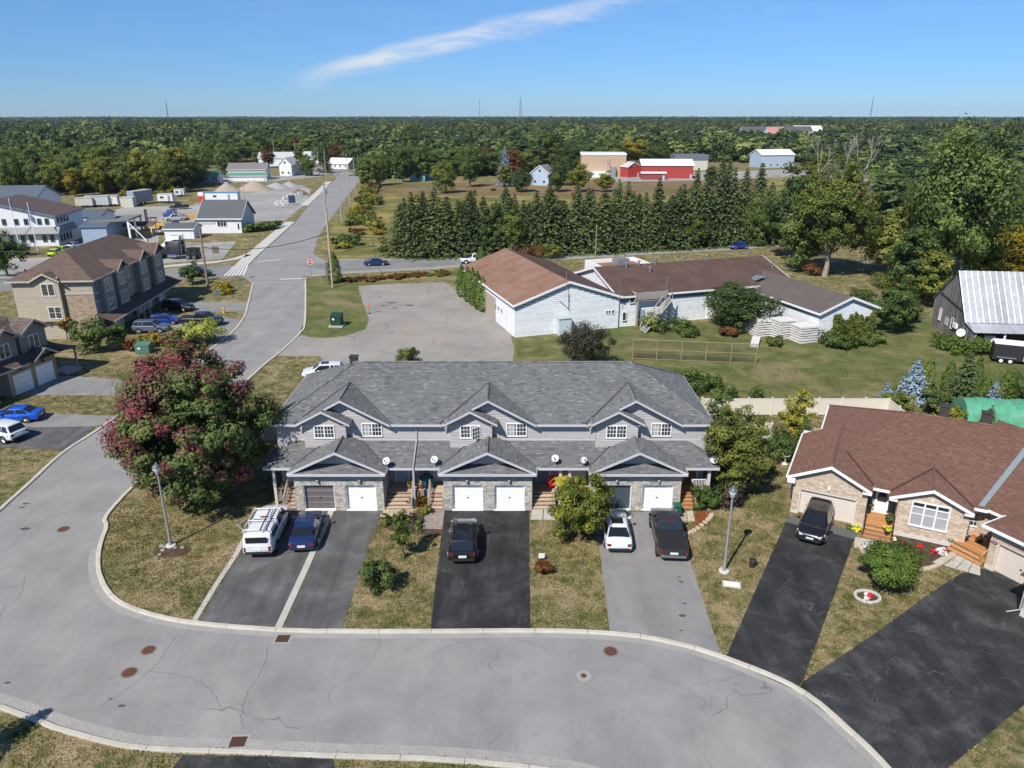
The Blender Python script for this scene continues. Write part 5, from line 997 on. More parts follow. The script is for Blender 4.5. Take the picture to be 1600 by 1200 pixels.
MB().tube((-0.1, 0, 0), (-0.1, 12, 4.4), 0.01, 0.01, 3); bt = MB(); bt.tube((-0.1, 3.2, 4.1), (-0.1, 10.6, 5.1), 0.09, 0.09, 4); bt.build('batten', paint('dark batten', (0.05, 0.047, 0.045), 0.9), bn)
dd = MB().lathe([(0.05, 0), (0.5, 0.08), (0.52, 0.1), (0.48, 0.12)], 16).build('wall_dish', WHITE, bn, 60); dd.location = (-0.5, 2.3, 1.6); dd.rotation_euler = (R(50), R(-60), 0)
fr_ = thing('fridge', 'white fridge standing under the barn lean-to beside the porch', 'fridge', (*(60.78, 89.88), 0), R(-20)); MB().box(-0.6, 0.6, -0.4, 0.4, 0, 1.7).build('cabinet', WHITE, fr_); MB().box(-0.57, 0.57, -0.45, -0.41, 0.08, 1.1).build('door', WHITE, fr_)
tag(MB().lathe([(0.45, 0), (0.55, 0.3), (0.4, 0.5), (0.1, 0.6)], 10).build('orange_tarp', paint('orange tarp', (0.62, 0.12, 0.05), 0.6, var=0.2), None, 60, loc=(*(60.20, 88.53), 0)), 'crumpled orange tarp bundle in front of the barn lean-to', 'tarp')
sk = thing('table', 'pale wooden table with odds and ends under the barn lean-to', 'table', (*(62.52, 90.72), 0), R(-6)); MB().box(-1.2, 1.2, -0.5, 0.5, 0.75, 0.83).build('tabletop', POSTW, sk)
for x in (-1.1, 1.1):
    for y in (-0.4, 0.4): MB().box(x-.05, x+.05, y-.05, y+.05, 0, 0.75).build('leg', POSTW, sk)
# black enclosed trailer
tr_ = thing('cargo_trailer', 'black enclosed cargo trailer with white roof parked by the barn', 'trailer', (*(60.48, 84.18), 0), R(-24))
MB().box(-2.4, 2.6, -1.05, 1.05, 0.45, 2.35).build('body', paint('matt black panel', (0.022, 0.022, 0.023), 0.5), tr_); MB().box(-2.45, 2.65, -1.08, 1.08, 2.35, 2.45).build('roof', WHITE, tr_)
for x in (-1.5, -0.55):
    for s in (-1, 1):
        wq = MB(); wq.tube((x, s*0.98, 0.36), (x, s*1.2, 0.36), 0.36, 0.36, 14); o_ = wq.build('wheel', BLACKM, tr_); MB().tube((x, s*1.19, 0.36), (x, s*1.22, 0.36), 0.2, 0.2, 12).build('rim', WHITE, o_)
MB().box(-2.0, 0.0, -1.24, -1.05, 0.72, 0.8).build('mudguard', METALG, tr_); dd = MB().box(0.8, 1.6, -1.09, -1.05, 0.55, 2.15).build('door', paint('matt black panel', (0.022, 0.022, 0.023)), tr_); MB().box(0.74, 0.8, -1.1, -1.05, 0.5, 2.2).box(1.6, 1.66, -1.1, -1.05, 0.5, 2.2).box(0.74, 1.66, -1.1, -1.05, 2.15, 2.21).build('door_frame', WHITE, dd)
# green tarp tunnel
tt = thing('tarp_tunnel', 'green tarpaulin tunnel shelter behind the bungalow', 'shelter', (*(44.03, 66.97), 0), R(-8)); GT = paint('green tarp', (0.09, 0.31, 0.19), 0.4, var=0.25, vs=1.5, bump=0.6)
b = MB(); rings = []
for k in range(11): rings.append([(k*0.9, 1.9*math.cos(R(a))*(1+rnd.uniform(-.03, .03)), 2.05*math.sin(R(a))*(1+rnd.uniform(-.05, .05))) for a in range(0, 181, 15)])
b.loft(rings); b.build('cover', GT, tt, 60)
for k in (0, 5, 10): MB().loft([[(k*0.9+d_-0.03, (1.92)*math.cos(R(a)), 2.07*math.sin(R(a))) for a in range(0, 181, 15)] for d_ in (0, 0.06)], caps=False).build('hoop', METALG, tt)
# ================================================================ industrial building, left
WSID = tone_mat('white metal siding', [(0, (0.62, 0.63, 0.65)), (1, (0.68, 0.69, 0.71))], 0.6, 0.04, 2); SLR = paint('slate blue roof', (0.085, 0.105, 0.13), 0.6, var=0.06); BRR = paint('rust brown metal roof', (0.105, 0.068, 0.053), 0.6, var=0.12, vs=0.8)
ind = thing('office_building', 'white two-storey commercial building with brown roof and two rows of windows', 'building', (-103.3, 168.4, 0), R(7)); gable_block(ind, -27, 0, 0, 15, 6.7, 10.0, 'v', WSID, BRR, 0.5, BLUEF, lap=False)
MB().slab([(-27, -1.2, 2.9), (0.9, -1.2, 2.9), (0.9, 0, 4.3), (-27, 0, 4.3)], 0.15).slab([(0.0, -1.0, 4.3), (0.9, -1.0, 2.9), (0.9, 9, 2.9), (0, 9, 4.3)], 0.15).build('skirt_roof', paint('grey skirt roof', (0.24, 0.23, 0.235), 0.7), ind)
for u in (-1.6, -3.2, -6.0, -8.0, -10.6, -13.0, -16, -19): win(ind, u, -0.03, 5.5, 0, 0.75, 1.2, 1, 1, 1, BLUEF)
for u in (-1.2, -2.8, -5.6, -7.4, -9.8, -13, -16): win(ind, u, -0.03, 1.7, 0, 0.8, 1.4, 1, 1, 1, BLUEF)
for v in (1.6, 3.2, 4.8, 6.4): win(ind, 0.03, v, 5.5, R(90), 0.8, 1.2, 1, 1, 1, BLUEF); win(ind, 0.03, v, 1.6, R(90), 0.8, 1.5, 1, 1, 1, BLUEF)
i2 = thing('warehouse', 'pale blue warehouse with slate roof behind the white commercial building', 'warehouse', (-128.5, 196, 0), R(7)); gable_block(i2, -22, 3.5, 0, 16, 7.0, 10.2, 'u', WSID, SLR, 0.4, BLUEF, lap=False)
for k in range(3): MB().tube((-6+k*2.4, -0.2, 6.0), (-6+k*2.4, -0.2, 7.8), 0.25, 0.25, 8).build('vent_stack', BLACKM, i2)
i3 = thing('storage_hall', 'low blue-sided annexe beside the canopy of the commercial building', 'building', (-99.5, 171.5, 0), R(7)); gable_block(i3, 0, 5.5, 0, 14, 3.9, 5.2, 'u', paint('blue grey cladding', (0.27, 0.34, 0.44), 0.6), SLR, 0.3, BLUEF, lap=False)
i4 = thing('storage_hall', 'second low blue-roofed annexe farther back by the gravel yard', 'building', (-112, 192, 0), R(7)); gable_block(i4, -3, 6, 0, 9, 3.6, 4.8, 'u', WSID, SLR, 0.3, BLUEF, lap=False)
cn = thing('loading_canopy', 'flat grey loading canopy on white posts beside the commercial building', 'canopy', (-94.2, 178.5, 0), R(9)); MB().slab([(-5, -4, 4.7), (3.6, -4, 5.0), (3.6, 6, 5.0), (-5, 6, 4.7)], 0.35).build('roof', paint('canopy grey', (0.17, 0.165, 0.16), 0.8, var=0.1), cn)
for (x, y) in ((3.3, -3.7), (3.3, 1.0), (3.3, 5.7), (-1, 5.7), (-4.6, -3.7)): MB().box(x-.2, x+.2, y-.2, y+.2, 0, 4.6).build('post', WHITE, cn)
MB().tube((3.3, -3.7, 4.4), (7.5, -6.0, 0.3), 0.1, 0.1, 5).build('brace', WHITE, cn); MB().box(-5, -4.6, -3, 5, 0, 4).build('rear_wall', SLR, cn)
def flagpole(p, label, h):
    o = thing('flagpole', label, 'flagpole', (p[0], p[1], 0)); MB().tube((0, 0, 0), (0, 0, h), 0.1, 0.06, 8).build('pole', WHITE, o); b = MB()
    b.loft([[(0.1+k*0.25, 0.15*math.sin(k*1.3), h-1.9-k*0.14+z) for z in (0, 1.5)]+[(0.1+k*0.25, 0.15*math.sin(k*1.3)+0.02, h-1.9-k*0.14+z) for z in (1.5, 0)] for k in range(5)]); b.build('flag', paint('dark flag', (0.05, 0.06, 0.11), 0.8), o); return o
flagpole((-110.23, 164.98), 'left flagpole with limp dark flag before the commercial building', 11.0); flagpole((-102.14, 158.49), 'right flagpole with limp dark flag before the commercial building', 10.8)
# white house with grey roof and its annexe
wh = thing('white_house', 'white one-storey building with slate grey roof by the side street pavement', 'house', (-73.4, 187.5, 0), R(1)); gable_block(wh, -5.2, 5.2, 0, 10.5, 3.9, 7.6, 'u', WSID, paint('slate grey roof', (0.085, 0.092, 0.10), 0.85, var=0.06), 0.5, WHITE, lap=False)
win(wh, 0.4, -0.03, 2.3, 0, 2.2, 1.1, 3, 1, 1); MB().box(4.3, 4.6, -0.1, 0, 1.0, 2.4).build('meter_box', BLACKM, wh)
sh_ = thing('white_shed', 'low white annexe with flat slate roof beside the white building', 'shed', (-80, 178.5, 0), R(1)); gable_block(sh_, -3.6, 3.4, 0, 5, 2.4, 3.4, 'u', WSID, MATS['slate grey roof'], 0.3, WHITE, lap=False)
shed('white_shed', 'second small slate-roofed annexe tucked between the two white buildings', (-77.5, 190), R(1), 5, 5, 2.6, 0.9, WSID, MATS['slate grey roof'])

# ================================================================ village and works beyond
def hs(name, label, p, rz, w, d, h, rise, wm, rm, ridge='u', wins=4, group=None, cat='house'):
    o = thing(name, label, cat, (p[0], p[1], 0), rz, group); gable_block(o, -w/2, w/2, 0, d, h, h+rise, ridge, wm, rm, 0.35, lap=False)
    for k in range(wins): win(o, -w/2+(k+0.5)*w/wins, -0.03, min(1.6, h*0.55), 0, min(1.0, w/wins*0.5), 1.0, 1, 1, 1)
    if ridge == 'v': win(o, 0, -0.03, h+rise*0.3, 0, 1, 1, 1, 1, 1)
    MB().box(w/2-1.4, w/2-0.5, -0.08, 0, 0, 2.0).build('door', DOORW, o); return o
GREENM = paint('green metal roof', (0.02, 0.16, 0.105), 0.5); GREYR = paint('light grey roof', (0.42, 0.42, 0.43), 0.7); DGR = paint('dark grey roof', (0.08, 0.08, 0.085), 0.85); TANW = paint('tan cladding', (0.43, 0.31, 0.21), 0.7); REDM = paint('red metal cladding', (0.36, 0.045, 0.035), 0.55, var=0.1); WHR = paint('white metal roof', (0.72, 0.72, 0.73), 0.45); BRW = paint('brown wall', (0.2, 0.1, 0.07), 0.8); LBL = paint('light blue siding', (0.36, 0.44, 0.55), 0.7)
hs('low_house', 'white low building with green metal roof, left one by the gravel yard', (-138.18, 340.20), R(4), 13, 7, 2.6, 1.7, WSID, GREENM); hs('low_house', 'white long building with green eaves and grey-brown roof in the village', (-121.92, 350.61), R(4), 17, 9, 4.6, 2.6, WSID, paint('grey brown roof', (0.17, 0.15, 0.15), 0.8)); hs('green_awning', 'green-roofed low lean-to in front of the white long building', (-119.55, 343.61), R(4), 17, 1.6, 2.6, 1.0, WSID, GREENM, wins=0)
hs('farmhouse', 'white two-storey farmhouse with steep front gable beside the side street', (-110.79, 373.40), R(-12), 6.5, 9, 5.4, 3.2, WSID, GREYR, 'v', 2); hs('farmhouse_wing', 'white rear wing of the village farmhouse with pale roof', (-108.68, 381.65), R(-12), 7, 6, 4.4, 2.4, WSID, GREYR, 'u', 2)
hs('village_house', 'white-roofed house behind the farmhouse, left of the two', (-138.89, 451.10), R(5), 20, 10, 4.5, 3, WSID, GREYR); hs('village_house', 'white house with pale roof right of the farmhouse', (-122.79, 469.31), R(-10), 14, 10, 4, 3, WSID, GREYR); hs('village_house', 'pale-roofed bungalow where the side street bends', (-96.54, 423.64), R(-25), 14, 9, 3, 2.6, WSID, WHR); hs('village_house', 'red-brown house among the trees behind the green-roofed building', (-176.76, 423.64), R(0), 11, 8, 3.5, 2.6, BRW, DGR); hs('village_house', 'white-roofed shed house behind the green-roofed building', (-162.04, 385.91), R(0), 11, 7, 3, 2, WSID, WHR); hs('village_house', 'small dark house with white gable among the left trees', (-210.81, 418.54), R(20), 8, 8, 4.5, 3, WSID, DGR, 'v', 2)
hs('village_house', 'grey hip house standing alone before the forest edge', (-38.10, 495.96), R(0), 13, 9, 3.4, 2.6, WSID, paint('blue grey roof', (0.16, 0.18, 0.21), 0.8)); hs('blue_house', 'light blue two-storey house with grey roof behind the spruces', (11.65, 321.09), R(-24), 8.2, 9, 5.2, 3.0, LBL, paint('grey roof', (0.2, 0.2, 0.21), 0.8), 'v', 2)
tb = thing('tan_warehouse', 'tan flat-roofed warehouse with white roof edge', 'warehouse', (*(44.41, 369.41), 0), R(-3)); MB().box(-11, 10.5, 0, 16, 0, 10).build('wall', TANW, tb); MB().box(-11.2, 10.7, -0.2, 16.2, 10, 10.8).build('roof_edge', WHR, tb); MB().box(-13, 2, -5, 0, 0, 2.6).build('annexe', WHITE, tb); MB().box(3, 5.6, -2, -0.02, 0, 4.6).build('silo_box', METALG, tb)
for k in range(12): MB().box(-11+k*1.8, -10.9+k*1.8, -0.06, 0, 0, 10).build('panel_joint', paint('joint tan', (0.36, 0.26, 0.17), 0.8), tb)
hs('red_barn', 'long red metal barn with white roof', (72.88, 357.90), R(-2), 24, 13, 6.0, 2.4, REDM, WHR, wins=0, cat='barn'); hs('red_barn', 'small red barn with grey roof left of the long red one', (58.40, 365.49), R(30), 7, 9, 5, 2, REDM, GREYR, 'v', 0, cat='barn'); hs('red_container', 'red container hut in front of the long red barn', (65.24, 350.61), R(-2), 11, 3, 3.0, 0.4, paint('dull red', (0.25, 0.05, 0.045), 0.6), WHITE, wins=0, cat='container')
cb = thing('grey_workshop', 'cream flat-roofed workshop right of the red barn', 'building', (*(96.73, 413.55), 0), R(0)); MB().box(-9, 9, 0, 12, 0, 5.2).build('wall', paint('cream wall', (0.5, 0.48, 0.42), 0.7), cb); MB().box(-9.2, 9.2, -0.2, 12, 5.2, 8.0).build('upper_cladding', paint('dark grey cladding', (0.13, 0.14, 0.16), 0.6), cb)
hs('blue_workshop', 'pale blue workshop with white roof behind the bare tree', (150.53, 434.22), R(10), 20, 14, 7, 2.6, LBL, WHR, wins=5, cat='workshop')
hs('far_hall', 'long white hall in the far woods', (203.03, 857.53), R(0), 62, 30, 10, 1.5, WSID, GREYR, wins=0, cat='hall')
for (q, w_, l_, rm, wm) in (((255.08, 799.68), 34, 'far dark-roofed apartment block, left one', DGR, LBL), ((294.76, 818.08), 44, 'far dark-roofed apartment block, right one', DGR, WSID), ((255.91, 749.06), 16, 'far pale red-roofed building before the apartment blocks', paint('faded red roof', (0.42, 0.2, 0.18), 0.7), WSID), ((327.97, 857.53), 30, 'far white building right of the apartment blocks', WHR, WSID)): hs('apartment_block', l_, q, R(0), w_, 16, 12, 5, wm, rm, wins=6, cat='apartments')
for (q, c_, l_) in (((-42.55, 343.61), (0.16, 0.40, 0.33), 'near'), ((-38.97, 350.61), (0.14, 0.36, 0.36), 'far')):
    cc = thing('shipping_container', 'teal shipping container in the brown field, the %s one' % l_, 'container', (q[0], q[1], 0), R(-4), 'teal containers'); MB().box(-3.4, 3.4, -1.2, 1.2, 0, 2.5).build('body', paint('teal %s' % l_, c_, 0.6), cc)
    for k in range(14): MB().box(-3.3+k*0.5, -3.05+k*0.5, -1.24, -1.2, 0.1, 2.4).build('rib', paint('teal %s' % l_, c_), cc)
# lattice mast and antenna on the horizon
def mast(p, h, w, label):
    o = thing('radio_mast', label, 'mast', (p[0], p[1], 0)); b = MB(); mm = paint('mast grey', (0.10, 0.105, 0.115), 0.6)
    for k in range(4): a = R(45+90*k); b.tube((w*math.cos(a), w*math.sin(a), 0), (w*0.3*math.cos(a), w*0.3*math.sin(a), h), 0.5 if w > 3 else 0.22, 0.5 if w > 3 else 0.22, 4)
    b.build('leg_frame', mm, o); b = MB(); n = 14
    for j in range(n):
        z0, z1 = h*j/n, h*(j+1)/n; r0, r1 = w*(1-0.7*j/n), w*(1-0.7*(j+1)/n)
        for k in range(4): a, c = R(45+90*k), R(135+90*k); b.tube((r0*math.cos(a), r0*math.sin(a), z0), (r1*math.cos(c), r1*math.sin(c), z1), 0.3 if w > 3 else 0.14, 0.3 if w > 3 else 0.14, 3)
    stuff(b.build('lattice', mm, o)); MB().tube((0, 0, h), (0, 0, h*1.15), 0.5, 0.4, 5).build('spire', mm, o)
mast((25, 2300, 0), 72, 7, 'tall lattice radio mast on the horizon, slightly right of centre'); mast((-95, 2300, 0), 62, 2.5, 'thin radio mast on the horizon left of the lattice mast'); mast((1100, 2400, 0), 74, 2.2, 'thin radio mast on the horizon at the right'); mast((-880, 2000), 56, 2.0, 'thin radio mast on the horizon at the left')

# ================================================================ vehicles
CGLASS = paint('tinted car glass', (0.012, 0.014, 0.017), 0.05, 0.0, 0.8, 0.0, 0.0)
TYRE = paint('tyre rubber', (0.018, 0.018, 0.019), 0.85, var=0); RIMS = paint('alloy rim', (0.42, 0.43, 0.45), 0.3, 0.8, var=0); RIMD = paint('dark rim', (0.10, 0.10, 0.105), 0.35, 0.6, var=0)
LAMPC = paint('headlamp glass', (0.62, 0.64, 0.66), 0.08, 0.1, 0.9, var=0); LAMPR = paint('tail lamp red', (0.17, 0.010, 0.010), 0.15, 0, 0.8, var=0); PLATE = paint('licence plate', (0.62, 0.65, 0.70), 0.5, var=0); BPLAST = paint('black trim plastic', (0.018, 0.018, 0.019), 0.6, var=0)
CHROME = paint('chrome', (0.6, 0.6, 0.62), 0.12, 1.0, var=0)
def carpaint(n, c): return paint('car paint '+n, c, 0.28, 0.15, 0.5, 0.8, 0.0)
KIND = {  # length, width, height, belt z, hood z, tail z, rear-glass base, roof rear, roof front, windscreen base (x from the middle), wheelbase half, wheel r
 'sedan': (4.75, 1.84, 1.45, 0.93, 0.86, 0.98, -1.78, -1.02, 0.28, 1.18, 1.36, 0.33),
 'hatch': (4.25, 1.80, 1.50, 0.95, 0.90, 1.02, -1.92, -1.45, 0.28, 1.10, 1.30, 0.33),
 'suv':   (4.75, 1.92, 1.72, 1.08, 1.04, 1.12, -2.22, -1.90, 0.35, 1.18, 1.40, 0.37),
 'pickup': (5.85, 2.03, 1.93, 1.22, 1.18, 1.22, -0.72, -0.52, 0.92, 1.62, 1.85, 0.41)}
def ring(x, hw, zb, zt, cr=0.03):
    zs = zb+(zt-zb)*0.55
    h = [(hw*0.86, zb), (hw*0.985, zb+0.10), (hw, zs), (hw*0.985, zt-0.13), (hw*0.93, zt-0.035), (hw*0.80, zt), (hw*0.4, zt+cr*0.8)]
    return [(x, -y, z) for y, z in h]+[(x, y, z) for y, z in reversed(h)]
def car(name, label, cat, rear, front, kind, pm, group=None, detail=True, cap=False, cover=True, rims=None, rack=False, rails=False, sunroof=False, scale=1.0, z=0.012):
    L_, W, Hh, belt, hood, tail, xr0, xr1, xf1, xf0, wb, wr = KIND[kind]
    dx, dy = front[0]-rear[0], front[1]-rear[1]; a = math.atan2(dy, dx); c = (rear[0]+math.cos(a)*L_*scale/2, rear[1]+math.sin(a)*L_*scale/2)
    o = thing(name, label, cat, (c[0], c[1], z), a, group); o.scale = (scale,)*3
    hw = W/2; h = L_/2; zb = 0.24 if kind == 'sedan' else 0.32 if kind != 'pickup' else 0.42
    prof = [(-h, 0.86, tail-0.30), (-h+0.05, 0.93, tail-0.12), (-h+0.22, 0.985, tail-0.02), (-h+0.7, 1.0, tail), (xr0+0.2 if kind != 'pickup' else -1.0, 1.0, max(tail, belt)), (-0.2, 1.0, belt), (xf0-0.15, 1.0, belt+0.01), (xf0+0.25, 0.99, hood+0.03), (h-0.75, 0.97, hood-0.02), (h-0.28, 0.93, hood-0.10), (h-0.08, 0.85, hood-0.22), (h, 0.74, hood-0.34)]
    b = MB(); b.loft([ring(x, hw*k, zb if -h+0.4 < x < h-0.4 else zb+0.08, zt) for x, k, zt in prof]); b.build('body', pm, o, 38)
    hb, hr = hw*0.925, hw*0.70 if kind != 'pickup' else hw*0.76
    def cab(x0, x1, x2, x3, zt, name, mat, hb=hb, hr=hr, bz=belt):
        def rg(x, top, k): return [(x, -hb*k, bz-0.04), (x, -(hr+(hb-hr)*0.28)*k, bz+(top-bz)*0.72), (x, -hr*k, top-0.04), (x, -hr*0.62*k, top), (x, hr*0.62*k, top), (x, hr*k, top-0.04), (x, (hr+(hb-hr)*0.28)*k, bz+(top-bz)*0.72), (x, hb*k, bz-0.04)]
        q = MB(); q.loft([rg(x0, bz+0.01, 0.97), rg(x0+(x1-x0)*0.85, zt-0.10, 0.99), rg(x1, zt-0.035, 1), rg((x1*0.6+x2*0.4), zt, 1), rg((x1*0.2+x2*0.8), zt-0.005, 1), rg(x2, zt-0.045, 1), rg(x2+(x3-x2)*0.15, zt-0.11, 0.99), rg(x3, bz+0.01, 0.95)]); return q.build(name, mat, o, 30)
    cab(xr0, xr1, xf1, xf0, Hh, 'cabin', pm)
    zl, zu = belt+0.045, Hh-0.115; yl = lambda z: hb+(hr-hb)*((z-belt)/(Hh-belt))**0.9+0.017
    def end_glass(name, xb, xt, s):                                   # windscreen or rear window
        q = MB(); t0, t1 = 0.08, 0.90; A = lambda t: xb+(xt-xb)*t; Zt = lambda t: belt+(Hh-0.05-belt)*t
        n_ = Vector((s*(Hh-belt), 0, abs(xb-xt))).normalized()*0.03
        ys = [hb*0.86, hr*0.90]; p = [Vector((A(t0), -ys[0], Zt(t0))), Vector((A(t0), ys[0], Zt(t0))), Vector((A(t1), ys[1], Zt(t1))), Vector((A(t1), -ys[1], Zt(t1)))]; p = [v+n_ for v in p]
        if s < 0: p = p[::-1]
        q.poly(p); q.poly([v-n_*0.9 for v in p][::-1])
        for k in range(4): q.poly([p[(k+1) % 4], p[k], p[k]-n_*0.9, p[(k+1) % 4]-n_*0.9])
        q.build(name, CGLASS, o)
    end_glass('windscreen', xf0, xf1, 1); end_glass('rear_window', xr0, xr1, -1)
    xm = (xr1+xf1)/2-0.02 if kind != 'pickup' else 0.2
    for s in (-1, 1):
        fr = lambda z: xf0+(xf1-xf0)*((z-belt)/(Hh-belt))-0.16; re = lambda z: xr0+(xr1-xr0)*((z-belt)/(Hh-belt))+0.16
        spans = [((xm+0.05, xm+0.05), (fr(zl), fr(zu)))]+[((re(zl), re(zu)), (xm-0.05, xm-0.05))]
        if kind == 'suv': spans[1] = ((-1.25, -1.2), (xm-0.05, xm-0.05)); spans.append(((re(zl), re(zu)), (-1.33, -1.28)))
        for (a0, a1), (b0, b1) in spans:
            p = [Vector((a0, s*yl(zl), zl)), Vector((b0, s*yl(zl), zl)), Vector((b1, s*yl(zu), zu)), Vector((a1, s*yl(zu), zu))]; nn_ = Vector((0, -s*0.02, 0)); q = MB()
            if s > 0: p = p[::-1]
            q.poly(p)
            for k in range(4): q.poly([p[(k+1) % 4], p[k], p[k]+nn_, p[(k+1) % 4]+nn_])
            q.build('side_window', CGLASS, o)
        for x in (-wb, wb):
            MB().tube((x, s*(hw-0.02), wr+0.02), (x, s*(hw+0.012), wr+0.02), wr*1.16, wr*1.16, 18).build('wheel_arch', BPLAST, o)
            wq = MB().tube((x, s*(hw-0.22), wr), (x, s*(hw+0.03), wr), wr, wr, 18).build('wheel', TYRE, o, 40)
            rq = MB(); rq.tube((x, s*(hw+0.02), wr), (x, s*(hw+0.04), wr), wr*0.62, wr*0.58, 14)
            for k in range(5): an = k*1.2566; rq.tube((x, s*(hw+0.035), wr), (x+math.cos(an)*wr*0.58, s*(hw+0.045), wr+math.sin(an)*wr*0.58), 0.045, 0.04, 4)
            rq.build('rim', rims or RIMS, wq)
        ti = (tail-0.34, tail-0.16) if kind != 'pickup' else (tail-0.52, tail-0.18)
        MB().loft([[(-h-0.015, s*y, z) for y, z in ((hw*0.60 if kind != 'pickup' else hw*0.74, ti[0]), (hw*0.86, ti[0]), (hw*0.86, ti[1]), (hw*0.6 if kind != 'pickup' else hw*0.74, ti[1]))], [(-h+0.3, s*y, z) for y, z in ((hw*0.6, ti[0]+0.03), (hw*1.0, ti[0]+0.03), (hw*0.995, ti[1]-0.02), (hw*0.6, ti[1]-0.02))]]).build('tail_light', LAMPR, o)
        MB().loft([[(h-0.02, s*y, z) for y, z in ((hw*0.46, hood-0.36), (hw*0.74, hood-0.36), (hw*0.72, hood-0.22), (hw*0.5, hood-0.24))], [(h-0.42, s*y, z) for y, z in ((hw*0.5, hood-0.30), (hw*0.965, hood-0.30), (hw*0.95, hood-0.12), (hw*0.5, hood-0.14))]]).build('headlight', LAMPC, o)
        if detail:
            m_ = MB(); m_.lathe([(0.03, -0.08), (0.11, -0.06), (0.12, 0.06), (0.04, 0.09)], 8, (xf0-0.38, s*(hw+0.11), belt+0.10)); m_.tube((xf0-0.38, s*(hb-0.02), belt+0.05), (xf0-0.38, s*(hw+0.08), belt+0.08), 0.035, 0.035, 5); m_.build('mirror', pm if kind == 'sedan' else BPLAST, o, 50)
            for x in (xm-0.15, xm-1.05): MB().box(x-0.1, x+0.1, s*(hw+0.004)-0.015, s*(hw+0.004)+0.015, belt-0.19, belt-0.15).build('door_handle', pm, o)
            MB().box(-wb+wr*1.2, wb-wr*1.2, s*(hw-0.01)-0.02, s*(hw-0.01)+0.02, zb+0.02, zb+0.10).build('sill_trim', BPLAST, o)
            dj = MB()
            for x in (xm, xm+1.02, xm-0.95): dj.box(x-0.008, x+0.008, s*(hw+0.0)-0.004, s*hw+0.004, zb+0.12, belt-0.1)
            dj.build('door_seam', BPLAST, o)
    MB().box(-h-0.03, -h+0.1, -hw*0.80, hw*0.80, zb+0.08, zb+0.26).build('rear_bumper', BPLAST if kind != 'pickup' else CHROME if pm.name.endswith('black') is False and cap is False else BPLAST, o)
    MB().box(h-0.12, h+0.02, -hw*0.70, hw*0.70, zb+0.08, zb+0.22).build('front_bumper', BPLAST, o); MB().box(h-0.06, h+0.012, -hw*0.42, hw*0.42, hood-0.40, hood-0.24).build('grille', BPLAST, o)
    if detail:
        MB().box(-h-0.04, -h-0.01, -0.26, 0.26, tail-0.46, tail-0.30).build('licence_plate', PLATE, o)
        if kind != 'pickup': MB().box(h-0.01, h+0.03, -0.24, 0.24, zb+0.24, zb+0.36).build('licence_plate', PLATE, o)
        MB().tube((xf0-0.1, -0.5, belt+0.06), (xf0-0.30, 0.15, belt+0.17), 0.012, 0.012, 4).build('wiper', BPLAST, o)
    if sunroof: MB().box(xf1-1.0, xf1-0.15, -hr*0.62, hr*0.62, Hh-0.01, Hh+0.016).build('sunroof', CGLASS, o)
    if rails:
        for s in (-1, 1): MB().box(xr1+0.1, xf1-0.1, s*hr*0.9-0.025, s*hr*0.9+0.025, Hh+0.0, Hh+0.06).build('roof_rail', BPLAST, o)
    if kind == 'pickup':
        if cap:
            cab(-h+0.05, -h+0.28, -0.9, -0.74, Hh-0.04, 'bed_cap', pm, hw*0.96, hw*0.86, tail); MB().box(-h+0.02, -h+0.06, -hw*0.7, hw*0.7, tail+0.1, Hh-0.2).build('cap_window', CGLASS, o)
            for s in (-1, 1): MB().box(-h+0.6, -1.05, s*hw*0.955-0.015, s*hw*0.955+0.015, tail+0.18, Hh-0.24).build('cap_window', CGLASS, o)
        elif cover:
            MB().box(-h+0.12, -0.82, -hw*0.86, hw*0.86, tail-0.02, tail+0.035).build('bed_cover', BPLAST, o)
            for k in range(4): MB().box(-h+0.5+k*0.45, -h+0.53+k*0.45, -hw*0.85, hw*0.85, tail+0.03, tail+0.05).build('cover_rib', BPLAST, o)
        MB().box(-h-0.022, -h+0.02, -hw*0.72, hw*0.72, tail-0.42, tail-0.1).build('tailgate', pm, o)
        MB().box(xr1-0.02, xr1+0.08, -0.28, 0.28, Hh-0.05, Hh+0.015).build('brake_light', LAMPR, o)
    if rack:
        rk = MB(); zt = Hh+0.14
        for x in (-h+0.5, -1.2, 0.4):
            rk.tube((x, -hw*0.9, zt), (x, hw*0.9, zt), 0.03, 0.03, 6)
            for s in (-1, 1): rk.tube((x, s*hw*0.85, zt), (x, s*hw*0.9, Hh-0.12), 0.03, 0.03, 6)
        for s in (-1, 1): rk.tube((-h+0.3, s*hw*0.88, zt), (0.6, s*hw*0.88, zt), 0.028, 0.028, 6)
        rk.tube((-h+0.5, hw*0.9, zt), (-h+0.3, hw*1.15, zt+0.5), 0.03, 0.03, 6); rk.tube((-h+0.3, hw*1.15, zt+0.5), (-1.2, hw*1.1, zt+0.03), 0.025, 0.025, 6)
        rk.build('roof_rack', WHITE, o)
        ld = MB()
        for s in (-0.2, 0.2): ld.box(-h+0.25, 0.2, -hw*0.45+s-0.03, -hw*0.45+s+0.03, zt+0.03, zt+0.11)
        for k in range(10): ld.tube((-h+0.4+k*0.28, -hw*0.45-0.2, zt+0.07), (-h+0.4+k*0.28, -hw*0.45+0.2, zt+0.07), 0.022, 0.022, 5)
        ll = thing('ladder', 'aluminium ladder lying on the white pickup rack', 'ladder', (c[0], c[1], z), a); ld.build('frame', CHROME, ll)
    return o
WP, BP, BLP, NAVY = carpaint('white', (0.74, 0.75, 0.77)), carpaint('black', (0.011, 0.011, 0.013)), carpaint('blue', (0.015, 0.05, 0.30)), carpaint('navy', (0.012, 0.028, 0.105)); CHAR, SILV, YG, BRT = carpaint('charcoal', (0.028, 0.029, 0.032)), carpaint('silver', (0.45, 0.46, 0.48)), carpaint('hi vis', (0.52, 0.68, 0.02)), carpaint('bright blue', (0.01, 0.10, 0.55))
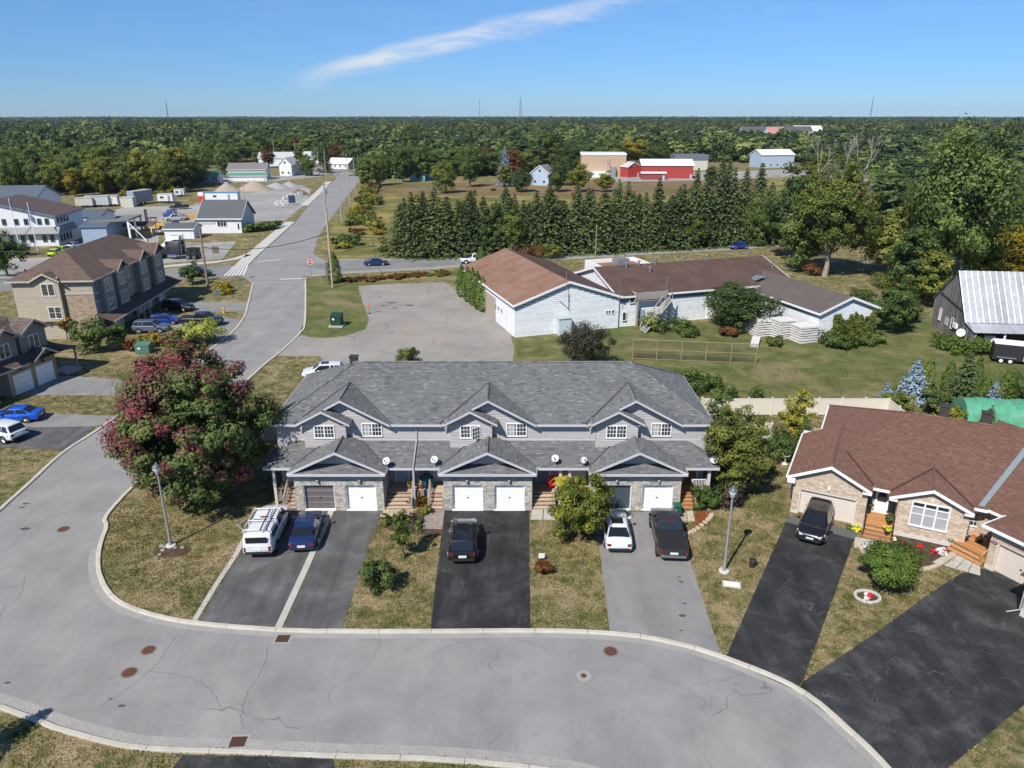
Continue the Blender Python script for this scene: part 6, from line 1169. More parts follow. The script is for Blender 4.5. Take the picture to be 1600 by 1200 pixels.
car('pickup_truck', 'white pickup with bed cap and ladder rack on the double driveway', 'pickup', (-16.96, 42.12), (-17.40, 49.50), 'pickup', WP, cap=True, rack=True, rims=RIMD)
car('sedan', 'dark blue sedan beside the white pickup on the double driveway', 'car', (-14.26, 42.89), (-14.91, 49.50), 'sedan', NAVY)
car('suv', 'black SUV with roof rails on the black driveway of the townhouse row', 'car', (-3.26, 41.45), (-3.51, 48.54), 'suv', BP, rails=True, sunroof=True)
car('sedan', 'white sedan half under the yellow-green tree', 'car', (7.25, 42.81), (7.51, 49.02), 'sedan', WP, sunroof=True)
car('pickup_truck', 'charcoal pickup with black bed cover on the light grey driveway', 'pickup', (10.70, 41.67), (11.15, 49.02), 'pickup', CHAR, rims=RIMD)
car('suv', 'black SUV facing the camera on the bungalow driveway', 'car', (22.91, 47.98), (19.29, 41.82), 'suv', BP, sunroof=True)
car('sedan', 'bright blue sedan in the shade of the left townhouse', 'car', (-46.01, 66.49), (-49.90, 66.00), 'sedan', BRT); car('suv', 'white SUV cut by the left edge of the photo', 'car', (-44.78, 61.22), (-49.69, 62.94), 'suv', WP)
G2 = 'cars parked before the three-storey block'
car('sedan', 'black crossover parked deepest in the shade of the three-storey block', 'car', (-53.16, 109.65), (-47.39, 108.47), 'suv', BP, G2); car('hatchback', 'blue hatchback between silver crossover and black pickup', 'car', (-51.63, 100.87), (-47.70, 101.90), 'hatch', BLP, G2); car('suv', 'silver-blue crossover nearest the bushes at the three-storey block', 'car', (-51.89, 97.27), (-46.93, 97.59), 'suv', carpaint('steel', (0.10, 0.12, 0.17)), G2); car('pickup_truck', 'black pickup with big tyres on the pale driveway of the three-storey block', 'pickup', (-46.90, 100.87), (-40.90, 100.87), 'pickup', BP, G2)
car('suv', 'black SUV waiting on the highway at the crosswalk', 'car', (-60.81, 133.81), (-55.24, 134.96), 'suv', BP, z=0.03, scale=1.12); car('sedan', 'dark blue sedan driving on the highway right of the junction', 'car', (-29.31, 144.85), (-24.85, 145.51), 'sedan', NAVY, z=0.03); car('pickup_truck', 'white pickup driving on the highway behind the cedars', 'pickup', (-10.41, 146.85), (-4.67, 148.22), 'pickup', WP, z=0.03); car('hatchback', 'small blue hatchback driving on the highway at the right', 'car', (52.46, 164.98), (47.70, 163.31), 'hatch', BLP, z=0.03)
car('suv', 'white SUV parked behind the townhouse roof', 'car', (-19.00, 79.09), (-22.25, 78.65), 'suv', WP, sunroof=True)
G3 = 'cars before the commercial building'
car('hatchback', 'hi-vis yellow-green car nearest the street at the commercial building', 'car', (-96.70, 153.93), (-96.90, 158.49), 'hatch', YG, G3, False); car('hatchback', 'white and yellow-green car second from the street at the commercial building', 'car', (-97.28, 157.71), (-96.79, 162.49), 'hatch', YG, G3, False); car('sedan', 'white sedan by the corner of the commercial building', 'car', (-98.53, 163.31), (-96.86, 167.54), 'sedan', WP, G3, False); car('sedan', 'silver sedan by the blue annexe', 'car', (-99.48, 172.90), (-97.05, 175.71), 'sedan', SILV, G3, False); car('hatchback', 'blue hatchback under the loading canopy', 'car', (-101.15, 180.58), (-99.07, 182.59), 'hatch', BLP, G3, False)
G4 = 'pickups in the gravel yard'
car('pickup_truck', 'silver pickup before the flatbed truck in the gravel yard', 'pickup', (-92.35, 211.99), (-97.35, 209.31), 'pickup', SILV, G4, False); car('pickup_truck', 'black pickup behind the flatbed truck in the gravel yard', 'pickup', (-102.92, 239.39), (-107.50, 237.69), 'pickup', BP, G4, False); car('pickup_truck', 'black pickup tucked behind the white annexe', 'pickup', (-85.38, 196.84), (-89.11, 194.51), 'pickup', BP, G4, False); car('sedan', 'white car parked in the village by the green-roofed building', 'car', (-126.99, 327.22), (-124.23, 327.22), 'sedan', WP, None, False); car('suv', 'dark car at the bend of the side street', 'car', (-102.66, 403.92), (-96.65, 390.27), 'suv', BP, None, False, z=0.03)
# flatbed truck
ft = thing('flatbed_truck', 'blue-cabbed flatbed tow truck in the gravel yard', 'truck', (*(-95.93, 216.13), 0.02), R(178)); FB = paint('truck blue', (0.03, 0.07, 0.24), 0.4)
MB().loft([[(x, -1.1*k, 0.7), (x, -1.1*k, z-0.2), (x, -0.9*k, z), (x, 0.9*k, z), (x, 1.1*k, z-0.2), (x, 1.1*k, 0.7)] for x, k, z in ((1.6, 1, 2.5), (2.9, 1, 2.5), (3.3, 0.97, 1.7), (4.5, 0.9, 1.55), (4.7, 0.8, 1.3))]).build('cab', FB, ft, 40); MB().box(2.95, 3.3, -0.9, 0.9, 1.75, 2.35).build('windscreen', CGLASS, ft); MB().slab([(-4.2, -1.2, 1.0), (1.4, -1.2, 1.4), (1.4, 1.2, 1.4), (-4.2, 1.2, 1.0)], 0.2).build('bed', METALG, ft)
MB().box(1.3, 1.5, -1.2, 1.2, 1.2, 2.3).build('headboard', METALG, ft)
for x in (3.7, -1.6, -2.6):
    for s in (-1, 1): MB().tube((x, s*0.8, 0.48), (x, s*1.12, 0.48), 0.48, 0.48, 14).build('wheel', TYRE, ft)
# semi tractors
def semi(p, rz, label, pm):
    o = thing('semi_truck', label, 'truck', (p[0], p[1], 0.03), rz)
    MB().loft([[(x, -w, 1.0), (x, -w, z-0.3), (x, -w*0.8, z), (x, w*0.8, z), (x, w, z-0.3), (x, w, 1.0)] for x, w, z in ((-1.6, 1.2, 3.7), (0.2, 1.22, 3.75), (1.0, 1.15, 3.3), (1.9, 1.0, 2.2), (2.0, 0.95, 2.05), (3.6, 0.85, 1.75), (3.8, 0.7, 1.4))]).build('cab', pm, o, 40)
    MB().slab([(1.06, -0.95, 3.12), (1.06, 0.95, 3.12), (1.88, 0.85, 2.28), (1.88, -0.85, 2.28)], 0.05).build('windscreen', CGLASS, o)
    for s in (-1, 1):
        MB().box(0.4, 1.3, s*1.17-0.06, s*1.17+0.06, 2.1, 2.75).build('side_window', CGLASS, o); MB().tube((-1.9, s*0.95, 0.9), (-1.9, s*0.95, 4.0), 0.1, 0.1, 8).build('exhaust_stack', CHROME, o); MB().tube((-0.9, s*1.1, 0.75), (0.9, s*1.1, 0.75), 0.33, 0.33, 12).build('fuel_tank', CHROME, o); MB().box(3.3, 3.75, s*0.75-0.15, s*0.75+0.15, 1.15, 1.4).build('headlight', LAMPC, o)
        for x in (2.9, -3.2, -4.5):
            wq = MB().tube((x, s*(0.75 if x > 0 else 0.55), 0.52), (x, s*1.2, 0.52), 0.52, 0.52, 16).build('wheel', TYRE, o); MB().tube((x, s*1.18, 0.52), (x, s*1.23, 0.52), 0.28, 0.28, 12).build('rim', CHROME, wq)
        MB().loft([[(2.9+0.7*math.cos(R(t)), s*y, 0.55+0.72*math.sin(R(t))) for y in (0.8, 1.2)]+[(2.9+0.76*math.cos(R(t)), s*y, 0.55+0.78*math.sin(R(t))) for y in (1.2, 0.8)] for t in range(0, 181, 30)]).build('fender', pm, o)
        MB().box(-5.3, -1.6, s*0.45-0.1, s*0.45+0.1, 0.85, 1.1).build('chassis_rail', BPLAST, o)
    MB().box(-4.3, -3.3, -0.5, 0.5, 1.1, 1.2).build('fifth_wheel', BPLAST, o); MB().box(3.7, 3.95, -1.15, 1.15, 0.45, 0.85).build('bumper', CHROME, o); MB().box(3.78, 3.86, -0.5, 0.5, 0.9, 1.6).build('grille', CHROME, o)
semi((-69.88, 152.46), R(176), 'black semi tractor with sleeper cab on the gravel pad', paint('truck black', (0.012, 0.012, 0.016), 0.5, var=0)); semi((-72.74, 158.49), R(186), 'white semi tractor half hidden behind the black one', WP)
# forklift
fk = thing('forklift', 'yellow forklift with black mast in the gravel yard', 'forklift', (*(-92.78, 193.37), 0.02), R(8)); YL = paint('machine yellow', (0.55, 0.36, 0.06), 0.5)
MB().box(-2.6, 2.4, -0.9, 0.9, 0.5, 1.3).box(0.3, 2.6, -0.95, 0.95, 1.0, 1.8).build('chassis', YL, fk)
for x in (-1.9, 1.8):
    for s in (-1, 1): MB().tube((x, s*0.7, 0.55), (x, s*1.05, 0.55), 0.55, 0.55, 14).build('wheel', TYRE, fk)
for x in (-1.1, 0.4):
    for s in (-0.8, 0.8): MB().tube((x, s, 1.3), (x+0.1, s, 3.0), 0.07, 0.07, 5).build('cage_post', BPLAST, fk)
MB().box(-1.2, 0.6, -0.9, 0.9, 3.0, 3.12).build('cage_roof', BPLAST, fk); ms_ = MB()
for s in (-0.6, 0.6): ms_.box(-1.9, -1.65, s-0.12, s+0.12, 0.4, 5.2)
for z in (1.5, 3.0, 5.1): ms_.box(-1.88, -1.7, -0.6, 0.6, z-0.12, z+0.12)
ms_.build('mast', BPLAST, fk)
for s in (-0.4, 0.4): MB().box(-3.3, -1.9, s-0.08, s+0.08, 0.3, 0.38).build('fork', METALG, fk)
# yard trailers and sheds
def ybox(name, label, p, rz, l, w, h, mat, cat='trailer', wheels=True, roofm=None, win_=False):
    o = thing(name, label, cat, (p[0], p[1], 0.02), rz, 'trailers and huts along the back of the gravel yard'); z = 0.7 if wheels else 0
    MB().box(-l/2, l/2, -w/2, w/2, z, h).build('body', mat, o); MB().box(-l/2-0.1, l/2+0.1, -w/2-0.1, w/2+0.1, h, h+0.12).build('roof', roofm or GREYR, o)
    for k in range(int(l/0.9)): MB().box(-l/2+k*0.9+0.4, -l/2+k*0.9+0.48, -w/2-0.04, -w/2, z+0.1, h-0.1).build('rib', mat, o)
    if wheels:
        for x in (-l*0.12, l*0.06):
            for s in (-1, 1): MB().tube((x, s*(w/2-0.3), 0.42), (x, s*(w/2-0.05), 0.42), 0.42, 0.42, 12).build('wheel', TYRE, o)
    if win_: win(o, -l*0.2, -w/2-0.02, h*0.65, 0, 1.1, 0.7, 1, 1, 1); MB().box(l*0.2, l*0.2+0.7, -w/2-0.04, -w/2, z+0.1, h*0.85).build('door', METALG, o)
CREAM = paint('cream panel', (0.5, 0.5, 0.44), 0.6); PALE = paint('pale blue grey panel', (0.44, 0.48, 0.5), 0.6)
ybox('utility_trailer', 'cream box trailer, leftmost in the row at the back of the yard', (-137.89, 242.86), R(14), 5, 2.4, 3.0, CREAM); ybox('utility_trailer', 'white box trailer with roof tarp, second in the yard row', (-134.69, 244.63), R(14), 7, 2.6, 3.4, PALE); ybox('utility_trailer', 'short white box trailer, third in the yard row', (-130.81, 246.42), R(14), 3.6, 2.6, 3.2, WSID); ybox('site_hut', 'beige hut with arched top in the yard row', (-124.68, 244.63), R(8), 3.8, 3.5, 3.0, CREAM, 'hut', False); ybox('cargo_trailer', 'tall grey freight trailer standing end-on in the yard', (-124.19, 251.96), R(76), 9, 2.6, 4.4, paint('grey blue panel', (0.25, 0.28, 0.31), 0.6)); ybox('caravan', 'small white caravan with window in the yard row', (-117.30, 255.79), R(2), 5, 2.4, 3.0, WSID, 'caravan', True, None, True); ybox('caravan', 'small white van body at the far edge of the yard', (-121.61, 276.74), R(5), 3.4, 2.2, 2.6, WSID, 'van', True, None, True); ybox('office_trailer', 'white site office trailer with blue roof edge behind the white house', (-99.60, 259.73), R(2), 11, 3, 3.0, WSID, 'trailer', False, paint('blue roof edge', (0.07, 0.22, 0.42), 0.5), True)
sg = thing('roadside_sign', 'tall red sign panel beside the slate-roofed house', 'sign', (*(-100.91, 244.63), 0.02), R(8)); MB().box(-0.8, 0.8, -0.15, 0.15, 1.0, 4.6).build('panel', paint('sign red', (0.55, 0.04, 0.04), 0.5), sg); MB().box(-0.8, 0.8, -0.17, -0.15, 3.4, 4.6).build('header', WHITE, sg)
for x in (-0.7, 0.7): MB().box(x-0.08, x+0.08, -0.1, 0.1, 0, 1.0).build('post', METALG, sg)
lp = MB()
for k in range(5): lp.box(-2.2, 2.2, -0.8, 0.8, k*0.3, k*0.3+0.25)
tag(lp.build('lumber_stack', paint('fresh lumber', (0.48, 0.30, 0.12), 0.8, var=0.15), None, loc=(*(-90.91, 213.35), 0.02), rz=R(3)), 'stack of fresh orange lumber beside the flatbed truck', 'lumber')
ls = thing('lumber_shelter', 'open lumber shelter with brown roof beside the forklift', 'shelter', (*(-94.36, 183.62), 0.02), R(6)); MB().slab([(-6, -2, 2.6), (6, -2, 2.6), (6, 2, 3.2), (-6, 2, 3.2)], 0.2).build('roof', paint('shelter brown', (0.11, 0.07, 0.06), 0.8), ls)
for x in (-5.6, -2, 2, 5.6):
    for y in (-1.7, 1.7): MB().box(x-.1, x+.1, y-.1, y+.1, 0, 2.7).build('post', WHITE, ls)
for x in (-3.8, 0, 3.8): MB().box(x-1.6, x+1.6, -1.4, 1.4, 0, 1.3).build('lumber_pile', paint('fresh lumber', (0.48, 0.30, 0.12)), ls)
# gravel heaps and concrete blocks
def heap(p, r, h, mat, label):
    b = MB(); rg = []
    for k in range(7): t = k/6; rg.append([((1-t)**0.9*r*(1+rnd.uniform(-.12, .12))*math.cos(a*0.449)+0.01*math.cos(a*.449), (1-t)**0.9*r*0.8*(1+rnd.uniform(-.12, .12))*math.sin(a*0.449)+0.01*math.sin(a*.449), h*t**1.1) for a in range(14)])
    b.loft(rg); tag(b.build('gravel_heap', mat, None, 60, loc=(p[0], p[1], 0)), label, 'gravel heap', 'gravel heaps in the yard')
GB, GG, GBR = paint('buff gravel', (0.33, 0.27, 0.20), 0.95, var=0.2, vs=2, bump=0.5), paint('grey gravel', (0.30, 0.29, 0.285), 0.95, var=0.2, vs=2, bump=0.5), paint('brown soil heap', (0.17, 0.10, 0.065), 0.95, var=0.25, vs=2, bump=0.5)
heap((-111.49, 296.03), 5.5, 3.4, GB, 'buff gravel heap left of the two behind the office trailer'); heap((-102.44, 301.26), 7.5, 3.8, GB, 'larger buff gravel heap right of the yard lamp post'); heap((-96.25, 309.46), 6, 2.4, GG, 'grey gravel heap beside the red sign in the yard'); heap((-92.64, 315.17), 5, 2.2, GG, 'small grey gravel heap nearest the side street'); heap((-80.07, 283.68), 4.0, 2.2, GBR, 'brown soil heap behind the white concrete blocks')
BL = [((-76.76, 248.24), 0), ((-76.45, 250.09), 0), ((-75.07, 248.24), 0), ((-73.90, 250.09), 0), ((-79.22, 255.79), 0), ((-76.73, 257.74), 0), ((-76.34, 265.87), 0), ((-76.76, 261.74), 0), ((-77.80, 274.49), 0), ((-78.51, 251.96), 0), ((-77.91, 255.79), 0), ((-78.54, 261.74), 1), ((-79.20, 267.97), 1), ((-79.90, 274.49), 1), ((-75.29, 251.96), 0), ((-75.87, 261.74), 0), ((-77.06, 270.11), 1), ((-78.32, 279.01), 1), ((-79.67, 288.50), 1)]
for (p, up) in BL:
    for z in range(1+up):
        q = MB(); q.box(-0.85, 0.85, -0.5, 0.5, z*0.72, z*0.72+0.7); q.box(-0.3, 0.3, -0.12, 0.12, z*0.72+0.7, z*0.72+0.78)
        tag(q.build('concrete_block', paint('white block concrete', (0.56, 0.55, 0.52), 0.9), None, loc=(p[0]+rnd.uniform(-.2, .2), p[1], 0.02), rz=R(40)), 'white interlocking concrete block in the wall around the soil heap by the side street', 'concrete block', 'concrete blocks around the soil heap')
sd = thing('sign_board', 'dark blue sign board on the block wall corner by the side street', 'sign', (*(-72.53, 248.24), 0.02), R(20)); MB().box(-1.1, 1.1, -0.1, 0.1, 0.8, 3.2).build('panel', paint('navy sign', (0.03, 0.05, 0.12), 0.5), sd)
for x in (-0.9, 0.9): MB().box(x-.08, x+.08, -.08, .08, 0, 0.8).build('post', METALG, sd)

# ================================================================ vegetation
BARK = paint('bark', (0.115, 0.092, 0.07), 0.95, var=0.25, vs=6, bump=0.6); PALEBARK = paint('pale bark', (0.27, 0.235, 0.19), 0.95, var=0.2, vs=5, bump=0.6); DEADW = paint('bare grey wood', (0.36, 0.32, 0.28), 0.9, var=0.15)
LG = leaf_mat('green leaves', [(0.0, (0.014, 0.024, 0.007)), (0.35, (0.036, 0.056, 0.014)), (0.7, (0.074, 0.098, 0.024)), (1.0, (0.14, 0.150, 0.038))], 0.28, 0.2, 2.3)
LOL = leaf_mat('olive leaves', [(0.0, (0.018, 0.026, 0.006)), (0.4, (0.050, 0.068, 0.013)), (0.75, (0.115, 0.122, 0.022)), (1.0, (0.17, 0.15, 0.03))])
LY = leaf_mat('yellowing leaves', [(0.0, (0.028, 0.038, 0.006)), (0.3, (0.085, 0.10, 0.014)), (0.6, (0.19, 0.175, 0.024)), (1.0, (0.34, 0.25, 0.035))], 0.28, 0.14, 1.7)
LYEL = leaf_mat('golden leaves', [(0.0, (0.05, 0.05, 0.008)), (0.35, (0.20, 0.16, 0.015)), (0.7, (0.40, 0.27, 0.02)), (1.0, (0.55, 0.36, 0.03))], 0.28, 0.1, 1.2)
LOR = leaf_mat('orange brown leaves', [(0.0, (0.05, 0.025, 0.008)), (0.5, (0.15, 0.062, 0.022)), (1.0, (0.26, 0.11, 0.04))], 0.28, 0.1, 1.15)
LRED = leaf_mat('maple turning red', [(0.0, (0.018, 0.034, 0.010)), (0.25, (0.050, 0.078, 0.020)), (0.45, (0.105, 0.10, 0.03)), (0.60, (0.075, 0.044, 0.028)), (0.76, (0.080, 0.028, 0.027)), (0.90, (0.105, 0.024, 0.030)), (1.0, (0.16, 0.035, 0.045))], 0.3, 0.0)
LBUR = leaf_mat('burgundy leaves', [(0.0, (0.012, 0.010, 0.009)), (0.5, (0.036, 0.022, 0.020)), (0.8, (0.055, 0.042, 0.028)), (1.0, (0.10, 0.07, 0.05))], 0.2, 0.05)
LSP = leaf_mat('spruce needles', [(0.0, (0.008, 0.014, 0.006)), (0.4, (0.021, 0.033, 0.012)), (0.75, (0.040, 0.054, 0.018)), (1.0, (0.075, 0.085, 0.03))], 0.1, 0.3, 2.35)
LBS = leaf_mat('blue spruce needles', [(0.0, (0.03, 0.045, 0.055)), (0.5, (0.10, 0.135, 0.165)), (1.0, (0.20, 0.25, 0.30))], 0.1, 0.05)
LCD = leaf_mat('cedar fronds', [(0.0, (0.014, 0.026, 0.005)), (0.5, (0.040, 0.066, 0.010)), (1.0, (0.095, 0.125, 0.018))], 0.15)
LFAR = leaf_mat('distant foliage', [(0.0, (0.012, 0.021, 0.008)), (0.35, (0.034, 0.048, 0.015)), (0.7, (0.064, 0.078, 0.023)), (0.93, (0.092, 0.098, 0.030)), (1.0, (0.12, 0.10, 0.034))], 0.2, 0.5, 3.7)
LFARD = leaf_mat('distant dark foliage', [(0.0, (0.008, 0.015, 0.008)), (0.5, (0.020, 0.032, 0.013)), (1.0, (0.042, 0.055, 0.020))], 0.15, 0.3, 3.3)

def leaf_mesh(name, C, Nn, S, tone, mat, aspect=0.62, rg=None):
    """kite-shaped leaf faces at C with normals Nn and sizes S"""
    rg = rg or np.random.default_rng(1); n = len(C)
    Nn = Nn/np.maximum(1e-6, np.linalg.norm(Nn, axis=1))[:, None]
    a = rg.normal(size=(n, 3)); u = np.cross(Nn, a); u /= np.maximum(1e-6, np.linalg.norm(u, axis=1))[:, None]; v = np.cross(Nn, u)
    s = S[:, None]
    P = np.stack([C-u*s*0.55, C-v*s*aspect*0.5-u*s*0.05+Nn*s*0.08, C+u*s*0.55, C+v*s*aspect*0.5-u*s*0.05+Nn*s*0.08], 1).reshape(-1, 3)
    me = bpy.data.meshes.new(name); me.vertices.add(4*n); me.vertices.foreach_set('co', P.astype(np.float32).ravel())
    me.loops.add(4*n); me.loops.foreach_set('vertex_index', np.arange(4*n, dtype=np.int32)); me.polygons.add(n)
    me.polygons.foreach_set('loop_start', np.arange(0, 4*n, 4, dtype=np.int32)); me.polygons.foreach_set('loop_total', np.full(n, 4, np.int32))
    at = me.attributes.new('tone', 'FLOAT', 'FACE'); at.data.foreach_set('value', np.clip(tone, 0, 1).astype(np.float32)); me.materials.append(mat); me.update(calc_edges=True)
    return me
def clumped(seed, rx, rz, zc, nc, nl, size, lump=0.30, up=0.35, hollow=0.45, flat=1.0, tonefn=None, spread=1.0):
    """leaf positions in overlapping clumps spread through an uneven crown"""
    rg = np.random.default_rng(seed)
    d = rg.normal(size=(nc, 3)); d /= np.linalg.norm(d, axis=1)[:, None]
    ph = rg.uniform(0, 6.28, 6); az = np.arctan2(d[:, 1], d[:, 0])
    rad = (hollow+(1-hollow)*rg.random(nc)**0.5)*(1+0.16*np.sin(2*az+ph[0])+0.12*np.sin(3*az+ph[1]+2*d[:, 2])+0.10*np.sin(5*d[:, 2]*2+ph[2]))
    cc = d*rad[:, None]*np.array([rx, rx, rz]); cc[:, 2] += zc
    k = rg.integers(0, nc, nl); cr = (lump*(0.6+0.8*rg.random(nc)))*rx
    e = rg.normal(size=(nl, 3)); e /= np.linalg.norm(e, axis=1)[:, None]; rr = rg.random(nl)**0.42
    C = cc[k]+e*(cr[k]*rr*spread)[:, None]*np.array([1, 1, 0.72*flat])
    out = C-np.array([0, 0, zc]); out /= np.maximum(1e-3, np.linalg.norm(out, axis=1))[:, None]
    Nn = e*0.9+out*0.65+rg.normal(size=(nl, 3))*0.36+np.array([0, 0, up])
    ct = rg.random(nc)*0.5
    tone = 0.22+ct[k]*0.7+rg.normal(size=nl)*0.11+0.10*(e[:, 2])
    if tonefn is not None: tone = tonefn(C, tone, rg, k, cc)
    ni = nl//5; f = rg.normal(size=(ni, 3)); f /= np.linalg.norm(f, axis=1)[:, None]; f *= (rg.random(ni)**0.4*0.62)[:, None]      # inner leaves close the crown, toned dark to paint the shade inside
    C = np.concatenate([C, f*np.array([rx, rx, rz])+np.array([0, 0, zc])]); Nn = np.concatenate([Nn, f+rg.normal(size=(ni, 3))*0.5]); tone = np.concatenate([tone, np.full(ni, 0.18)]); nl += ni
    ok = C[:, 2] > 0.05
    return C[ok], Nn[ok], (size*(0.65+0.7*rg.random(nl)))[ok], tone[ok], cc
def trunk_mb(h, r, limbs, rg, zc):
    b = MB(); n = 6; px, py = 0.0, 0.0; prev = (0, 0, -0.05)
    pts = [(0, 0, -0.05)]
    for k in range(1, n+1): px += rg.normal()*h*0.012; py += rg.normal()*h*0.012; pts.append((px, py, h*k/n))
    for k in range(n): b.tube(pts[k], pts[k+1], r*(1.25 if k == 0 else 1)*(1-k/n*0.75), r*(1-(k+1)/n*0.75), 8)
    for c in limbs:
        t = 0.35+0.5*rg.random(); i = int(t*n); s = Vector(pts[i]); e = Vector(c); m_ = s.lerp(e, 0.5)+Vector((0, 0, 0.08*h*rg.random()))
        b.tube(s, m_, r*0.42, r*0.26, 6); b.tube(m_, e, r*0.26, r*0.09, 5)
    return b
def tree(name, label, cat, p, h, r, seed, mat, nc=60, nl=6000, size=0.22, bare=0.18, group=None, tonefn=None, trunk_r=None, bark=None, lump=0.30, up=0.35, hollow=0.45, rz_f=None, flat=1.0):
    rg = np.random.default_rng(seed+99); zb = h*bare; rz = (h-zb)/2*(rz_f or 1.0)*0.92; zc = zb+(h-zb)/2
    o = thing(name, label, cat, (p[0], p[1], 0), rg.uniform(0, 6.28) if tonefn is None else 0.0, group)
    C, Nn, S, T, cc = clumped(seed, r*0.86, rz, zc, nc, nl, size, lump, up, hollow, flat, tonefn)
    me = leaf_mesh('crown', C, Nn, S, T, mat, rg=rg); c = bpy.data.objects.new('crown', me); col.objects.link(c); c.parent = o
    lim = cc[rg.permutation(len(cc))[:min(14, len(cc))]]
    trunk_mb(zc*1.15, trunk_r or max(0.05, h*0.022), [tuple(x*np.array([0.72, 0.72, 0.88])) for x in lim], rg, zc).build('trunk', bark or BARK, o, 60); return o
def shrub(label, p, h, r, seed, mat, nl=1500, size=0.16, nc=22, group=None, tonefn=None, name='shrub', cat='shrub'):
    return tree(name, label, cat, p, h, r, seed, mat, nc, nl, size, 0.04, group, tonefn, 0.04, None, 0.36, 0.4, 0.4)
def spruce_data(seed, h, r, whorls, per, seg, size, droop=0.25, low=0.04, power=0.85):
    rg = np.random.default_rng(seed); C, Nn, S, T = [], [], [], []
    for w in range(whorls):
        t = (w+rg.random()*0.6)/whorls; z = h*(low+(1-low)*t); R_ = r*(1-t)**power*(0.8+0.35*rg.random())+0.05*r
        nb = max(4, int(per*(0.45+0.55*(1-t)))); a0 = rg.uniform(0, 6.28)
        for k in range(nb):
            a = a0+6.283*k/nb+rg.normal()*0.18; L_ = R_*(0.72+0.4*rg.random()); bt = rg.random()*0.3
            for s in range(seg):
                f = (s+0.6+rg.random()*0.5)/seg; d = L_*f; side = rg.normal()*0.13*L_*(1.1-f*0.6)
                x, y = math.cos(a)*d-math.sin(a)*side, math.sin(a)*d+math.cos(a)*side
                zz = z-droop*d*(0.7+0.5*f)+rg.normal()*0.02*h/whorls*4+0.10*L_*max(0, f-0.8)*3
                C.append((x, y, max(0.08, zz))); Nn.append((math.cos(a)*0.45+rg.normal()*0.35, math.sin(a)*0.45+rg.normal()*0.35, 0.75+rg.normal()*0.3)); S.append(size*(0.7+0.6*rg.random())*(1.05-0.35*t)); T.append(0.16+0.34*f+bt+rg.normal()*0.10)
    return np.array(C), np.array(Nn), np.array(S), np.array(T)
def conifer(name, label, p, h, r, seed, mat, whorls=24, per=11, seg=8, size=0.5, group=None, droop=0.25, low=0.04, power=0.85, cat='tree'):
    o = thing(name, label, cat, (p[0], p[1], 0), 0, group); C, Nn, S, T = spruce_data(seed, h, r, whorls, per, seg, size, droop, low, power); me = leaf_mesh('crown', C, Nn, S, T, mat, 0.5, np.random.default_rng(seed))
    c = bpy.data.objects.new('crown', me); col.objects.link(c); c.parent = o; MB().tube((0, 0, -0.05), (0, 0, h*0.97), max(0.04, h*0.018), 0.02, 7).build('trunk', BARK, o); return o
def cedar_data(seed, h, r, n, size):
    rg = np.random.default_rng(seed); t = rg.random(n)**0.9; a = rg.uniform(0, 6.283, n); rr = r*np.minimum(1, (1-t)*1.9)**0.7*np.minimum(1, 0.55+t*4)*(0.75+0.3*rg.random(n))*(1+0.10*np.sin(a*3+t*9))
    C = np.stack([rr*np.cos(a), rr*np.sin(a), 0.03*h+h*0.97*t], 1); Nn = np.stack([np.cos(a), np.sin(a), np.full(n, 0.5)], 1)+rg.normal(size=(n, 3))*0.45
    return C, Nn, size*(0.6+0.8*rg.random(n)), 0.3+0.45*rg.random(n)+0.1*np.sin(a*4)
def cedar(label, p, h, r, seed, n=900, size=0.3, group=None, mat=None):
    o = thing('cedar', label, 'cedar', (p[0], p[1], 0), 0, group); me = leaf_mesh('crown', *cedar_data(seed, h, r, n, size), mat or LCD, 0.5); c = bpy.data.objects.new('crown', me); col.objects.link(c); c.parent = o; MB().tube((0, 0, -0.05), (0, 0, h*0.8), 0.08, 0.03, 6).build('trunk', BARK, o); return o
def reuse(src, name, label, cat, p, sx, sz, rz, mat=None, group=None):
    """another tree on the same crown and trunk meshes"""
    o = thing(name, label, cat, (p[0], p[1], 0), rz, group); o.scale = (sx, sx, sz)
    for ch in src.children:
        c = bpy.data.objects.new(ch.name.split('.')[0], ch.data); col.objects.link(c); c.parent = o
        if mat is not None and c.name.startswith('crown'): c.material_slots[0].link = 'OBJECT'; c.material_slots[0].material = mat
    return o
# ---- foreground
def red_tone(C, t, rg, k, cc):
    red = 0.46+0.05*(C[:, 2]-6.5)-0.035*C[:, 0]+0.16*np.sin(cc[k, 0]*1.1+cc[k, 2]*0.9)+(rg.random(len(cc))[k]-0.5)*0.85+rg.normal(size=len(C))*0.10
    return np.where(red > 0.52, 0.50+(t-0.3)*0.75+(red-0.5)*0.55, t*0.72-0.04)
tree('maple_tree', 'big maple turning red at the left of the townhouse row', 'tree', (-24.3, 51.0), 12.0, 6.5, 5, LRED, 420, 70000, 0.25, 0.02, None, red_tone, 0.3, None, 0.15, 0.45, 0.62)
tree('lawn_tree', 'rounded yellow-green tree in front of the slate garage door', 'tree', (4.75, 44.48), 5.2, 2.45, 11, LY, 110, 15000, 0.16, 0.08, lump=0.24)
tree('sapling', 'slim young tree on the lawn between the two dark driveways', 'tree', (-7.30, 42.27), 3.6, 0.95, 12, LOL, 30, 2600, 0.13, 0.22, trunk_r=0.05)
shrub('dark green shrub on the lawn below the slim young tree', (-8.40, 38.68), 2.2, 1.25, 13, LG, 2600, 0.15); shrub('low round orange-red shrub beside the black driveway', (2.00, 40.59), 1.0, 0.72, 14, LOR, 1500, 0.11)
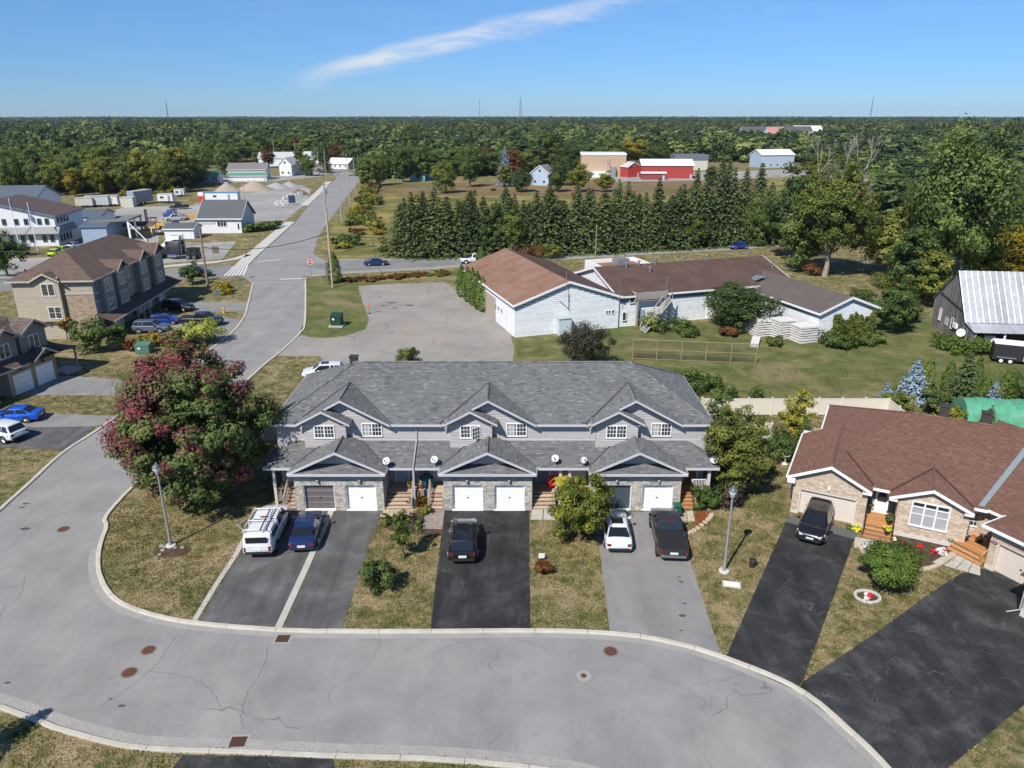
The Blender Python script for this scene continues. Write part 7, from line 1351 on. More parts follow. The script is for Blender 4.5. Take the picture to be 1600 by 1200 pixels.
tree('garden_tree', 'large yellow-green tree at the right end of the townhouse row', 'tree', (17.25, 50.70), 7.8, 2.75, 15, leaf_mat('olive yellow leaves', [(0, (0.03, 0.036, 0.008)), (0.4, (0.075, 0.085, 0.017)), (0.75, (0.15, 0.145, 0.028)), (1, (0.24, 0.2, 0.04))]), 130, 15000, 0.19, 0.06, lump=0.22); tree('garden_tree', 'orange-tinged tree in front of the white fence', 'tree', (25.14, 60.25), 5.6, 1.75, 16, LY, 46, 4600, 0.18, 0.15, bark=PALEBARK)
tree('garden_tree', 'green leafy tree behind the large yellow-green one', 'tree', (17.82, 58.26), 6.0, 1.9, 17, LG, 40, 4000, 0.2, 0.05); shrub('broad green bush between fence and bungalow', (22.83, 57.50), 3.0, 1.9, 18, LG, 3400, 0.17); cedar('narrow cedar left of the bungalow roof', (25.22, 58.26), 3.6, 0.7, 19, 900, 0.2)
shrub('lush light green shrub beside the right end porch', (14.79, 49.21), 1.9, 1.2, 20, LCD, 2300, 0.17); shrub('burgundy shrub behind the right street lamp', (16.42, 49.50), 2.3, 1.25, 21, LBUR, 2300, 0.16)
def weep(C, t, rg, k, cc): return t*0.9+0.1
tree('weeping_tree', 'round umbrella-shaped weeping tree in front of the bungalow window', 'tree', (23.63, 39.14), 2.9, 2.0, 22, leaf_mat('weeping leaves', [(0, (0.02, 0.04, 0.008)), (0.5, (0.062, 0.10, 0.016)), (1, (0.14, 0.17, 0.03))], 0.25, 0.0, 1.6), 130, 15000, 0.14, 0.30, None, weep, 0.09, None, 0.26, 0.5, 0.5)
conifer('spruce', 'dark spruce just beyond the lower left corner, casting a spiky shadow on the kerb', (-26.7, 23.3), 7.0, 2.7, 23, LSP, 26, 16, 12, 0.3)
tree('garden_tree', 'small green tree just behind the townhouse roof ridge', 'tree', (-11.42, 78.65), 4.2, 1.75, 24, LOL, 36, 3600, 0.17, 0.1); tree('crab_apple', 'dark dusky crab apple behind the townhouse roof', 'tree', (8.45, 82.03), 5.6, 3.0, 25, leaf_mat('dusky leaves', [(0, (0.010, 0.012, 0.008)), (0.5, (0.034, 0.034, 0.020)), (0.8, (0.05, 0.046, 0.03)), (1, (0.09, 0.075, 0.05))], 0.2, 0.05, 1.7), 80, 9500, 0.19, 0.12)
for k, (q, h, r, mt, lb_) in enumerate((((18.98, 74.12), 2.6, 2.3, LG, 'left'), ((21.12, 74.12), 2.3, 1.8, LG, 'right'))): shrub('dense green hedge bush at the right rear corner of the townhouse roof, %s one' % lb_, q, h, r, 30+k, mt, 2600, 0.2)
for k, q in enumerate(((22.91, 71.66), (25.65, 71.84))): shrub('small clipped green bush at the white fence, %s' % ('left' if k == 0 else 'right'), q, 1.5, 0.75, 33+k, LCD, 900, 0.14)
def blossom(label, p, mats, n, w, d, rz=0.0, h=0.45):
    """bed of separate little flower plants"""
    for k in range(n):
        mt = mats[k % len(mats)]; x, y = rnd.uniform(-w/2, w/2), rnd.uniform(-d/2, d/2); q = (p[0]+x*math.cos(rz)-y*math.sin(rz), p[1]+x*math.sin(rz)+y*math.cos(rz))
        shrub(label+', '+mt[1]+' one', q, h*rnd.uniform(0.6, 1.3), h*rnd.uniform(0.5, 0.8), 200+k+int(abs(p[0])*7), mt[0], 220, 0.11, 8, 'plants: '+label, name='flower_plant', cat='plant')
FLR, FLW, FLY = leaf_mat('red flowers', [(0, (0.05, 0.05, 0.01)), (0.35, (0.38, 0.012, 0.02)), (1, (0.55, 0.03, 0.04))], 0.2, 0), leaf_mat('white flowers', [(0, (0.05, 0.07, 0.02)), (0.3, (0.6, 0.6, 0.58)), (1, (0.75, 0.75, 0.72))], 0.2, 0), leaf_mat('yellow flowers', [(0, (0.06, 0.07, 0.01)), (0.35, (0.6, 0.42, 0.02)), (1, (0.72, 0.55, 0.05))], 0.2, 0)
struct(sheet('garden_bed', [(-6.59, 45.31), (-4.89, 45.15), (-4.98, 47.15), (-6.29, 47.98), (-7.05, 49.21), (-7.38, 47.98), (-9.53, 47.98), (-9.66, 46.53), (-8.23, 45.66)], 0.014, SOIL))
blossom('garden plant between the flagstones and the paver path', (-8.08, 47.15), ((LY, 'yellow-green'), (LBUR, 'burgundy'), (LG, 'green')), 8, 2.6, 1.0, 0, 0.75); blossom('garden plant along the paver path', (-6.39, 47.15), ((LG, 'grey-green'), (LY, 'yellow')), 6, 1.0, 2.6, 0, 0.65); blossom('orange autumn plant between the two stairs', (-7.06, 49.70), ((LYEL, 'golden'), (LOR, 'rust')), 4, 0.7, 1.2, 0, 0.8)
struct(sheet('garden_bed', [(24.33, 44.32), (24.43, 42.89), (25.34, 41.82), (26.61, 41.38), (28.03, 41.67), (29.82, 42.73), (31.01, 43.91), (27.28, 45.15)], 0.014, SOIL)); blossom('bedding flower under the triple window', (28.19, 43.59), ((FLR, 'red'), (FLW, 'white')), 12, 3.6, 1.0, R(-27), 0.34); blossom('bedding flower beside the bungalow steps', (24.66, 43.59), ((FLW, 'white'), (LBUR, 'dark red')), 4, 0.9, 0.7, R(-27), 0.34)
for q, l_ in (((25.01, 43.20), 'left'), ((26.51, 42.89), 'right')): shrub('rounded tan ornamental grass in the bungalow bed, the %s one' % l_, q, 0.7, 0.6, int(q[0]*10), LOR, 700, 0.1)
blossom('potted flower by the bungalow garage corner', (24.47, 46.09), ((FLY, 'yellow'), (LG, 'green')), 4, 0.9, 0.4, R(-27), 0.45)
struct(sheet('mulch_bed', [(12.20, 46.26), (13.15, 46.17), (13.89, 48.92), (15.00, 48.54), (14.50, 47.70), (13.17, 46.26), (12.35, 45.66)], 0.014, MULCH)); struct(sheet('planter_soil', [((21.98, 38.16)[0]+0.62*math.cos(k*0.524), (21.98, 38.16)[1]+0.5*math.sin(k*0.524)) for k in range(12)], 0.014, SOIL)); blossom('red flower in the small round bed', (21.98, 38.16), ((FLR, 'red'), (FLW, 'white')), 5, 0.6, 0.5, 0, 0.32)
# left side planting
shrub('big round green bush at the end wall of the three-storey block', (-52.40, 87.99), 4.6, 2.5, 40, LG, 4200, 0.28, 34); shrub('upright green bush beside the porch of the three-storey block', (-49.83, 89.61), 4.0, 1.3, 41, LG, 2400, 0.25); shrub('pale feathery ornamental grass mound by the side street', (-40.81, 91.56), 3.2, 3.0, 42, leaf_mat('pale grass', [(0, (0.06, 0.08, 0.015)), (0.5, (0.17, 0.19, 0.035)), (1, (0.30, 0.30, 0.07))]), 5200, 0.24, 30)
for k, (q, m_) in enumerate((((-47.21, 89.61), LY), ((-46.38, 91.00), LYEL), ((-44.89, 91.00), LY), ((-43.12, 90.16), LYEL), ((-48.21, 88.80), LOR))): shrub('low %s garden bush in the bed before the parked cars, %s from the left' % ({'yellowing leaves': 'yellow-green', 'golden leaves': 'golden', 'orange brown leaves': 'rusty'}[m_.name], ('second', 'third', 'fourth', 'fifth', 'first')[k]), q, 1.6+0.3*(k % 2), 1.2, 43+k, m_, 1100, 0.22, group='yellow garden bushes')
tree('garden_tree', 'thin yellow sapling by the brick end wall', 'tree', (-59.12, 93.89), 3.4, 1.0, 49, LYEL, 20, 900, 0.2, 0.3); tree('street_tree', 'small green tree on the verge by the utility pole', 'tree', (-56.35, 127.81), 3.6, 2.2, 50, LG, 26, 1800, 0.3, 0.15); shrub('orange-yellow bush beside the green utility box on the verge', (-48.26, 120.86), 1.7, 2.2, 51, LYEL, 1300, 0.26)
tree('yard_tree', 'dark round tree at the left edge before the highway', 'tree', (-93.23, 134.38), 8.6, 3.6, 52, LG, 60, 4200, 0.4, 0.08); shrub('grey-green bush at the foot of the flagpole', (-104.01, 156.18), 2.6, 2.4, 53, leaf_mat('grey green leaves', [(0, (0.03, 0.045, 0.03)), (1, (0.10, 0.13, 0.09))]), 1300, 0.3)
# ---- cedars and spruces
cg = 'cedars at the corner of the long building'
CP = [((-8.19, 118.09), 5.28, 'farthest'), ((-7.07, 115.00), 5.57, 'second farthest'), ((-6.12, 112.47), 5.96, 'middle'), ((-5.22, 110.04), 5.85, 'second nearest'), ((-4.37, 108.47), 5.40, 'nearest')]
for k, (q, h, l_) in enumerate(CP): cedar('tall narrow cedar in the row by the long building, the %s one' % l_, q, h, 0.95, 60+k, 1500, 0.28, cg)
cedar('cedar wrapped round the foot of the roadside utility pole', (-31.52, 128.86), 5.46, 1.3, 66, 1300, 0.36); cedar('single cedar in front of the white pickup on the highway', (-6.14, 146.18), 3.44, 1.1, 67, 900, 0.36)
conifer('blue_spruce', 'pale blue spruce behind the bungalow', (42.09, 72.21), 4.26, 2.1, 70, LBS, 22, 14, 9, 0.36); conifer('spruce', 'dark green spruce behind the bungalow', (45.70, 69.68), 6.03, 2.0, 71, LSP, 26, 15, 9, 0.38); conifer('blue_spruce', 'small grey-blue spruce left of the pale blue one', (38.73, 71.11), 2.3, 0.95, 72, LBS, 14, 11, 7, 0.26); conifer('blue_spruce', 'small blue spruce beside the green tarp shelter', (49.41, 70.39), 2.6, 1.1, 73, LBS, 14, 11, 7, 0.26); conifer('spruce', 'small green spruce in front of the green tarp shelter', (45.39, 64.44), 2.3, 1.0, 74, LSP, 14, 11, 7, 0.26)
for k, (x, l_) in enumerate((((45.39, 75.51), 'first'), ((46.86, 74.12), 'second'), ((48.50, 72.21), 'third'), ((48.98, 71.11), 'fourth'), ((50.98, 71.11), 'fifth'), ((51.78, 71.11), 'sixth'))): cedar('slim cedar in the screen behind the bungalow, %s from the left' % l_, x, (3.3, 3.6, 4.6, 2.8, 3.6, 3.5)[k], 0.72, 80+k, 800, 0.22, 'slim cedars behind the bungalow')
for k, (q, m_, h, l_) in enumerate((((39.21, 68.99), LOL, 2.2, 'olive'), ((41.73, 67.63), LG, 2.8, 'green'), ((42.24, 65.69), LY, 1.8, 'yellowish'), ((53.63, 72.21), LG, 2.6, 'dark right-hand'))): shrub('%s bush behind the bungalow ridge' % l_, q, h, 1.6, 90+k, m_, 1800, 0.2)
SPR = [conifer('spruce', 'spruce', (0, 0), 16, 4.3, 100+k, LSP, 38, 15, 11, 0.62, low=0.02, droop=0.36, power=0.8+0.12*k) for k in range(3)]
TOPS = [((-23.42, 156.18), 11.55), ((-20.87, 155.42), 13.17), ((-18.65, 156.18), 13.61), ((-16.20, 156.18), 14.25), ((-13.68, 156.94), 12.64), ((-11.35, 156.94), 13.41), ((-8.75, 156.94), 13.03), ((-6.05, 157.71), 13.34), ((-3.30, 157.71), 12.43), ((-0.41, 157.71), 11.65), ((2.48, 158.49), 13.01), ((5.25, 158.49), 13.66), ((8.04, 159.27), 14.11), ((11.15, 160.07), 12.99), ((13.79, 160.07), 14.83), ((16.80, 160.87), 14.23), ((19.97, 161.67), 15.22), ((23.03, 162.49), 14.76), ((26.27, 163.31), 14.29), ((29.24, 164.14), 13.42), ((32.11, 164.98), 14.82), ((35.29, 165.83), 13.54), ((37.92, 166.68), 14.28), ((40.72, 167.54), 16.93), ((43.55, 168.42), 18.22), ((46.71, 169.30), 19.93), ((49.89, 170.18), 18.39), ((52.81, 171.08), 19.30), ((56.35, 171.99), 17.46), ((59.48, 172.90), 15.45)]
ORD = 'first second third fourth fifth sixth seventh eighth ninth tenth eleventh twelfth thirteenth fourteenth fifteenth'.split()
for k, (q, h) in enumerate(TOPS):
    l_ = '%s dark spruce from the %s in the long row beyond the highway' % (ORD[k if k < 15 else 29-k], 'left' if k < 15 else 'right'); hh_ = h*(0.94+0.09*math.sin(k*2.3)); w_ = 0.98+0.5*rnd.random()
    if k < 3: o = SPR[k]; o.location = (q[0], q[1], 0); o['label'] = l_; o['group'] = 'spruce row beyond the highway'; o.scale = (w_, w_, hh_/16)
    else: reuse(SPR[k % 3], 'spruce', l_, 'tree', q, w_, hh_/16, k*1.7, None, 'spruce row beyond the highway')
for k in range(26):
    x0, y0 = TOPS[k % 30][0]; reuse(SPR[(k*2+1) % 3], 'spruce', 'half-hidden spruce standing behind the front row beyond the highway', 'tree', (x0+rnd.uniform(-2, 4)+2, y0+rnd.uniform(5, 10)), 0.85+0.4*rnd.random(), TOPS[k][1]*rnd.uniform(0.72, 1.02)/16, k*2.1, None, 'second line of spruces beyond the highway')
# ---- mid-distance broadleaf kit
DEC = []
def dec_src(seed, mat, h=14.0, r=5.2, nl=8000, size=0.46, nc=80, **k): return tree('broadleaf_tree', 'x', 'tree', (0, 0), h, r, seed, mat, nc, nl, size, **k)
D1, D2, D3 = dec_src(300, LG, bare=0.06), dec_src(301, LG, 14.0, 4.6, bare=0.08), dec_src(302, LG, 14.0, 5.8, nc=110, bare=0.05, nl=13000, size=0.37)
used = set()
def put(src, label, q, h, w, mat=None, group=None, rz=None, name='broadleaf_tree', cat='tree'):
    if id(src) not in used:
        used.add(id(src)); o = src; o.location = (q[0], q[1], 0); o.scale = (w, w, h/14.0); o['label'] = label
        if group: o['group'] = group
        for c in o.children:
            if mat is not None and c.name.startswith('crown'): c.material_slots[0].link = 'OBJECT'; c.material_slots[0].material = mat
        return o
    return reuse(src, name, label, cat, q, w, h/14.0, rnd.uniform(0, 6.28) if rz is None else rz, mat, group)
put(D3, 'broad green tree filling the wall nook of the long building', (31.61, 99.53), 6.28, 0.95, LG); put(D1, 'green tree at the right corner of the grey-roofed wing', (51.91, 96.95), 7.11, 0.62, LG); put(D2, 'low tree between the grey wing and the barn', (55.96, 101.90), 4.67, 0.55, LOL)
put(D3, 'big green cottonwood right of the bare-topped tree', (73.44, 123.75), 26.57, 1.6, LG); put(D1, 'tall green cottonwood standing behind the barn roof', (85.60, 136.72), 26.95, 1.15, LG); put(D2, 'dense green tree in front of the cottonwoods', (63.74, 115.43), 11.68, 1.0, LG); put(D1, 'yellow-topped tree left of the cottonwoods', (69.77, 135.54), 13.05, 1.1, LOL); put(D3, 'golden tree at the right edge above the barn roof', (88.30, 129.93), 9.96, 1.25, LYEL); put(D2, 'golden-green tree right behind the barn', (82.44, 127.81), 8.07, 0.8, LY); put(D2, 'green tree between yellow-topped tree and barn', (64.53, 112.06), 8.79, 0.85, LOL)
put(D1, 'leafy tree right of the spruce row at the highway', (57.50, 152.46), 19.03, 1.15, LG); put(D2, 'dark bushy tree at the roadside left of the pale trunk', (55.23, 139.13), 14.73, 1.05, LG); put(D3, 'yellow-green tree at the foot of the spruce row right end', (55.54, 168.42), 11.93, 0.75, LG); put(D1, 'light green tree in front of the spruce row right half', (41.28, 164.98), 7.46, 0.6, LOL); put(D2, 'green broadleaf tree inside the spruce row left half', (-4.07, 155.42), 10.86, 0.62, LG); put(D1, 'yellowish tree inside the spruce row left half', (0.00, 155.42), 9.95, 0.55, LOL)
for k, (q, h, w, m_) in enumerate((((122.68, 179.58), 14, 1.1, LG), ((132.41, 204.15), 12, 1.0, LOL), ((130.44, 217.55), 13, 1.1, LG), ((115.65, 210.64), 12, 1.0, LG), ((115.41, 224.89), 11, 1.0, LOL), ((109.32, 232.73), 12, 1.0, LG), ((159.01, 232.73), 14, 1.1, LG), ((95.77, 210.64), 10, 0.9, LOR), ((105.03, 155.42), 12, 1.0, LG), ((79.99, 167.54), 8, 0.8, LOL), ((106.48, 163.31), 13, 1.0, LG))): put((D1, D2, D3)[k % 3], 'tree in the tangled wood behind the cottonwoods and the barn', q, h, w, m_, 'wood behind the barn')
# bare-topped tree with pale trunk
bt = tree('bare_topped_tree', 'tall tree with pale trunk and bare limbs above its yellow-green crown', 'tree', (57.74, 134.38), 19.33, 7.8, 320, LOL, 190, 20000, 0.42, 0.24, bark=PALEBARK, trunk_r=0.5, lump=0.2, hollow=0.45, tonefn=lambda C, t, rg, k, cc: t*0.75-0.05+0.018*(C[:, 2]-10))
rgb = np.random.default_rng(5); dw = MB()
def limb(p, d, l, r, dep):
    e = p+d*l; dw.tube(p, e, r, r*0.62, 5)
    if dep:
        for k in range(3 if dep > 1 else 4):
            v = (d+Vector(rgb.normal(size=3))*0.38+Vector((0, 0, 0.12))).normalized(); limb(p.lerp(e, 0.55+0.45*rgb.random()), v, l*(0.55+0.25*rgb.random()), r*0.55, dep-1)
for (x, y, z, dx, l) in ((0, 0, 15, 0.25, 5), (1.0, 0.5, 14, 0.75, 7), (-2.4, 0.3, 14, -0.25, 5)): limb(Vector((x, y, z)), Vector((dx, 0.05, 1)).normalized(), l, 0.09, 3)
dw.build('bare_limb', DEADW, bt)
db = thing('dead_tree', 'bare grey tree behind the pale-trunked one', 'tree', (*(83.00, 186.76), 0)); dw = MB(); limb(Vector((0, 0, 0)), Vector((0, 0, 1)), 8, 0.3, 4); limb(Vector((0.2, 0, 5)), Vector((-0.4, 0, 1)).normalized(), 6, 0.2, 4); dw.build('branch', DEADW, db)
db = thing('dead_tree', 'bare leafless tree before the tan warehouse', 'tree', (*(43.86, 340.20), 0)); dw = MB(); limb(Vector((0, 0, 0)), Vector((0, 0, 1)), 5, 0.2, 4); dw.build('branch', DEADW, db)
# vines on the wing and low bushes
vg = np.random.default_rng(8); n = 2600; u = vg.uniform(38.2, 46.0, n); zz = vg.random(n)**0.8*3.5*(0.86+0.14*np.sin(u*2.1+0.6*np.sin(u*5)))*np.where(u < 39, 0.5, 1); P_ = np.stack([u, -14.62-vg.random(n)*0.5*(1.2-zz/4), zz+0.05], 1)
vm_ = leaf_mesh('vine', P_, np.tile([0, -1, 0.5], (n, 1))+vg.normal(size=(n, 3))*0.5, 0.34*(0.6+0.8*vg.random(n)), 0.3+0.5*vg.random(n), LOL); vo = bpy.data.objects.new('vine', vm_); col.objects.link(vo); vo.location = (WO[0], WO[1], 0); vo.rotation_euler = (0, 0, AW); tag(vo, 'vine climbing over the end wall of the grey-roofed wing', 'vine')
for k, (q, m_, h, r) in enumerate((((41.18, 90.44), LG, 2.0, 2.0), ((42.87, 90.16), LOL, 2.2, 2.2), ((45.39, 91.56), LOL, 2.0, 1.9), ((47.91, 92.13), LG, 1.6, 1.4), ((29.38, 95.40), LOR, 1.3, 1.5), ((34.12, 91.00), LOL, 1.2, 1.3), ((19.14, 98.55), LG, 2.4, 1.9), ((20.29, 97.59), LG, 2.2, 1.8), ((23.25, 98.23), LG, 1.8, 2.0), ((23.77, 95.40), LOL, 1.2, 1.6), ((56.05, 135.54), LOR, 2.2, 2.4), ((56.03, 115.43), LG, 2.2, 2.6), ((55.38, 89.61), LCD, 1.8, 2.4), ((56.10, 87.73), LCD, 2.0, 2.4), ((58.51, 87.73), LCD, 2.2, 1.5), ((7.95, 151.74), LY, 3.2, 3.2), ((4.70, 153.93), LOR, 2.6, 3.2), ((1.61, 153.93), LOR, 2.4, 3.0), ((58.68, 105.46), LG, 1.4, 2.0), ((64.05, 124.74), LOL, 2.6, 3.0))): shrub('%s bush %s' % ({'green leaves': 'green', 'olive leaves': 'olive', 'orange brown leaves': 'rust-coloured', 'cedar fronds': 'bright green', 'yellowing leaves': 'yellow-green'}[m_.name], ('at the foot of the vine wall, left', 'at the foot of the vine wall, middle', 'at the foot of the vine wall, right', 'right of the vine wall', 'left of the white slab stacks', 'in front of the white slab stacks', 'left under the fire stair', 'right under the fire stair', 'growing beside the fire stair', 'at the mesh fence by the fire stair', 'at the pale trunk behind the dark roof', 'beside the pale trunk in shade', 'at the barn wall, left', 'at the barn wall, right', 'at the barn lean-to post', 'behind the peak of the red-brown roof', 'left behind the red-brown roof peak', 'at the far left behind the red-brown roof', 'on the path to the barn', 'between wing and cottonwoods')[k]), q, h, r, 340+k, m_, 1300, 0.26)
# roadside scrub by the side street and ditch
rs = random.Random(3); ml = [LY, LOL, LG, LYEL, LOL, LOR]
sb = [shrub('x', (0, 0), 2.2, 1.9, 380+k, LOL, 900, 0.32, 16) for k in range(3)]; ub = set()
def bush(label, q, h, w, mat, group):
    src = sb[rs.randrange(3)]
    if id(src) not in ub: ub.add(id(src)); o = src; o.location = (q[0], q[1], 0); o['label'] = label; o['group'] = group; o.scale = (w, w, h/2.2); cs_ = [c for c in o.children if c.name.startswith('crown')]; cs_[0].material_slots[0].link = 'OBJECT'; cs_[0].material_slots[0].material = mat; return o
    return reuse(src, 'shrub', label, 'shrub', q, w, h/2.2, rs.uniform(0, 6), mat, group)
e0, e1 = [(-39.75, 158.49), (-43.51, 186.76), (-48.47, 224.89), (-54.21, 265.87), (-61.76, 315.17)], [(-25.79, 153.93), (-31.70, 181.58), (-39.13, 217.55), (-46.82, 259.73), (-54.92, 309.46)]
for k in range(44):
    t = rs.random()*3.99; i = int(t); f = t-i; s = rs.random()**2.2; a = [e0[i][j]+(e0[i+1][j]-e0[i][j])*f for j in (0, 1)]; b = [e1[i][j]+(e1[i+1][j]-e1[i][j])*f for j in (0, 1)]
    bush('yellowing scrub bush on the verge between side street and meadow', (a[0]+(b[0]-a[0])*s+1.5, a[1]+(b[1]-a[1])*s), rs.uniform(1.4, 3.2), rs.uniform(0.7, 1.5), ml[rs.randrange(6)], 'verge scrub')
for k in range(26): q0, q1 = (-25.25, 153.93), (-10.94, 156.94); t = rs.random(); bush('low scrub bush along the far edge of the highway', (q0[0]+(q1[0]-q0[0])*t, q0[1]+(q1[1]-q0[1])*t+rs.uniform(-1, 3)), rs.uniform(1.2, 3.0), rs.uniform(0.7, 1.3), ml[rs.randrange(6)], 'roadside scrub')
for k in range(34): q0, q1 = (8.36, 160.07), (61.29, 174.76); t = rs.random(); bush('low scrub bush at the foot of the spruce row', (q0[0]+(q1[0]-q0[0])*t, q0[1]+(q1[1]-q0[1])*t+rs.uniform(1, 4)), rs.uniform(1.0, 2.6), rs.uniform(0.7, 1.3), (LOL, LG, LG, LOR)[rs.randrange(4)], 'scrub under the spruces')
for k in range(16): q0, q1 = (-29.82, 129.93), (-10.22, 136.72); t = rs.random(); bush('tawny weeds in the ditch before the highway', (q0[0]+(q1[0]-q0[0])*t, q0[1]+(q1[1]-q0[1])*t+rs.uniform(-1, 1.4)), rs.uniform(0.5, 0.9), rs.uniform(0.6, 1.2), (LOR, LOL)[rs.randrange(2)], 'ditch weeds')
for k in range(14): q0, q1 = (-155.37, 246.42), (-126.71, 293.48); t = rs.random(); bush('scrub bush along the back of the gravel yard', (q0[0]+(q1[0]-q0[0])*t, q0[1]+(q1[1]-q0[1])*t+rs.uniform(-4, 6)), rs.uniform(1.5, 3.5), rs.uniform(0.8, 1.6), ml[rs.randrange(5)], 'yard scrub')
for k in range(30): bush('scattered bush in the rough meadow behind the spruces', (rs.uniform(-35, 75), rs.uniform(185, 300)), rs.uniform(1.0, 2.6), rs.uniform(0.7, 1.6), ml[rs.randrange(6)], 'meadow bushes')
for q in ((-66.35, 190.01), (-64.60, 192.24), (-63.34, 195.67)): bush('clipped yellow-green hedge bush beside the white house', q, 2.4, 1.7, LCD, 'hedge by the white house')
# ---- trees of the middle distance and the far wood
FARS = []
for k, (sd, mt, r_, nc_) in enumerate(((401, LFAR, 5.0, 26), (402, LFAR, 4.4, 22), (403, LFARD, 5.2, 26), (404, LFAR, 5.8, 30))): FARS.append(tree('broadleaf_tree', 'x', 'tree', (0, 0), 14, r_, sd, mt, nc_, 1700, 1.0, 0.03, tonefn=lambda C, t, rg, k, cc: 0.32+(t-0.45)*0.55))
for k in range(2): FARS.append(conifer('spruce', 'x', (0, 0), 14, 3.2, 410+k, LFARD, 12, 9, 6, 1.7, droop=0.3))
edge = [(-273.30, 293.48), (-200.44, 296.03), (-166.18, 288.50), (-136.65, 293.48), (-127.41, 301.26), (-148.47, 361.66), (-170.89, 434.22), (-157.36, 495.96), (-146.85, 533.73), (-87.26, 434.22), (-62.94, 327.22), (-56.25, 333.59), (-23.85, 354.22), (0.00, 354.22), (25.93, 385.91), (38.18, 434.22), (76.45, 457.02), (112.72, 434.22), (135.52, 403.92), (121.74, 293.48), (98.76, 217.55), (108.74, 204.15), (132.51, 192.24), (163.98, 171.99)]
pol = sorted((math.atan2(x, y), math.hypot(x, y)) for x, y in edge); pa = np.array([a for a, d in pol]); pd = np.array([d for a, d in pol])
CLEAR = [[(-146.36, 321.09), (-149.08, 354.22), (-121.97, 403.92), (-87.26, 434.22), (-94.15, 469.31), (-153.33, 510.42), (-191.12, 457.02), (-178.89, 394.72)], [(19.88, 293.48), (38.18, 434.22), (80.58, 482.28), (132.96, 482.28), (184.38, 469.31), (139.14, 336.87), (74.54, 293.48)], [(149.08, 782.07), (311.11, 782.07), (397.53, 1002.16), (190.49, 1002.16)], [(178.89, 293.48), (208.71, 293.48), (245.54, 347.07), (206.41, 340.20)], [(-59.63, 293.48), (-67.23, 347.07), (-31.06, 369.41), (-9.32, 369.41), (-8.44, 333.59), (-49.69, 293.48)], [(-40.00, 434.22), (-29.09, 434.22), (-35.08, 525.73), (-48.23, 525.73)], [(231.89, 394.72), (271.05, 403.92), (340.74, 510.42), (282.03, 482.28)]]
def inside(P, poly):
    x, y = P[:, 0], P[:, 1]; c = np.zeros(len(P), bool); n = len(poly)
    for i in range(n):
        (x0, y0), (x1, y1) = poly[i], poly[(i+1) % n]; k = ((y0 > y) != (y1 > y)) & (x < (x1-x0)*(y-y0)/((y1-y0) if abs(y1-y0) > 1e-9 else 1e-9)+x0); c ^= k
    return c
fr_ = np.random.default_rng(77); P_, S_ = [], []
for (d0, d1, sp, sc_) in ((150, 450, 8.8, 1.0), (450, 800, 11.0, 1.0), (800, 1500, 14.0, 1.02), (1500, 3000, 22.0, 1.05), (3000, 7500, 46.0, 1.3)):
    xs_ = np.arange(-d1*0.86, d1*0.86, sp); ys_ = np.arange(d0*0.6, d1, sp*0.9); X, Y = np.meshgrid(xs_, ys_); Q = np.stack([X.ravel(), Y.ravel()], 1)+fr_.uniform(-0.45, 0.45, (X.size, 2))*sp
    rr = np.hypot(Q[:, 0], Q[:, 1]); aa = np.arctan2(Q[:, 0], Q[:, 1]); ok = (rr >= d0) & (rr < d1) & (np.abs(aa) < 0.80) & (rr > np.interp(aa, pa, pd)); Q = Q[ok]
    for c in CLEAR: Q = Q[~inside(Q, c)]
    Q = Q[(np.sin(Q[:, 0]*0.0074+0.6)*np.sin(Q[:, 1]*0.0105+1.0)+0.5*np.sin(Q[:, 0]*0.021+Q[:, 1]*0.013) < 0.92) | (np.hypot(Q[:, 0], Q[:, 1]) < 480)]
    P_.append(Q); S_.append(np.full(len(Q), sc_))
P_, S_ = np.concatenate(P_), np.concatenate(S_); rr = np.hypot(P_[:, 0], P_[:, 1]); aa = np.arctan2(P_[:, 0], P_[:, 1])
big = 0.5+0.5*np.sin(P_[:, 0]*0.011+1.3)*np.sin(P_[:, 1]*0.009+0.4)+0.25*np.sin(P_[:, 0]*0.037)*np.cos(P_[:, 1]*0.031)
hgt = (11.0+5.5*fr_.random(len(P_))**1.4+3.0*big)*S_*np.where(fr_.random(len(P_)) < 0.03, 1.25, 1.0); hgt *= np.where(rr < 450, np.where(aa > 0.40, 0.72, 0.98), 0.95); far_ = rr > 1400; hgt = np.where(far_, 9+9.0*fr_.random(len(P_))**2+5.0*(0.5+0.5*np.sin(P_[:, 0]*0.0052+np.sin(P_[:, 1]*0.003)*2)), hgt); hgt = np.minimum(hgt, 24)
kind = np.where(fr_.random(len(P_)) < 0.26+0.2*(big > 0.8), fr_.integers(4, 6, len(P_)), fr_.integers(0, 4, len(P_)))
kind = np.where(rr > 1300, np.where(fr_.random(len(P_)) < 0.35, 2, np.where(fr_.random(len(P_)) < 0.6, kind, 4)), kind)
depth = rr-np.interp(aa, pa, pd); near = (depth < 34) & (rr < 620) & (np.abs(aa) < 0.66); idx = np.where(near)[0]
pick = idx[np.argsort(rr[idx])][:270] if len(idx) > 270 else idx; mask = np.zeros(len(P_), bool); mask[pick] = True
SEC = [(-0.9, -0.40, 'tree in the wood behind the trailer yard'), (-0.40, -0.20, 'tree at the edge of the village'), (-0.20, 0.05, 'tree at the wood edge behind the open field'), (0.05, 0.34, 'tree behind the red barn and the tan warehouse'), (0.34, 0.9, 'tree in the wood at the far right')]
EDGE = [D1, D2, D3]; tint = [LG, LG, LG, LOL, LG, LOL, LY, LG, LG, LOL, LG, LYEL, LG, LG, LOL, LG, LG, LG, LG, LOL, LOR]; fu = set()
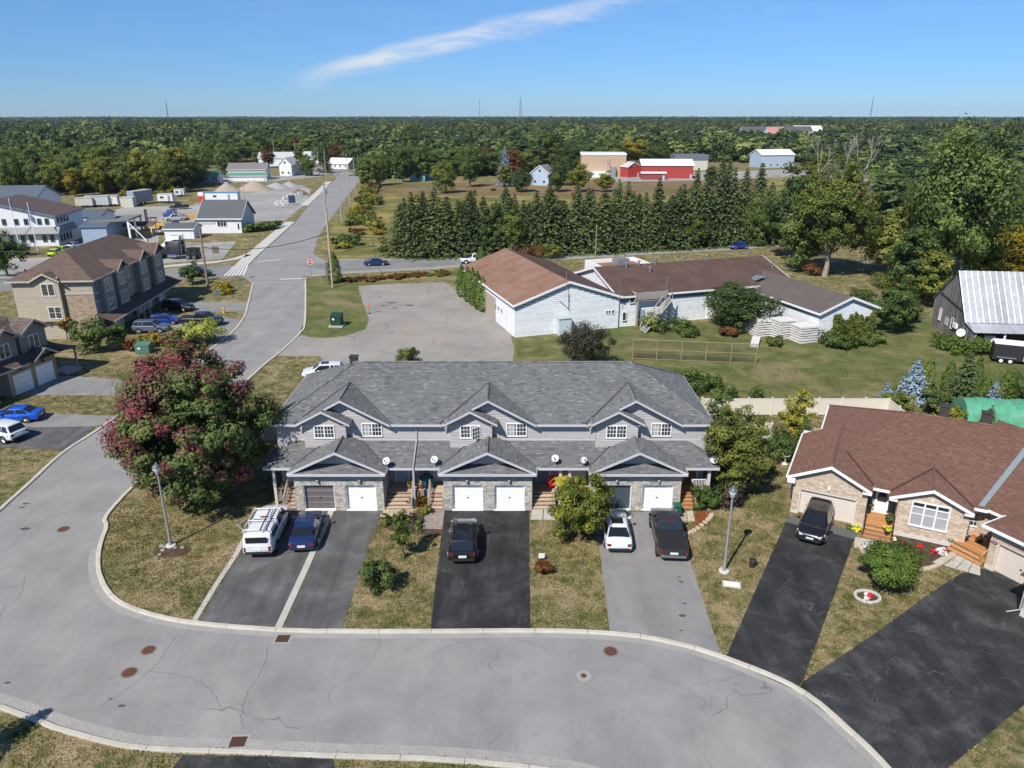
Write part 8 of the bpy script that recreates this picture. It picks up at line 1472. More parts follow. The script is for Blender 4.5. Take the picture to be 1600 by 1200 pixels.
for n_, i in enumerate(pick):
    l_ = next(t for a, b, t in SEC if a <= aa[i] < b); k = int(kind[i]); w_ = 1.1+0.75*fr_.random()
    if k >= 4: l_ = 'conifer '+l_
    src = FARS[k] if (k >= 4 or n_ < 8) else EDGE[n_ % 3]
    if id(src) in [id(f) for f in FARS] and id(src) not in fu: fu.add(id(src)); o = src; o.location = (P_[i, 0], P_[i, 1], 0); o.scale = (w_, w_, hgt[i]/14); o['label'] = l_; o['group'] = l_
    else: reuse(src, 'spruce' if k >= 4 else 'broadleaf_tree', l_, 'tree', (P_[i, 0], P_[i, 1]), w_, hgt[i]/14, fr_.uniform(0, 6.28), None if k >= 4 else tint[int(fr_.integers(0, len(tint)))], l_)
for f in FARS:
    if id(f) not in fu: i = int(np.argmin(np.where(mask, 1e9, rr))); mask[i] = True; f.location = (P_[i, 0], P_[i, 1], 0); f['label'] = next(t for a, b, t in SEC if a <= aa[i] < b); f['group'] = f['label']; f.scale = (1, 1, hgt[i]/14); fu.add(id(f))
P_, hgt, kind, S_ = P_[~mask], hgt[~mask], kind[~mask], S_[~mask]
me = bpy.data.meshes.new('forest'); me.vertices.add(len(P_)); me.vertices.foreach_set('co', np.concatenate([P_, np.zeros((len(P_), 1))], 1).astype(np.float32).ravel())
a_ = me.attributes.new('idx', 'INT', 'POINT'); a_.data.foreach_set('value', kind.astype(np.int32)); a_ = me.attributes.new('hs', 'FLOAT', 'POINT'); a_.data.foreach_set('value', (hgt/14).astype(np.float32))
a_ = me.attributes.new('ws', 'FLOAT', 'POINT'); a_.data.foreach_set('value', (S_**2*(1.05+1.0*fr_.random(len(P_))**1.5)).astype(np.float32)); a_ = me.attributes.new('rt', 'FLOAT', 'POINT'); a_.data.foreach_set('value', fr_.uniform(0, 6.28, len(P_)).astype(np.float32))
fo = bpy.data.objects.new('forest', me); col.objects.link(fo); fo['label'] = 'dense mixed forest stretching to the horizon'; fo['category'] = 'forest'; stuff(fo)
ng = bpy.data.node_groups.new('forest', 'GeometryNodeTree'); ng.interface.new_socket('Geometry', in_out='INPUT', socket_type='NodeSocketGeometry'); ng.interface.new_socket('Geometry', in_out='OUTPUT', socket_type='NodeSocketGeometry')
N_, K_ = ng.nodes, ng.links; gi, go = N_.new('NodeGroupInput'), N_.new('NodeGroupOutput'); gj = N_.new('GeometryNodeJoinGeometry'); ip = N_.new('GeometryNodeInstanceOnPoints')
for f in reversed(FARS):
    oi = N_.new('GeometryNodeObjectInfo'); oi.inputs[0].default_value = next(c for c in f.children if c.name.startswith('crown')); oi.inputs['As Instance'].default_value = True; K_.new(oi.outputs['Geometry'], gj.inputs[0])
def att(n, t):
    x = N_.new('GeometryNodeInputNamedAttribute'); x.data_type = t; x.inputs[0].default_value = n; return x.outputs[0]
cx = N_.new('ShaderNodeCombineXYZ'); K_.new(att('ws', 'FLOAT'), cx.inputs[0]); K_.new(att('ws', 'FLOAT'), cx.inputs[1]); K_.new(att('hs', 'FLOAT'), cx.inputs[2]); cr_ = N_.new('ShaderNodeCombineXYZ'); K_.new(att('rt', 'FLOAT'), cr_.inputs[2])
ip.inputs['Pick Instance'].default_value = True; K_.new(gi.outputs[0], ip.inputs['Points']); K_.new(gj.outputs[0], ip.inputs['Instance']); K_.new(att('idx', 'INT'), ip.inputs['Instance Index']); K_.new(cr_.outputs[0], ip.inputs['Rotation']); K_.new(cx.outputs[0], ip.inputs['Scale']); K_.new(ip.outputs[0], go.inputs[0])
md = fo.modifiers.new('trees', 'NODES'); md.node_group = ng
# individual trees in the village and around the fields
VT = [((-168.95, 293.48), 15, LG), ((-179.38, 286.07), 17, LG), ((-189.07, 286.07), 16, LG), ((-170.54, 281.33), 13, LOL), ((-160.11, 276.74), 10, LYEL), ((-155.14, 286.07), 13, LY), ((-144.27, 283.68), 14, LOL), ((-139.38, 286.07), 16, LY), ((-133.19, 288.50), 15, LOL), ((-127.96, 293.48), 12, LG), ((-149.08, 394.72), 15, LG), ((-138.21, 369.41), 14, LG), ((-168.52, 385.91), 13, LG), ((-119.99, 434.22), 12, LOL), ((-100.43, 373.40), 10, LG), ((-138.17, 434.22), 12, LOR), ((-60.43, 315.17), 12, LG), ((-56.92, 321.09), 13, LOL), ((-48.27, 336.87), 17, LG), ((-40.53, 343.61), 15, LG), ((-25.66, 288.50), 12, LOL), ((-17.30, 315.17), 14, LG), ((-2.66, 315.17), 9, LOL), ((21.68, 321.09), 13, LG), ((26.09, 293.48), 12, LY), ((17.39, 293.48), 10, LOL), ((3.73, 293.48), 9, LG), ((36.03, 293.48), 8, LY), ((84.02, 321.09), 8, LOL), ((-114.67, 457.02), 12, LG), ((-92.72, 434.22), 14, LG), ((-150.99, 457.02), 13, LG), ((-179.65, 457.02), 14, LG), ((-201.80, 434.22), 16, LG), ((-56.72, 434.22), 24, LG)]
for k, (q, h, m_) in enumerate(VT): put((D1, D2, D3)[k % 3], 'single %s tree near %s' % ({'green leaves': 'green', 'olive leaves': 'olive', 'golden leaves': 'golden', 'yellowing leaves': 'yellowing', 'orange brown leaves': 'rusty'}[m_.name], 'the gravel yard' if q[0] < -95 and q[1] < 330 else 'the village houses' if q[0] < -70 else 'the open field'), q, h, 0.62+h*0.022, m_, 'single trees %s %s' % (m_.name, 'yard' if q[0] < -95 and q[1] < 330 else 'village' if q[0] < -70 else 'field'))
reuse(SPR[0], 'blue_spruce', 'tall blue-grey spruce at the edge of the open field', 'tree', (-3.04, 327.22), 1.0, 15.77/16, 0.4, LBS); reuse(SPR[1], 'spruce', 'dark spruce in the village by the red-brown house', 'tree', (-163.05, 369.41), 0.9, 1.0, 1.2); reuse(SPR[2], 'spruce', 'dark spruce where the side street bends', 'tree', (-95.41, 394.72), 0.9, 0.95, 2.2)

# ================================================================ street furniture, fences, small things
def street_lamp(p, label, h=6.1):
    o = thing('street_lamp', label, 'street lamp', (p[0], p[1], 0), R(20), 'street lamps of the crescent'); PG = paint('lamp post grey', (0.27, 0.28, 0.29), 0.55, 0.2, var=0.08)
    MB().lathe([(0.34, -0.05), (0.34, 0.10), (0.28, 0.13)], 14).build('footing', CONCW, o); MB().lathe([(0.13, 0.1), (0.11, 0.6), (0.085, 0.75), (0.06, h-0.6)], 12).build('pole', PG, o, 40)
    MB().lathe([(0.06, h-0.62), (0.15, h-0.56), (0.16, h-0.46), (0.10, h-0.42)], 12).build('collar', PG, o, 40)
    MB().lathe([(0.15, h-0.42), (0.27, h-0.20), (0.27, h-0.10)], 14).build('lantern_glass', paint('frosted lens', (0.55, 0.58, 0.62), 0.15, 0, 0.7, var=0), o, 60); MB().lathe([(0.29, h-0.10), (0.27, h+0.0), (0.14, h+0.10), (0.05, h+0.16)], 14).build('lantern_cap', paint('lamp cap', (0.10, 0.105, 0.11), 0.4), o, 60); MB().cbox((0, 0, h+0.19), (0.09, 0.09, 0.1)).build('photocell', PG, o)
street_lamp((-23.61, 43.91), 'street lamp with lantern head in front of the red maple', 6.15); street_lamp((13.84, 40.87), 'street lamp with lantern head right of the light grey driveway', 6.05)
lm = (-23.20, 43.28); struct(sheet('planter_soil', [(lm[0]+1.25*math.cos(k*0.524)*(0.9+0.2*rnd.random()), lm[1]+0.8*math.sin(k*0.524)) for k in range(12)], 0.013, SOIL))
for k in range(7):
    q = (lm[0]+rnd.uniform(-1, 1), lm[1]+rnd.uniform(-0.5, 0.6)); rr_ = rnd.uniform(0.1, 0.2); tag(MB().lathe([(rr_*0.6, -0.03), (rr_, 0.03), (rr_*0.8, rr_*0.6), (rr_*0.2, rr_*0.8)], 7).build('stone', paint('field stone', (0.25, 0.22, 0.20), 0.9, var=0.2), None, 50, loc=(q[0], q[1], 0.01), rz=k), 'small field stone in the soil ring of the left street lamp', 'stone', 'stones round the left lamp')
# utility poles and wires
WOODP = paint('pole timber', (0.24, 0.195, 0.15), 0.9, var=0.2, vs=3); WOODG = paint('grey pole timber', (0.36, 0.33, 0.30), 0.9, var=0.15, vs=3)
POLES = {}
def pole(key, p, h, label, mat=WOODP, arm=True, r=0.16, transformer=False, lean=0.0, armz=R(100)):
    o = thing('utility_pole', label, 'utility pole', (p[0], p[1], 0), 0); o.rotation_euler = (0, lean, 0); MB().tube((0, 0, -0.1), (0, 0, h), r, r*0.65, 9).build('pole', mat, o, 40); POLES[key] = (p[0], p[1], h)
    if arm:
        c, s = math.cos(armz), math.sin(armz); MB().tube((-1.1*c, -1.1*s, h-0.6), (1.1*c, 1.1*s, h-0.6), 0.07, 0.07, 4).build('crossarm', mat, o)
        for t in (-1, -0.4, 0.4, 1): MB().tube((t*c, t*s, h-0.55), (t*c, t*s, h-0.3), 0.06, 0.04, 6).build('insulator', METALG, o)
    if transformer: MB().tube((0.35, -0.2, h-2.6), (0.35, -0.2, h-1.6), 0.28, 0.28, 10).build('transformer', METALG, o)
pole('a', (-31.03, 125.24), 13.77, 'tall wooden pole at the cedar before the highway', paint('yellowish pole', (0.38, 0.30, 0.19), 0.85), True, 0.2); pole('b', (-38.98, 156.94), 15.08, 'tall grey pole with transformer on the far side of the highway', WOODG, True, 0.2, True); pole('l', (-52.84, 125.75), 10.43, 'dark utility pole with crossarm left of the junction', WOODP, True, 0.2)
pole('c', (-47.21, 206.70), 13.67, 'grey pole beside the side street, nearest of the row', WOODG); pole('d', (-53.50, 248.24), 16.16, 'grey pole beside the side street, second of the row', WOODG); pole('e', (-57.74, 279.01), 12.69, 'grey pole beside the side street, third of the row', WOODG); pole('f', (-65.70, 327.22), 11.88, 'grey pole beside the side street, fourth of the row', WOODG)
pole('g', (-84.77, 347.07), 13.65, 'pole on the village side where the street bends, near one', WOODG); pole('h', (-96.50, 381.65), 12.53, 'pole on the village side where the street bends, far one', WOODG); pole('i', (16.49, 144.85), 8.01, 'wooden pole behind the dark brown roof', WOODP, False); pole('j', (87.22, 183.62), 8.36, 'wooden pole in the trees right of the pale trunk', WOODP, False); pole('k', (-2.33, 156.94), 3.66, 'short pole at the left end of the red-brown roof', WOODP, False, 0.12)
pole('m', (-86.72, 185.70), 5.35, 'yard lamp pole beside the forklift', WOODG, False, 0.12); pole('n', (-93.70, 263.79), 6.72, 'yard lamp pole beside the gravel heaps', WOODG, False, 0.12); pole('o', (-128.82, 457.02), 14, 'village pole behind the farmhouse', WOODG, False); pole('p', (-145.15, 469.31), 14, 'village pole left of the farmhouse', WOODG, False); pole('q', (-32.40, 127.29), 5.51, 'thin grey signal post beside the tall wooden pole', METALG, False, 0.09)
WIRE = paint('black cable', (0.02, 0.02, 0.02), 0.6, var=0)
def wire(a, b, label, da=0.6, db=0.6, sag=1.2, r=0.035):
    A, B = Vector(a)-Vector((0, 0, da)), Vector(b)-Vector((0, 0, db)); q = MB(); n = 14; pt = [A.lerp(B, k/n)-Vector((0, 0, sag*4*(k/n)*(1-k/n))) for k in range(n+1)]
    for k in range(n): q.tube(pt[k], pt[k+1], r, r, 5)
    tag(q.build('overhead_wire', WIRE), label, 'wire', 'overhead wires')
off = (-120.0, 128.0, 8.5)
wire(POLES['l'], POLES['a'], 'overhead cable across the junction from the dark pole to the tall wooden pole', 3.6, 4.4, 1.3, 0.06); wire(POLES['l'], off, 'overhead cable running left from the dark pole', 3.0, 1.0, 1.6, 0.05); wire(POLES['a'], POLES['i'], 'overhead cable along the highway to the pole behind the brown roof', 4.6, 2.4, 1.2, 0.05); wire(POLES['i'], POLES['j'], 'overhead cable along the foot of the spruce row', 1.6, 2.0, 1.6, 0.05); wire(POLES['a'], POLES['b'], 'short overhead cable crossing the highway between the two tall poles', 0.5, 0.5, 0.6); wire(POLES['b'], POLES['c'], 'overhead cable from the transformer pole up the side street', 0.6, 0.6, 0.8); wire(POLES['c'], POLES['d'], 'overhead cable between first and second street pole', 0.6, 0.6, 0.8); wire(POLES['d'], POLES['f'], 'overhead cable at the far end of the side street', 0.6, 0.6, 1.0)
# fences
VIN = paint('cream vinyl', (0.62, 0.57, 0.49), 0.5, var=0.03)
def vinyl(a, b, label, h=1.8, step=2.4):
    a, b = Vector(a), Vector(b); L_ = (b-a).length; n = max(1, round(L_/step)); ang = math.atan2(b.y-a.y, b.x-a.x); o = thing('vinyl_fence', label, 'fence', (a.x, a.y, 0), ang, 'cream vinyl fences'); s = L_/n
    for k in range(n+1): MB().box(k*s-0.07, k*s+0.07, -0.07, 0.07, 0, h+0.08).box(k*s-0.09, k*s+0.09, -0.09, 0.09, h+0.08, h+0.13).build('post', VIN, o)
    for k in range(n):
        MB().box(k*s+0.07, (k+1)*s-0.07, -0.03, 0.03, h-0.12, h).box(k*s+0.07, (k+1)*s-0.07, -0.03, 0.03, 0.08, 0.22).build('rail', VIN, o)
        p = MB().box(k*s+0.07, (k+1)*s-0.07, -0.015, 0.015, 0.22, h-0.12).build('panel', VIN, o)
vinyl((18.75, 67.47), (37.19, 67.47), 'long cream vinyl fence behind the orange-tinged tree'); vinyl((37.19, 67.47), (37.00, 62.94), 'cream vinyl fence turning down behind the bungalow roof'); vinyl((21.34, 62.21), (23.56, 61.22), 'short cream vinyl fence left of the broad green bush'); vinyl((26.12, 60.25), (28.24, 60.94), 'short cream vinyl gate against the bungalow wall', 1.5, 1.2)
wf = thing('board_fence', 'grey timber fence between the maple and the townhouse row', 'fence', (-22.8, 61.4, 0), 0)
for k in range(22): MB().box(k*0.2, k*0.2+0.185, -0.015, 0.015, 0.05, 1.75+0.02*rnd.random()).build('board', POSTW, wf)
for z in (0.4, 1.4): MB().box(0, 4.4, 0.015, 0.06, z, z+0.09).build('rail', POSTW, wf)
A_, B_ = Vector((14.71, 85.42)), Vector((29.13, 83.45)); Lm = (B_-A_).length; mf = thing('mesh_fence', 'wire mesh fence with brownish posts on the lawn before the long building', 'fence', (A_.x, A_.y, 0), math.atan2(B_.y-A_.y, B_.x-A_.x)); hm = 2.5; PB = paint('ochre post', (0.30, 0.23, 0.13), 0.8)
for k in range(6): MB().tube((k*Lm/5, 0, 0), (k*Lm/5, 0, hm), 0.05, 0.05, 6).build('post', PB, mf)
for z in (0.1, 1.3, hm): MB().tube((0, 0, z), (Lm, 0, z), 0.035, 0.035, 5).build('rail', PB, mf)
q = MB(); sp = 0.16
for k in range(int((Lm+hm)/sp)):
    x = k*sp; x0, z0 = (x, 0) if x < Lm else (Lm, x-Lm); x1, z1 = (x-hm, hm) if x > hm else (0, x); q.tube((x0, 0.01, z0), (x1, 0.01, z1), 0.012, 0.012, 3); q.tube((Lm-x0, -0.01, z0), (Lm-x1, -0.01, z1), 0.012, 0.012, 3)
stuff(q.build('mesh', paint('olive mesh wire', (0.10, 0.095, 0.05), 0.7, var=0), mf))
# boxes, bins, signs
def cabinet(label, p, rz, w, d, h, c, pad=True, name='utility_box', cat='utility box'):
    o = thing(name, label, cat, (p[0], p[1], 0), rz); z = 0.2 if pad else 0.02
    if pad: MB().box(-w/2-0.25, w/2+0.25, -d/2-0.25, d/2+0.25, 0, 0.2).build('pad', CONC, o)
    mt = paint('cabinet %.2f %.2f' % (c[0], c[1]), c, 0.55); MB().box(-w/2, w/2, -d/2, d/2, z, z+h*0.75).build('body', mt, o); MB().xprism([(-d/2-0.03, z+h*0.75), (d/2+0.03, z+h*0.75), (d/2+0.03, z+h), (-d/2-0.03, z+h*0.86)], -w/2-0.03, w/2+0.03).build('lid', mt, o)
    MB().box(-w/2+0.05, -0.02, -d/2-0.02, -d/2, z+0.05, z+h*0.7).build('door', mt, o); MB().box(0.02, w/2-0.05, -d/2-0.02, -d/2, z+0.05, z+h*0.7).build('door', mt, o); MB().box(-w*0.3, -w*0.1, -d/2-0.03, -d/2-0.02, z+h*0.5, z+h*0.65).build('warning_label', WHITE, o)
cabinet('dark green transformer box on a concrete pad left of the parking lot', (-24.74, 100.54), R(-3), 1.5, 1.4, 1.6, (0.012, 0.045, 0.03)); cabinet('teal green utility box in the garden of the three-storey block', (-46.13, 87.99), R(5), 1.7, 1.3, 1.3, (0.07, 0.16, 0.12), False); cabinet('grey-green utility box on the verge by the junction', (-48.70, 119.46), R(5), 1.3, 1.0, 1.0, (0.10, 0.14, 0.13), False)
cv = thing('service_cover', 'pale concrete service cover in the lawn left of the bungalow driveway', 'cover', (*(13.93, 39.41), 0), R(-12)); MB().box(-0.55, 0.55, -0.3, 0.3, 0, 0.07).build('slab', CONCW, cv); MB().box(-0.45, 0.45, -0.2, 0.2, 0.07, 0.09).build('lid', WHITE, cv)
bx = thing('meter_box', 'small dark brown bin on the lawn beside the bungalow driveway', 'bin', (*(15.84, 41.38), 0), R(-20)); MB().lathe([(0.17, 0), (0.22, 0.5), (0.24, 0.52)], 10).build('body', paint('brown black plastic', (0.035, 0.02, 0.018), 0.6), bx); MB().lathe([(0.25, 0.52), (0.22, 0.6), (0.05, 0.64)], 10).build('lid', paint('brown black plastic', (0.035, 0.02, 0.018)), bx)
gb = thing('waste_bin', 'green bin beside the charcoal pickup at the garage corner', 'bin', (*(12.24, 47.98), 0), 0); MB().loft([[(x*k, y*k, z) for x, y in ((-0.25, -0.28), (0.25, -0.28), (0.25, 0.28), (-0.25, 0.28))] for z, k in ((0, 0.82), (0.9, 1.05))]).build('body', paint('bin green', (0.01, 0.10, 0.06), 0.5), gb); MB().box(-0.29, 0.29, -0.33, 0.33, 0.9, 0.98).build('lid', paint('bin green', (0.01, 0.10, 0.06)), gb)
for s in (-0.2, 0.2): MB().tube((s-0.05, 0.26, 0.1), (s+0.05, 0.26, 0.1), 0.1, 0.1, 10).build('wheel', TYRE, gb)
ys = thing('yard_sign', 'small white yard sign beside the orange-red shrub', 'sign', (*(1.97, 42.05), 0), R(6)); MB().box(-0.2, 0.2, -0.02, 0.02, 0.25, 0.6).build('board', WHITE, ys); MB().box(-0.02, 0.02, 0.02, 0.04, 0, 0.6).build('stake', METALG, ys)
ss = thing('stop_sign', 'red octagonal stop sign at the end of the crescent street', 'stop sign', (*(-36.17, 131.02), 0), R(-6)); hs_ = 3.4
MB().tube((0, 0.05, 0), (0, 0.05, hs_), 0.05, 0.05, 6).build('post', METALG, ss); oc = lambda r: [(r*math.cos(R(22.5+45*k)), hs_-0.1+r*math.sin(R(22.5+45*k))) for k in range(8)]
MB().yprism(oc(0.5), -0.01, 0.02).build('border', WHITE, ss); sf = MB().yprism(oc(0.45), -0.02, -0.01).build('face', paint('sign red', (0.55, 0.04, 0.04)), ss)
tx = bpy.data.curves.new('t', 'FONT'); tx.body = 'STOP'; tx.size = 0.34; tx.align_x = 'CENTER'; tx.align_y = 'CENTER'; to = bpy.data.objects.new('t', tx); col.objects.link(to); bpy.context.view_layer.update(); tme = bpy.data.meshes.new_from_object(to); bpy.data.objects.remove(to); tme.materials.clear(); tme.materials.append(WHITE)
tm = bpy.data.objects.new('lettering', tme); col.objects.link(tm); tm.parent = sf; tm.location = (0, -0.026, hs_-0.1); tm.rotation_euler = (R(90), 0, 0)
hy = thing('fire_hydrant', 'yellow fire hydrant at the kerb of the side street', 'hydrant', (*(-43.42, 107.71), 0), 0); HY = paint('hydrant yellow', (0.62, 0.36, 0.03), 0.5); MB().lathe([(0.2, 0), (0.2, 0.08), (0.13, 0.1), (0.13, 0.62), (0.17, 0.64), (0.15, 0.75), (0.05, 0.85)], 12).build('barrel', HY, hy, 40); MB().tube((-0.26, 0, 0.45), (0.26, 0, 0.45), 0.07, 0.07, 8).build('outlet', paint('hydrant red', (0.45, 0.05, 0.03), 0.5), hy)
mk = thing('marker_post', 'orange marker post with base at the parking lot edge', 'marker', (*(-21.45, 107.33), 0), 0); MB().tube((0, 0, 0.06), (0, 0, 1.7), 0.06, 0.05, 7).build('post', paint('marker orange', (0.55, 0.13, 0.05), 0.6), mk); MB().box(-0.3, 0.3, -0.2, 0.2, 0, 0.06).build('base', BPLAST, mk); MB().box(-0.14, 0.14, -0.08, -0.06, 1.1, 1.5).build('tag', paint('marker orange', (0.55, 0.13, 0.05)), mk)
bb = thing('bird_bath', 'white bird bath on the lawn left of the bungalow', 'bird bath', (*(23.30, 56.63), 0), 0); MB().lathe([(0.24, 0), (0.2, 0.1), (0.08, 0.18), (0.09, 0.7)], 12).build('pedestal', WHITE, bb, 50); MB().lathe([(0.1, 0.7), (0.4, 0.82), (0.42, 0.86), (0.36, 0.84), (0.05, 0.78)], 16).build('basin', WHITE, bb, 50)
sb_ = thing('info_board', 'brown notice board on two legs beside the truck pad', 'sign', (*(-60.28, 149.61), 0), R(-8)); MB().box(-0.7, 0.7, -0.06, 0.06, 1.6, 3.0).build('panel', paint('board brown', (0.13, 0.09, 0.07), 0.7), sb_)
for x in (-0.6, 0.6): MB().box(x-.07, x+.07, -.05, .05, 0, 1.6).build('post', POSTW, sb_)
# paths
FLAG = tone_mat('flagstone', [(0, (0.36, 0.29, 0.21)), (0.5, (0.47, 0.39, 0.29)), (1, (0.52, 0.46, 0.37))], 0.9, 0.1, 4); PAVR = tone_mat('paver', [(0, (0.24, 0.20, 0.18)), (1, (0.33, 0.28, 0.25))], 0.9, 0.1, 6)
def path_root(name): o = bpy.data.objects.new(name, None); col.objects.link(o); o['kind'] = 'structure'; return o
def grid_path(name, q, nu, nv, mat, piece, jit=0.0, hgt=0.05):
    o = path_root(name); a, b, c, d = (Vector((*p, 0)) for p in q); f = lambda u, v: a.lerp(b, u).lerp(d.lerp(c, u), v)
    for i in range(nu):
        for j in range(nv):
            j_ = lambda: rnd.uniform(-jit, jit); g_ = 0.04; p = [f((i+g_+j_())/nu, (j+g_+j_())/nv), f((i+1-g_+j_())/nu, (j+g_+j_())/nv), f((i+1-g_+j_())/nu, (j+1-g_+j_())/nv), f((i+g_+j_())/nu, (j+1-g_+j_())/nv)]
            MB().prism([(v.x, v.y) for v in p], 0, hgt+rnd.uniform(-.008, .008), rnd.random()).build(piece, mat, o)
grid_path('flagstone_path', [(-9.83, 47.79), (-7.36, 47.79), (-7.41, 49.31), (-9.55, 49.31)], 5, 3, FLAG, 'flagstone', 0.07); o = path_root('paver_path'); pv = MB(); qd = [Vector((*p, 0.03)) for p in [(-6.46, 46.17), (-5.02, 46.09), (-5.08, 48.92), (-6.50, 49.02)]]; MB().prism([(v.x, v.y) for v in qd], 0, 0.03).build('bedding', MORTAR, o); tiles(pv, [tuple(v) for v in qd], 0.22, 0.11, lift=0.02, base=0.0, gap=0.006, wj=0.2, mode='stone', jit=0.006); stuff(pv.build('paver', PAVR, o))
grid_path('concrete_path', [(1.32, 47.33), (3.20, 47.33), (3.30, 49.12), (1.51, 49.12)], 2, 1, CONC, 'slab'); grid_path('slab_path', [(12.30, 47.15), (13.43, 47.15), (13.63, 48.64), (12.67, 48.64)], 2, 2, FLAG, 'slab', 0.01); grid_path('bungalow_path', [(27.94, 41.90), (30.31, 40.38), (31.00, 41.53), (30.25, 43.35)], 4, 2, CONC, 'slab', 0.02); grid_path('bungalow_path', [(23.51, 43.67), (26.23, 43.20), (26.70, 44.15), (24.20, 45.06)], 2, 1, CONC, 'slab')
ebl = smoothline([(23.83, 44.32), (23.83, 43.20), (24.07, 42.12), (25.23, 41.16), (26.76, 40.87), (28.21, 41.38), (29.77, 42.50), (31.01, 43.67)], 4); root = path_root('bed_edging')
for i in range(0, len(ebl)-2, 2): A2_, B2_ = ebl[i:i+3], offset_line(ebl[i:i+3], 0.28); MB().prism([A2_[0], A2_[2], B2_[2], B2_[0]], 0, 0.12).build('edging_stone', FLAG, root)
eb2 = [((21.98, 38.16)[0]+0.72*math.cos(k*0.449), (21.98, 38.16)[1]+0.6*math.sin(k*0.449)) for k in range(15)]; root = path_root('bed_edging')
for k in range(14): MB().cbox((0, 0, 0.06), (0.3, 0.14, 0.12)).build('edging_stone', CONCW, root, loc=(eb2[k][0], eb2[k][1], 0), rz=k*0.449+1.57)
eb3 = smoothline([(12.18, 45.31), (13.09, 45.91), (14.41, 47.33), (14.98, 48.26)], 4); root = path_root('bed_edging')
for i in range(len(eb3)-1): MB().cbox((0, 0, 0.06), (0.34, 0.16, 0.13)).build('edging_stone', FLAG, root, loc=(eb3[i][0], eb3[i][1], 0), rz=-0.6)
# porch things
def chair(p, rz, label, mat):
    o = thing('garden_chair', label, 'chair', p, rz); MB().box(-0.28, 0.28, -0.3, 0.25, 0.34, 0.39).build('seat', mat, o)
    for k in range(4): MB().box(-0.26+k*0.14, -0.15+k*0.14, 0.24, 0.28, 0.36, 1.0).build('back_slat', mat, o)
    for s in (-0.28, 0.28):
        MB().box(s-0.05, s+0.05, -0.32, 0.28, 0.55, 0.59).build('armrest', mat, o)
        for y in (-0.28, 0.22): MB().box(s-0.03, s+0.03, y-0.03, y+0.03, 0, 0.55).build('leg', mat, o)
chair((TX+md2-0.65, TY-1.15, 0.89), R(20), 'red garden chair on the porch right of the middle garage', paint('chair red', (0.55, 0.02, 0.035), 0.5))
bq = thing('barbecue', 'covered teal barbecue on the porch left of the middle garage', 'barbecue', (TX+mdl+0.75, TY-0.9, 0.89), R(10)); MB().box(-0.5, 0.5, -0.28, 0.28, 0, 0.8).build('cart', paint('teal cover', (0.02, 0.09, 0.12), 0.7), bq); MB().lathe([(0.42, 0.8), (0.4, 0.95), (0.25, 1.08), (0.05, 1.12)], 12).build('lid', paint('teal cover', (0.02, 0.09, 0.12)), bq, 50)
def pot(p, label, mat, leaf, h=0.5, r=0.3):
    o = thing('flower_pot', label, 'flower pot', p, 0); MB().lathe([(0.13, 0), (0.2, 0.28), (0.22, 0.3), (0.17, 0.29)], 12).build('pot', mat, o, 40); C, Nn, S, T, cc = clumped(int(abs(p[0]*31)), r, h*0.5, 0.3+h*0.45, 9, 240, 0.1); me = leaf_mesh('plant', C, Nn, S, T, leaf); c = bpy.data.objects.new('plant', me); col.objects.link(c); c.parent = o
TERR = paint('terracotta', (0.30, 0.12, 0.06), 0.8)
pot((TX+mdl-0.55, TY-1.2, 0.89), 'potted plant beside the downspout on the porch left of the middle garage', TERR, LY); pot((TX+mdl+0.35, TY-1.25, 0.89), 'pot of pink flowers on the porch beside the downspout', TERR, leaf_mat('pink flowers', [(0, (0.06, 0.08, 0.02)), (0.4, (0.55, 0.25, 0.2)), (1, (0.62, 0.36, 0.3))]))
def bpos(u, v): return (BO[0]+u*math.cos(BA)-v*math.sin(BA), BO[1]+u*math.sin(BA)+v*math.cos(BA))
pot((*bpos(6.55, -0.1), 0.78), 'dark potted plant at the top of the bungalow steps', BPLAST, LG); pot((*bpos(6.5, 0.35), 0.78), 'second dark potted plant nearer the bungalow door', BPLAST, LBUR); pot((*bpos(6.5, -0.95), 0.40), 'yellow chrysanthemum pot on the bungalow steps', BPLAST, FLY, 0.4, 0.28); pot((*bpos(5.1, 0.9), 0.78), 'leafy green pot left of the bungalow door', BPLAST, LG, 0.9, 0.28)
def b2pos(u, v): return (O2[0]+u*math.cos(A2)-v*math.sin(A2), O2[1]+u*math.sin(A2)+v*math.cos(A2))
pot((*b2pos(-2.1, 0.9), 0.54), 'dark pot on the orange deck of the angled bungalow', BPLAST, LBUR); pot((*b2pos(-1.5, 1.7), 0.54), 'pot of pale pink flowers on the orange deck', BPLAST, MATS['pink flowers'], 0.45, 0.4); pot((*b2pos(-2.75, 0.4), 0.0), 'blue-grey pot at the foot of the orange deck', paint('blue glaze', (0.2, 0.27, 0.36), 0.3), LG, 0.4)
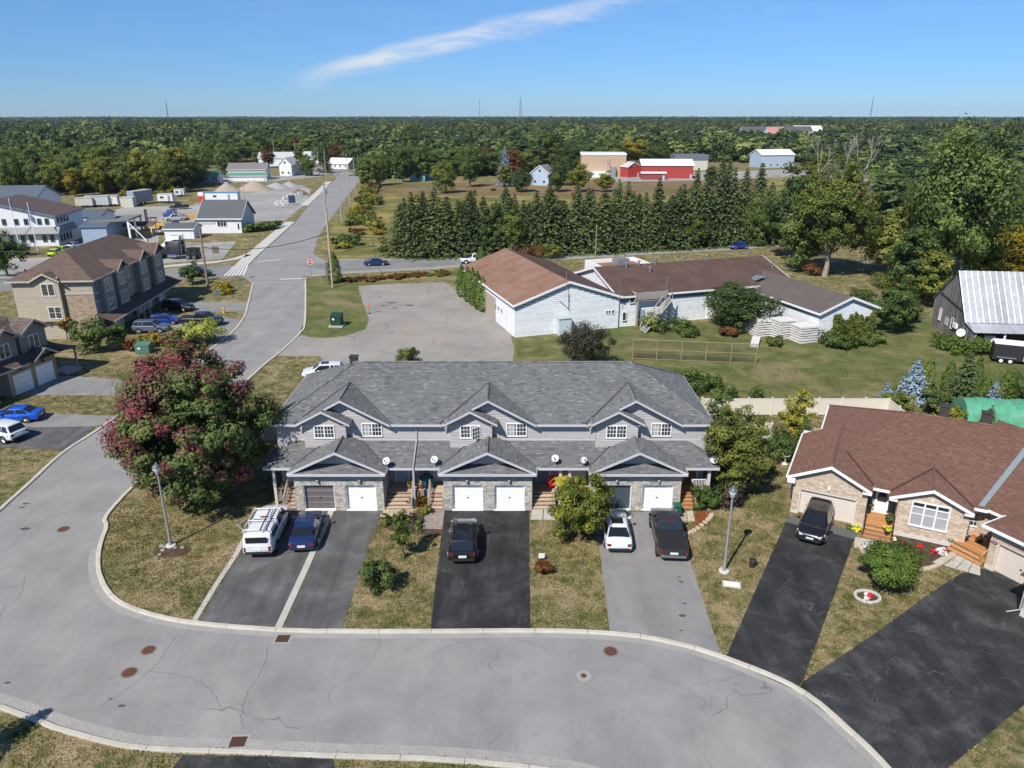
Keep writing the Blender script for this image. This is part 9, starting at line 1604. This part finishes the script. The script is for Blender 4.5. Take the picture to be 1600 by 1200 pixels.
# small palm-like plant by the porch right of the middle garage
pm_ = thing('palm_plant', 'small palm-like plant on bare stems by the porch right of the middle garage', 'plant', (TX+md2+0.15, TY-2.75, 0), 0); b = MB()
for x in (-0.12, 0.1): b.tube((x, 0, 0), (x*1.6, 0, 2.1), 0.09, 0.06, 7)
b.build('stem', PALEBARK, pm_); b = MB()
for k in range(12):
    a = k*0.5236+0.2; L_ = 0.85+0.25*(k % 3)/2; d = Vector((math.cos(a), math.sin(a), 0)); n_ = Vector((-d.y, d.x, 0)); pts = [(0, 2.05), (0.35, 2.45), (0.7, 2.45), (1.0, 2.1)]; w_ = (0.05, 0.17, 0.15, 0.02)
    for j in range(3): p0, p1 = pts[j], pts[j+1]; b.poly([d*p0[0]*L_-n_*w_[j]+Vector((0, 0, p0[1])), d*p1[0]*L_-n_*w_[j+1]+Vector((0, 0, p1[1])), d*p1[0]*L_+n_*w_[j+1]+Vector((0, 0, p1[1]-0.03)), d*p0[0]*L_+n_*w_[j]+Vector((0, 0, p0[1]-0.03))], 0.7+0.25*rnd.random())
stuff(b.build('frond', LY, pm_))
# ---- short lawn grass: real tufts on the lawns near the camera
gr = np.random.default_rng(21); Q = []
for (x0, x1, y0, y1, n_) in ((-46, 46, 24, 50, 210000), (-60, 66, 50, 82, 120000)): Q.append(np.stack([gr.uniform(x0, x1, n_), gr.uniform(y0, y1, n_)], 1))
Q = np.concatenate(Q)
Q = Q[np.abs(Q[:, 0]) < Q[:, 1]*0.74+4]
for c in HARD: Q = Q[~inside(Q, c)]
def rect(o, a, u0, u1, v0, v1): return [(o[0]+u*math.cos(a)-v*math.sin(a), o[1]+u*math.sin(a)+v*math.cos(a)) for u, v in ((u0, v0), (u1, v0), (u1, v1), (u0, v1))]
for c in (rect((TX, TY), 0, XL-0.2, XR+0.2, -1.4, DEEP), rect((TX, TY), 0, CS[0]-3.4, CS[0]+3.4, -3.1, 0), rect((TX, TY), 0, CS[1]-3.4, CS[1]+3.4, -3.1, 0), rect((TX, TY), 0, CS[2]-3.4, CS[2]+3.4, -3.1, 0), rect(BO, BA, -0.1, 13, -0.1, 16), rect(O2, A2, -3, 9, -0.1, 12), rect((TX, TY), 0, -7.9, -3.2, -3.2, 0), rect((TX, TY), 0, 3.2, 5.6, -3.2, 0), offset_line(KIN, 0.0)+list(reversed(offset_line(KIN, 0.34))), rect((-51.45, 79.4), R(-11.5), -12, 0.2, -19, 2.6)): Q = Q[~inside(Q, c)]
Q = Q+gr.normal(size=Q.shape)*0.06; n_ = len(Q)
nz_ = 1.25*(np.sin(Q[:, 0]*0.9+1.7*np.sin(Q[:, 1]*0.5))*np.sin(Q[:, 1]*0.8+1.3*np.sin(Q[:, 0]*0.43+1))+0.6*np.sin(Q[:, 0]*2.3+Q[:, 1]*1.1)*np.sin(Q[:, 1]*2.7-Q[:, 0]*0.8))*0.22
T = np.clip(0.54-0.26*np.clip((Q[:, 1]-58)/6, 0, 1)+nz_+gr.normal(size=n_)*0.20, 0, 1); H_ = (0.05+0.06*gr.random(n_))*(1.15-0.5*T); an = gr.uniform(0, 6.283, n_); d = np.stack([np.cos(an), np.sin(an), np.zeros(n_)], 1); B_ = np.concatenate([Q, np.zeros((n_, 1))], 1)
tip = B_+np.concatenate([gr.normal(size=(n_, 2))*0.05, H_[:, None]], 1); wd = (0.03+0.035*gr.random(n_))[:, None]
V = np.stack([B_-d*wd, B_+d*wd, tip], 1).reshape(-1, 3); me = bpy.data.meshes.new('lawn_grass'); me.vertices.add(3*n_); me.vertices.foreach_set('co', V.astype(np.float32).ravel()); me.loops.add(3*n_); me.loops.foreach_set('vertex_index', np.arange(3*n_, dtype=np.int32)); me.polygons.add(n_); me.polygons.foreach_set('loop_start', np.arange(0, 3*n_, 3, dtype=np.int32)); me.polygons.foreach_set('loop_total', np.full(n_, 3, np.int32))
at = me.attributes.new('tone', 'FLOAT', 'FACE'); at.data.foreach_set('value', T.astype(np.float32)); me.materials.append(leaf_mat('grass blades', [(0.0, (0.07, 0.095, 0.02)), (0.35, (0.14, 0.145, 0.042)), (0.62, (0.26, 0.21, 0.085)), (1.0, (0.44, 0.34, 0.18))], 0.3, 0.0, 1.0)); me.update(calc_edges=True)
go_ = bpy.data.objects.new('lawn_grass', me); col.objects.link(go_); go_['label'] = 'short patchy lawn grass, green and straw coloured'; go_['category'] = 'grass'; stuff(go_)
print('tufts', n_)

for (q, r_, n_, m_, l_) in (((4.45, 44.15), 3.0, 420, LY, 'fallen yellow leaves under the rounded yellow-green tree'), ((-22.5, 47.5), 6.5, 700, LOR, 'fallen brown leaves under the red maple'), ((16.72, 49.50), 3.2, 300, LY, 'fallen leaves under the tree at the right end of the townhouse row')):
    a_ = gr.uniform(0, 6.283, n_); d_ = r_*gr.random(n_)**0.6; C = np.stack([q[0]+d_*np.cos(a_), q[1]+d_*np.sin(a_), np.full(n_, 0.055)], 1); me = leaf_mesh('fallen_leaves', C, np.tile([0, 0, 1.0], (n_, 1))+gr.normal(size=(n_, 3))*0.25, 0.11*(0.6+0.8*gr.random(n_)), 0.4+0.5*gr.random(n_), m_); fo_ = bpy.data.objects.new('fallen_leaves', me); col.objects.link(fo_); fo_['label'] = l_; fo_['category'] = 'leaves'; stuff(fo_)
# ---- thin summer air between here and the horizon
hz_ = MB(); hz_.box(-7800, 7800, -300, 7900, -1.0, 92.0)
HZ, n, l, b = base_mat('haze air'); n.remove(b); pv_ = n.new('ShaderNodeVolumePrincipled'); pv_.inputs['Color'].default_value = (0.72, 0.84, 1.0, 1); pv_.inputs['Density'].default_value = 0.000045; pv_.inputs['Anisotropy'].default_value = 0.1
l.new(pv_.outputs[0], n['Material Output'].inputs['Volume']); stuff(hz_.build('haze', HZ))
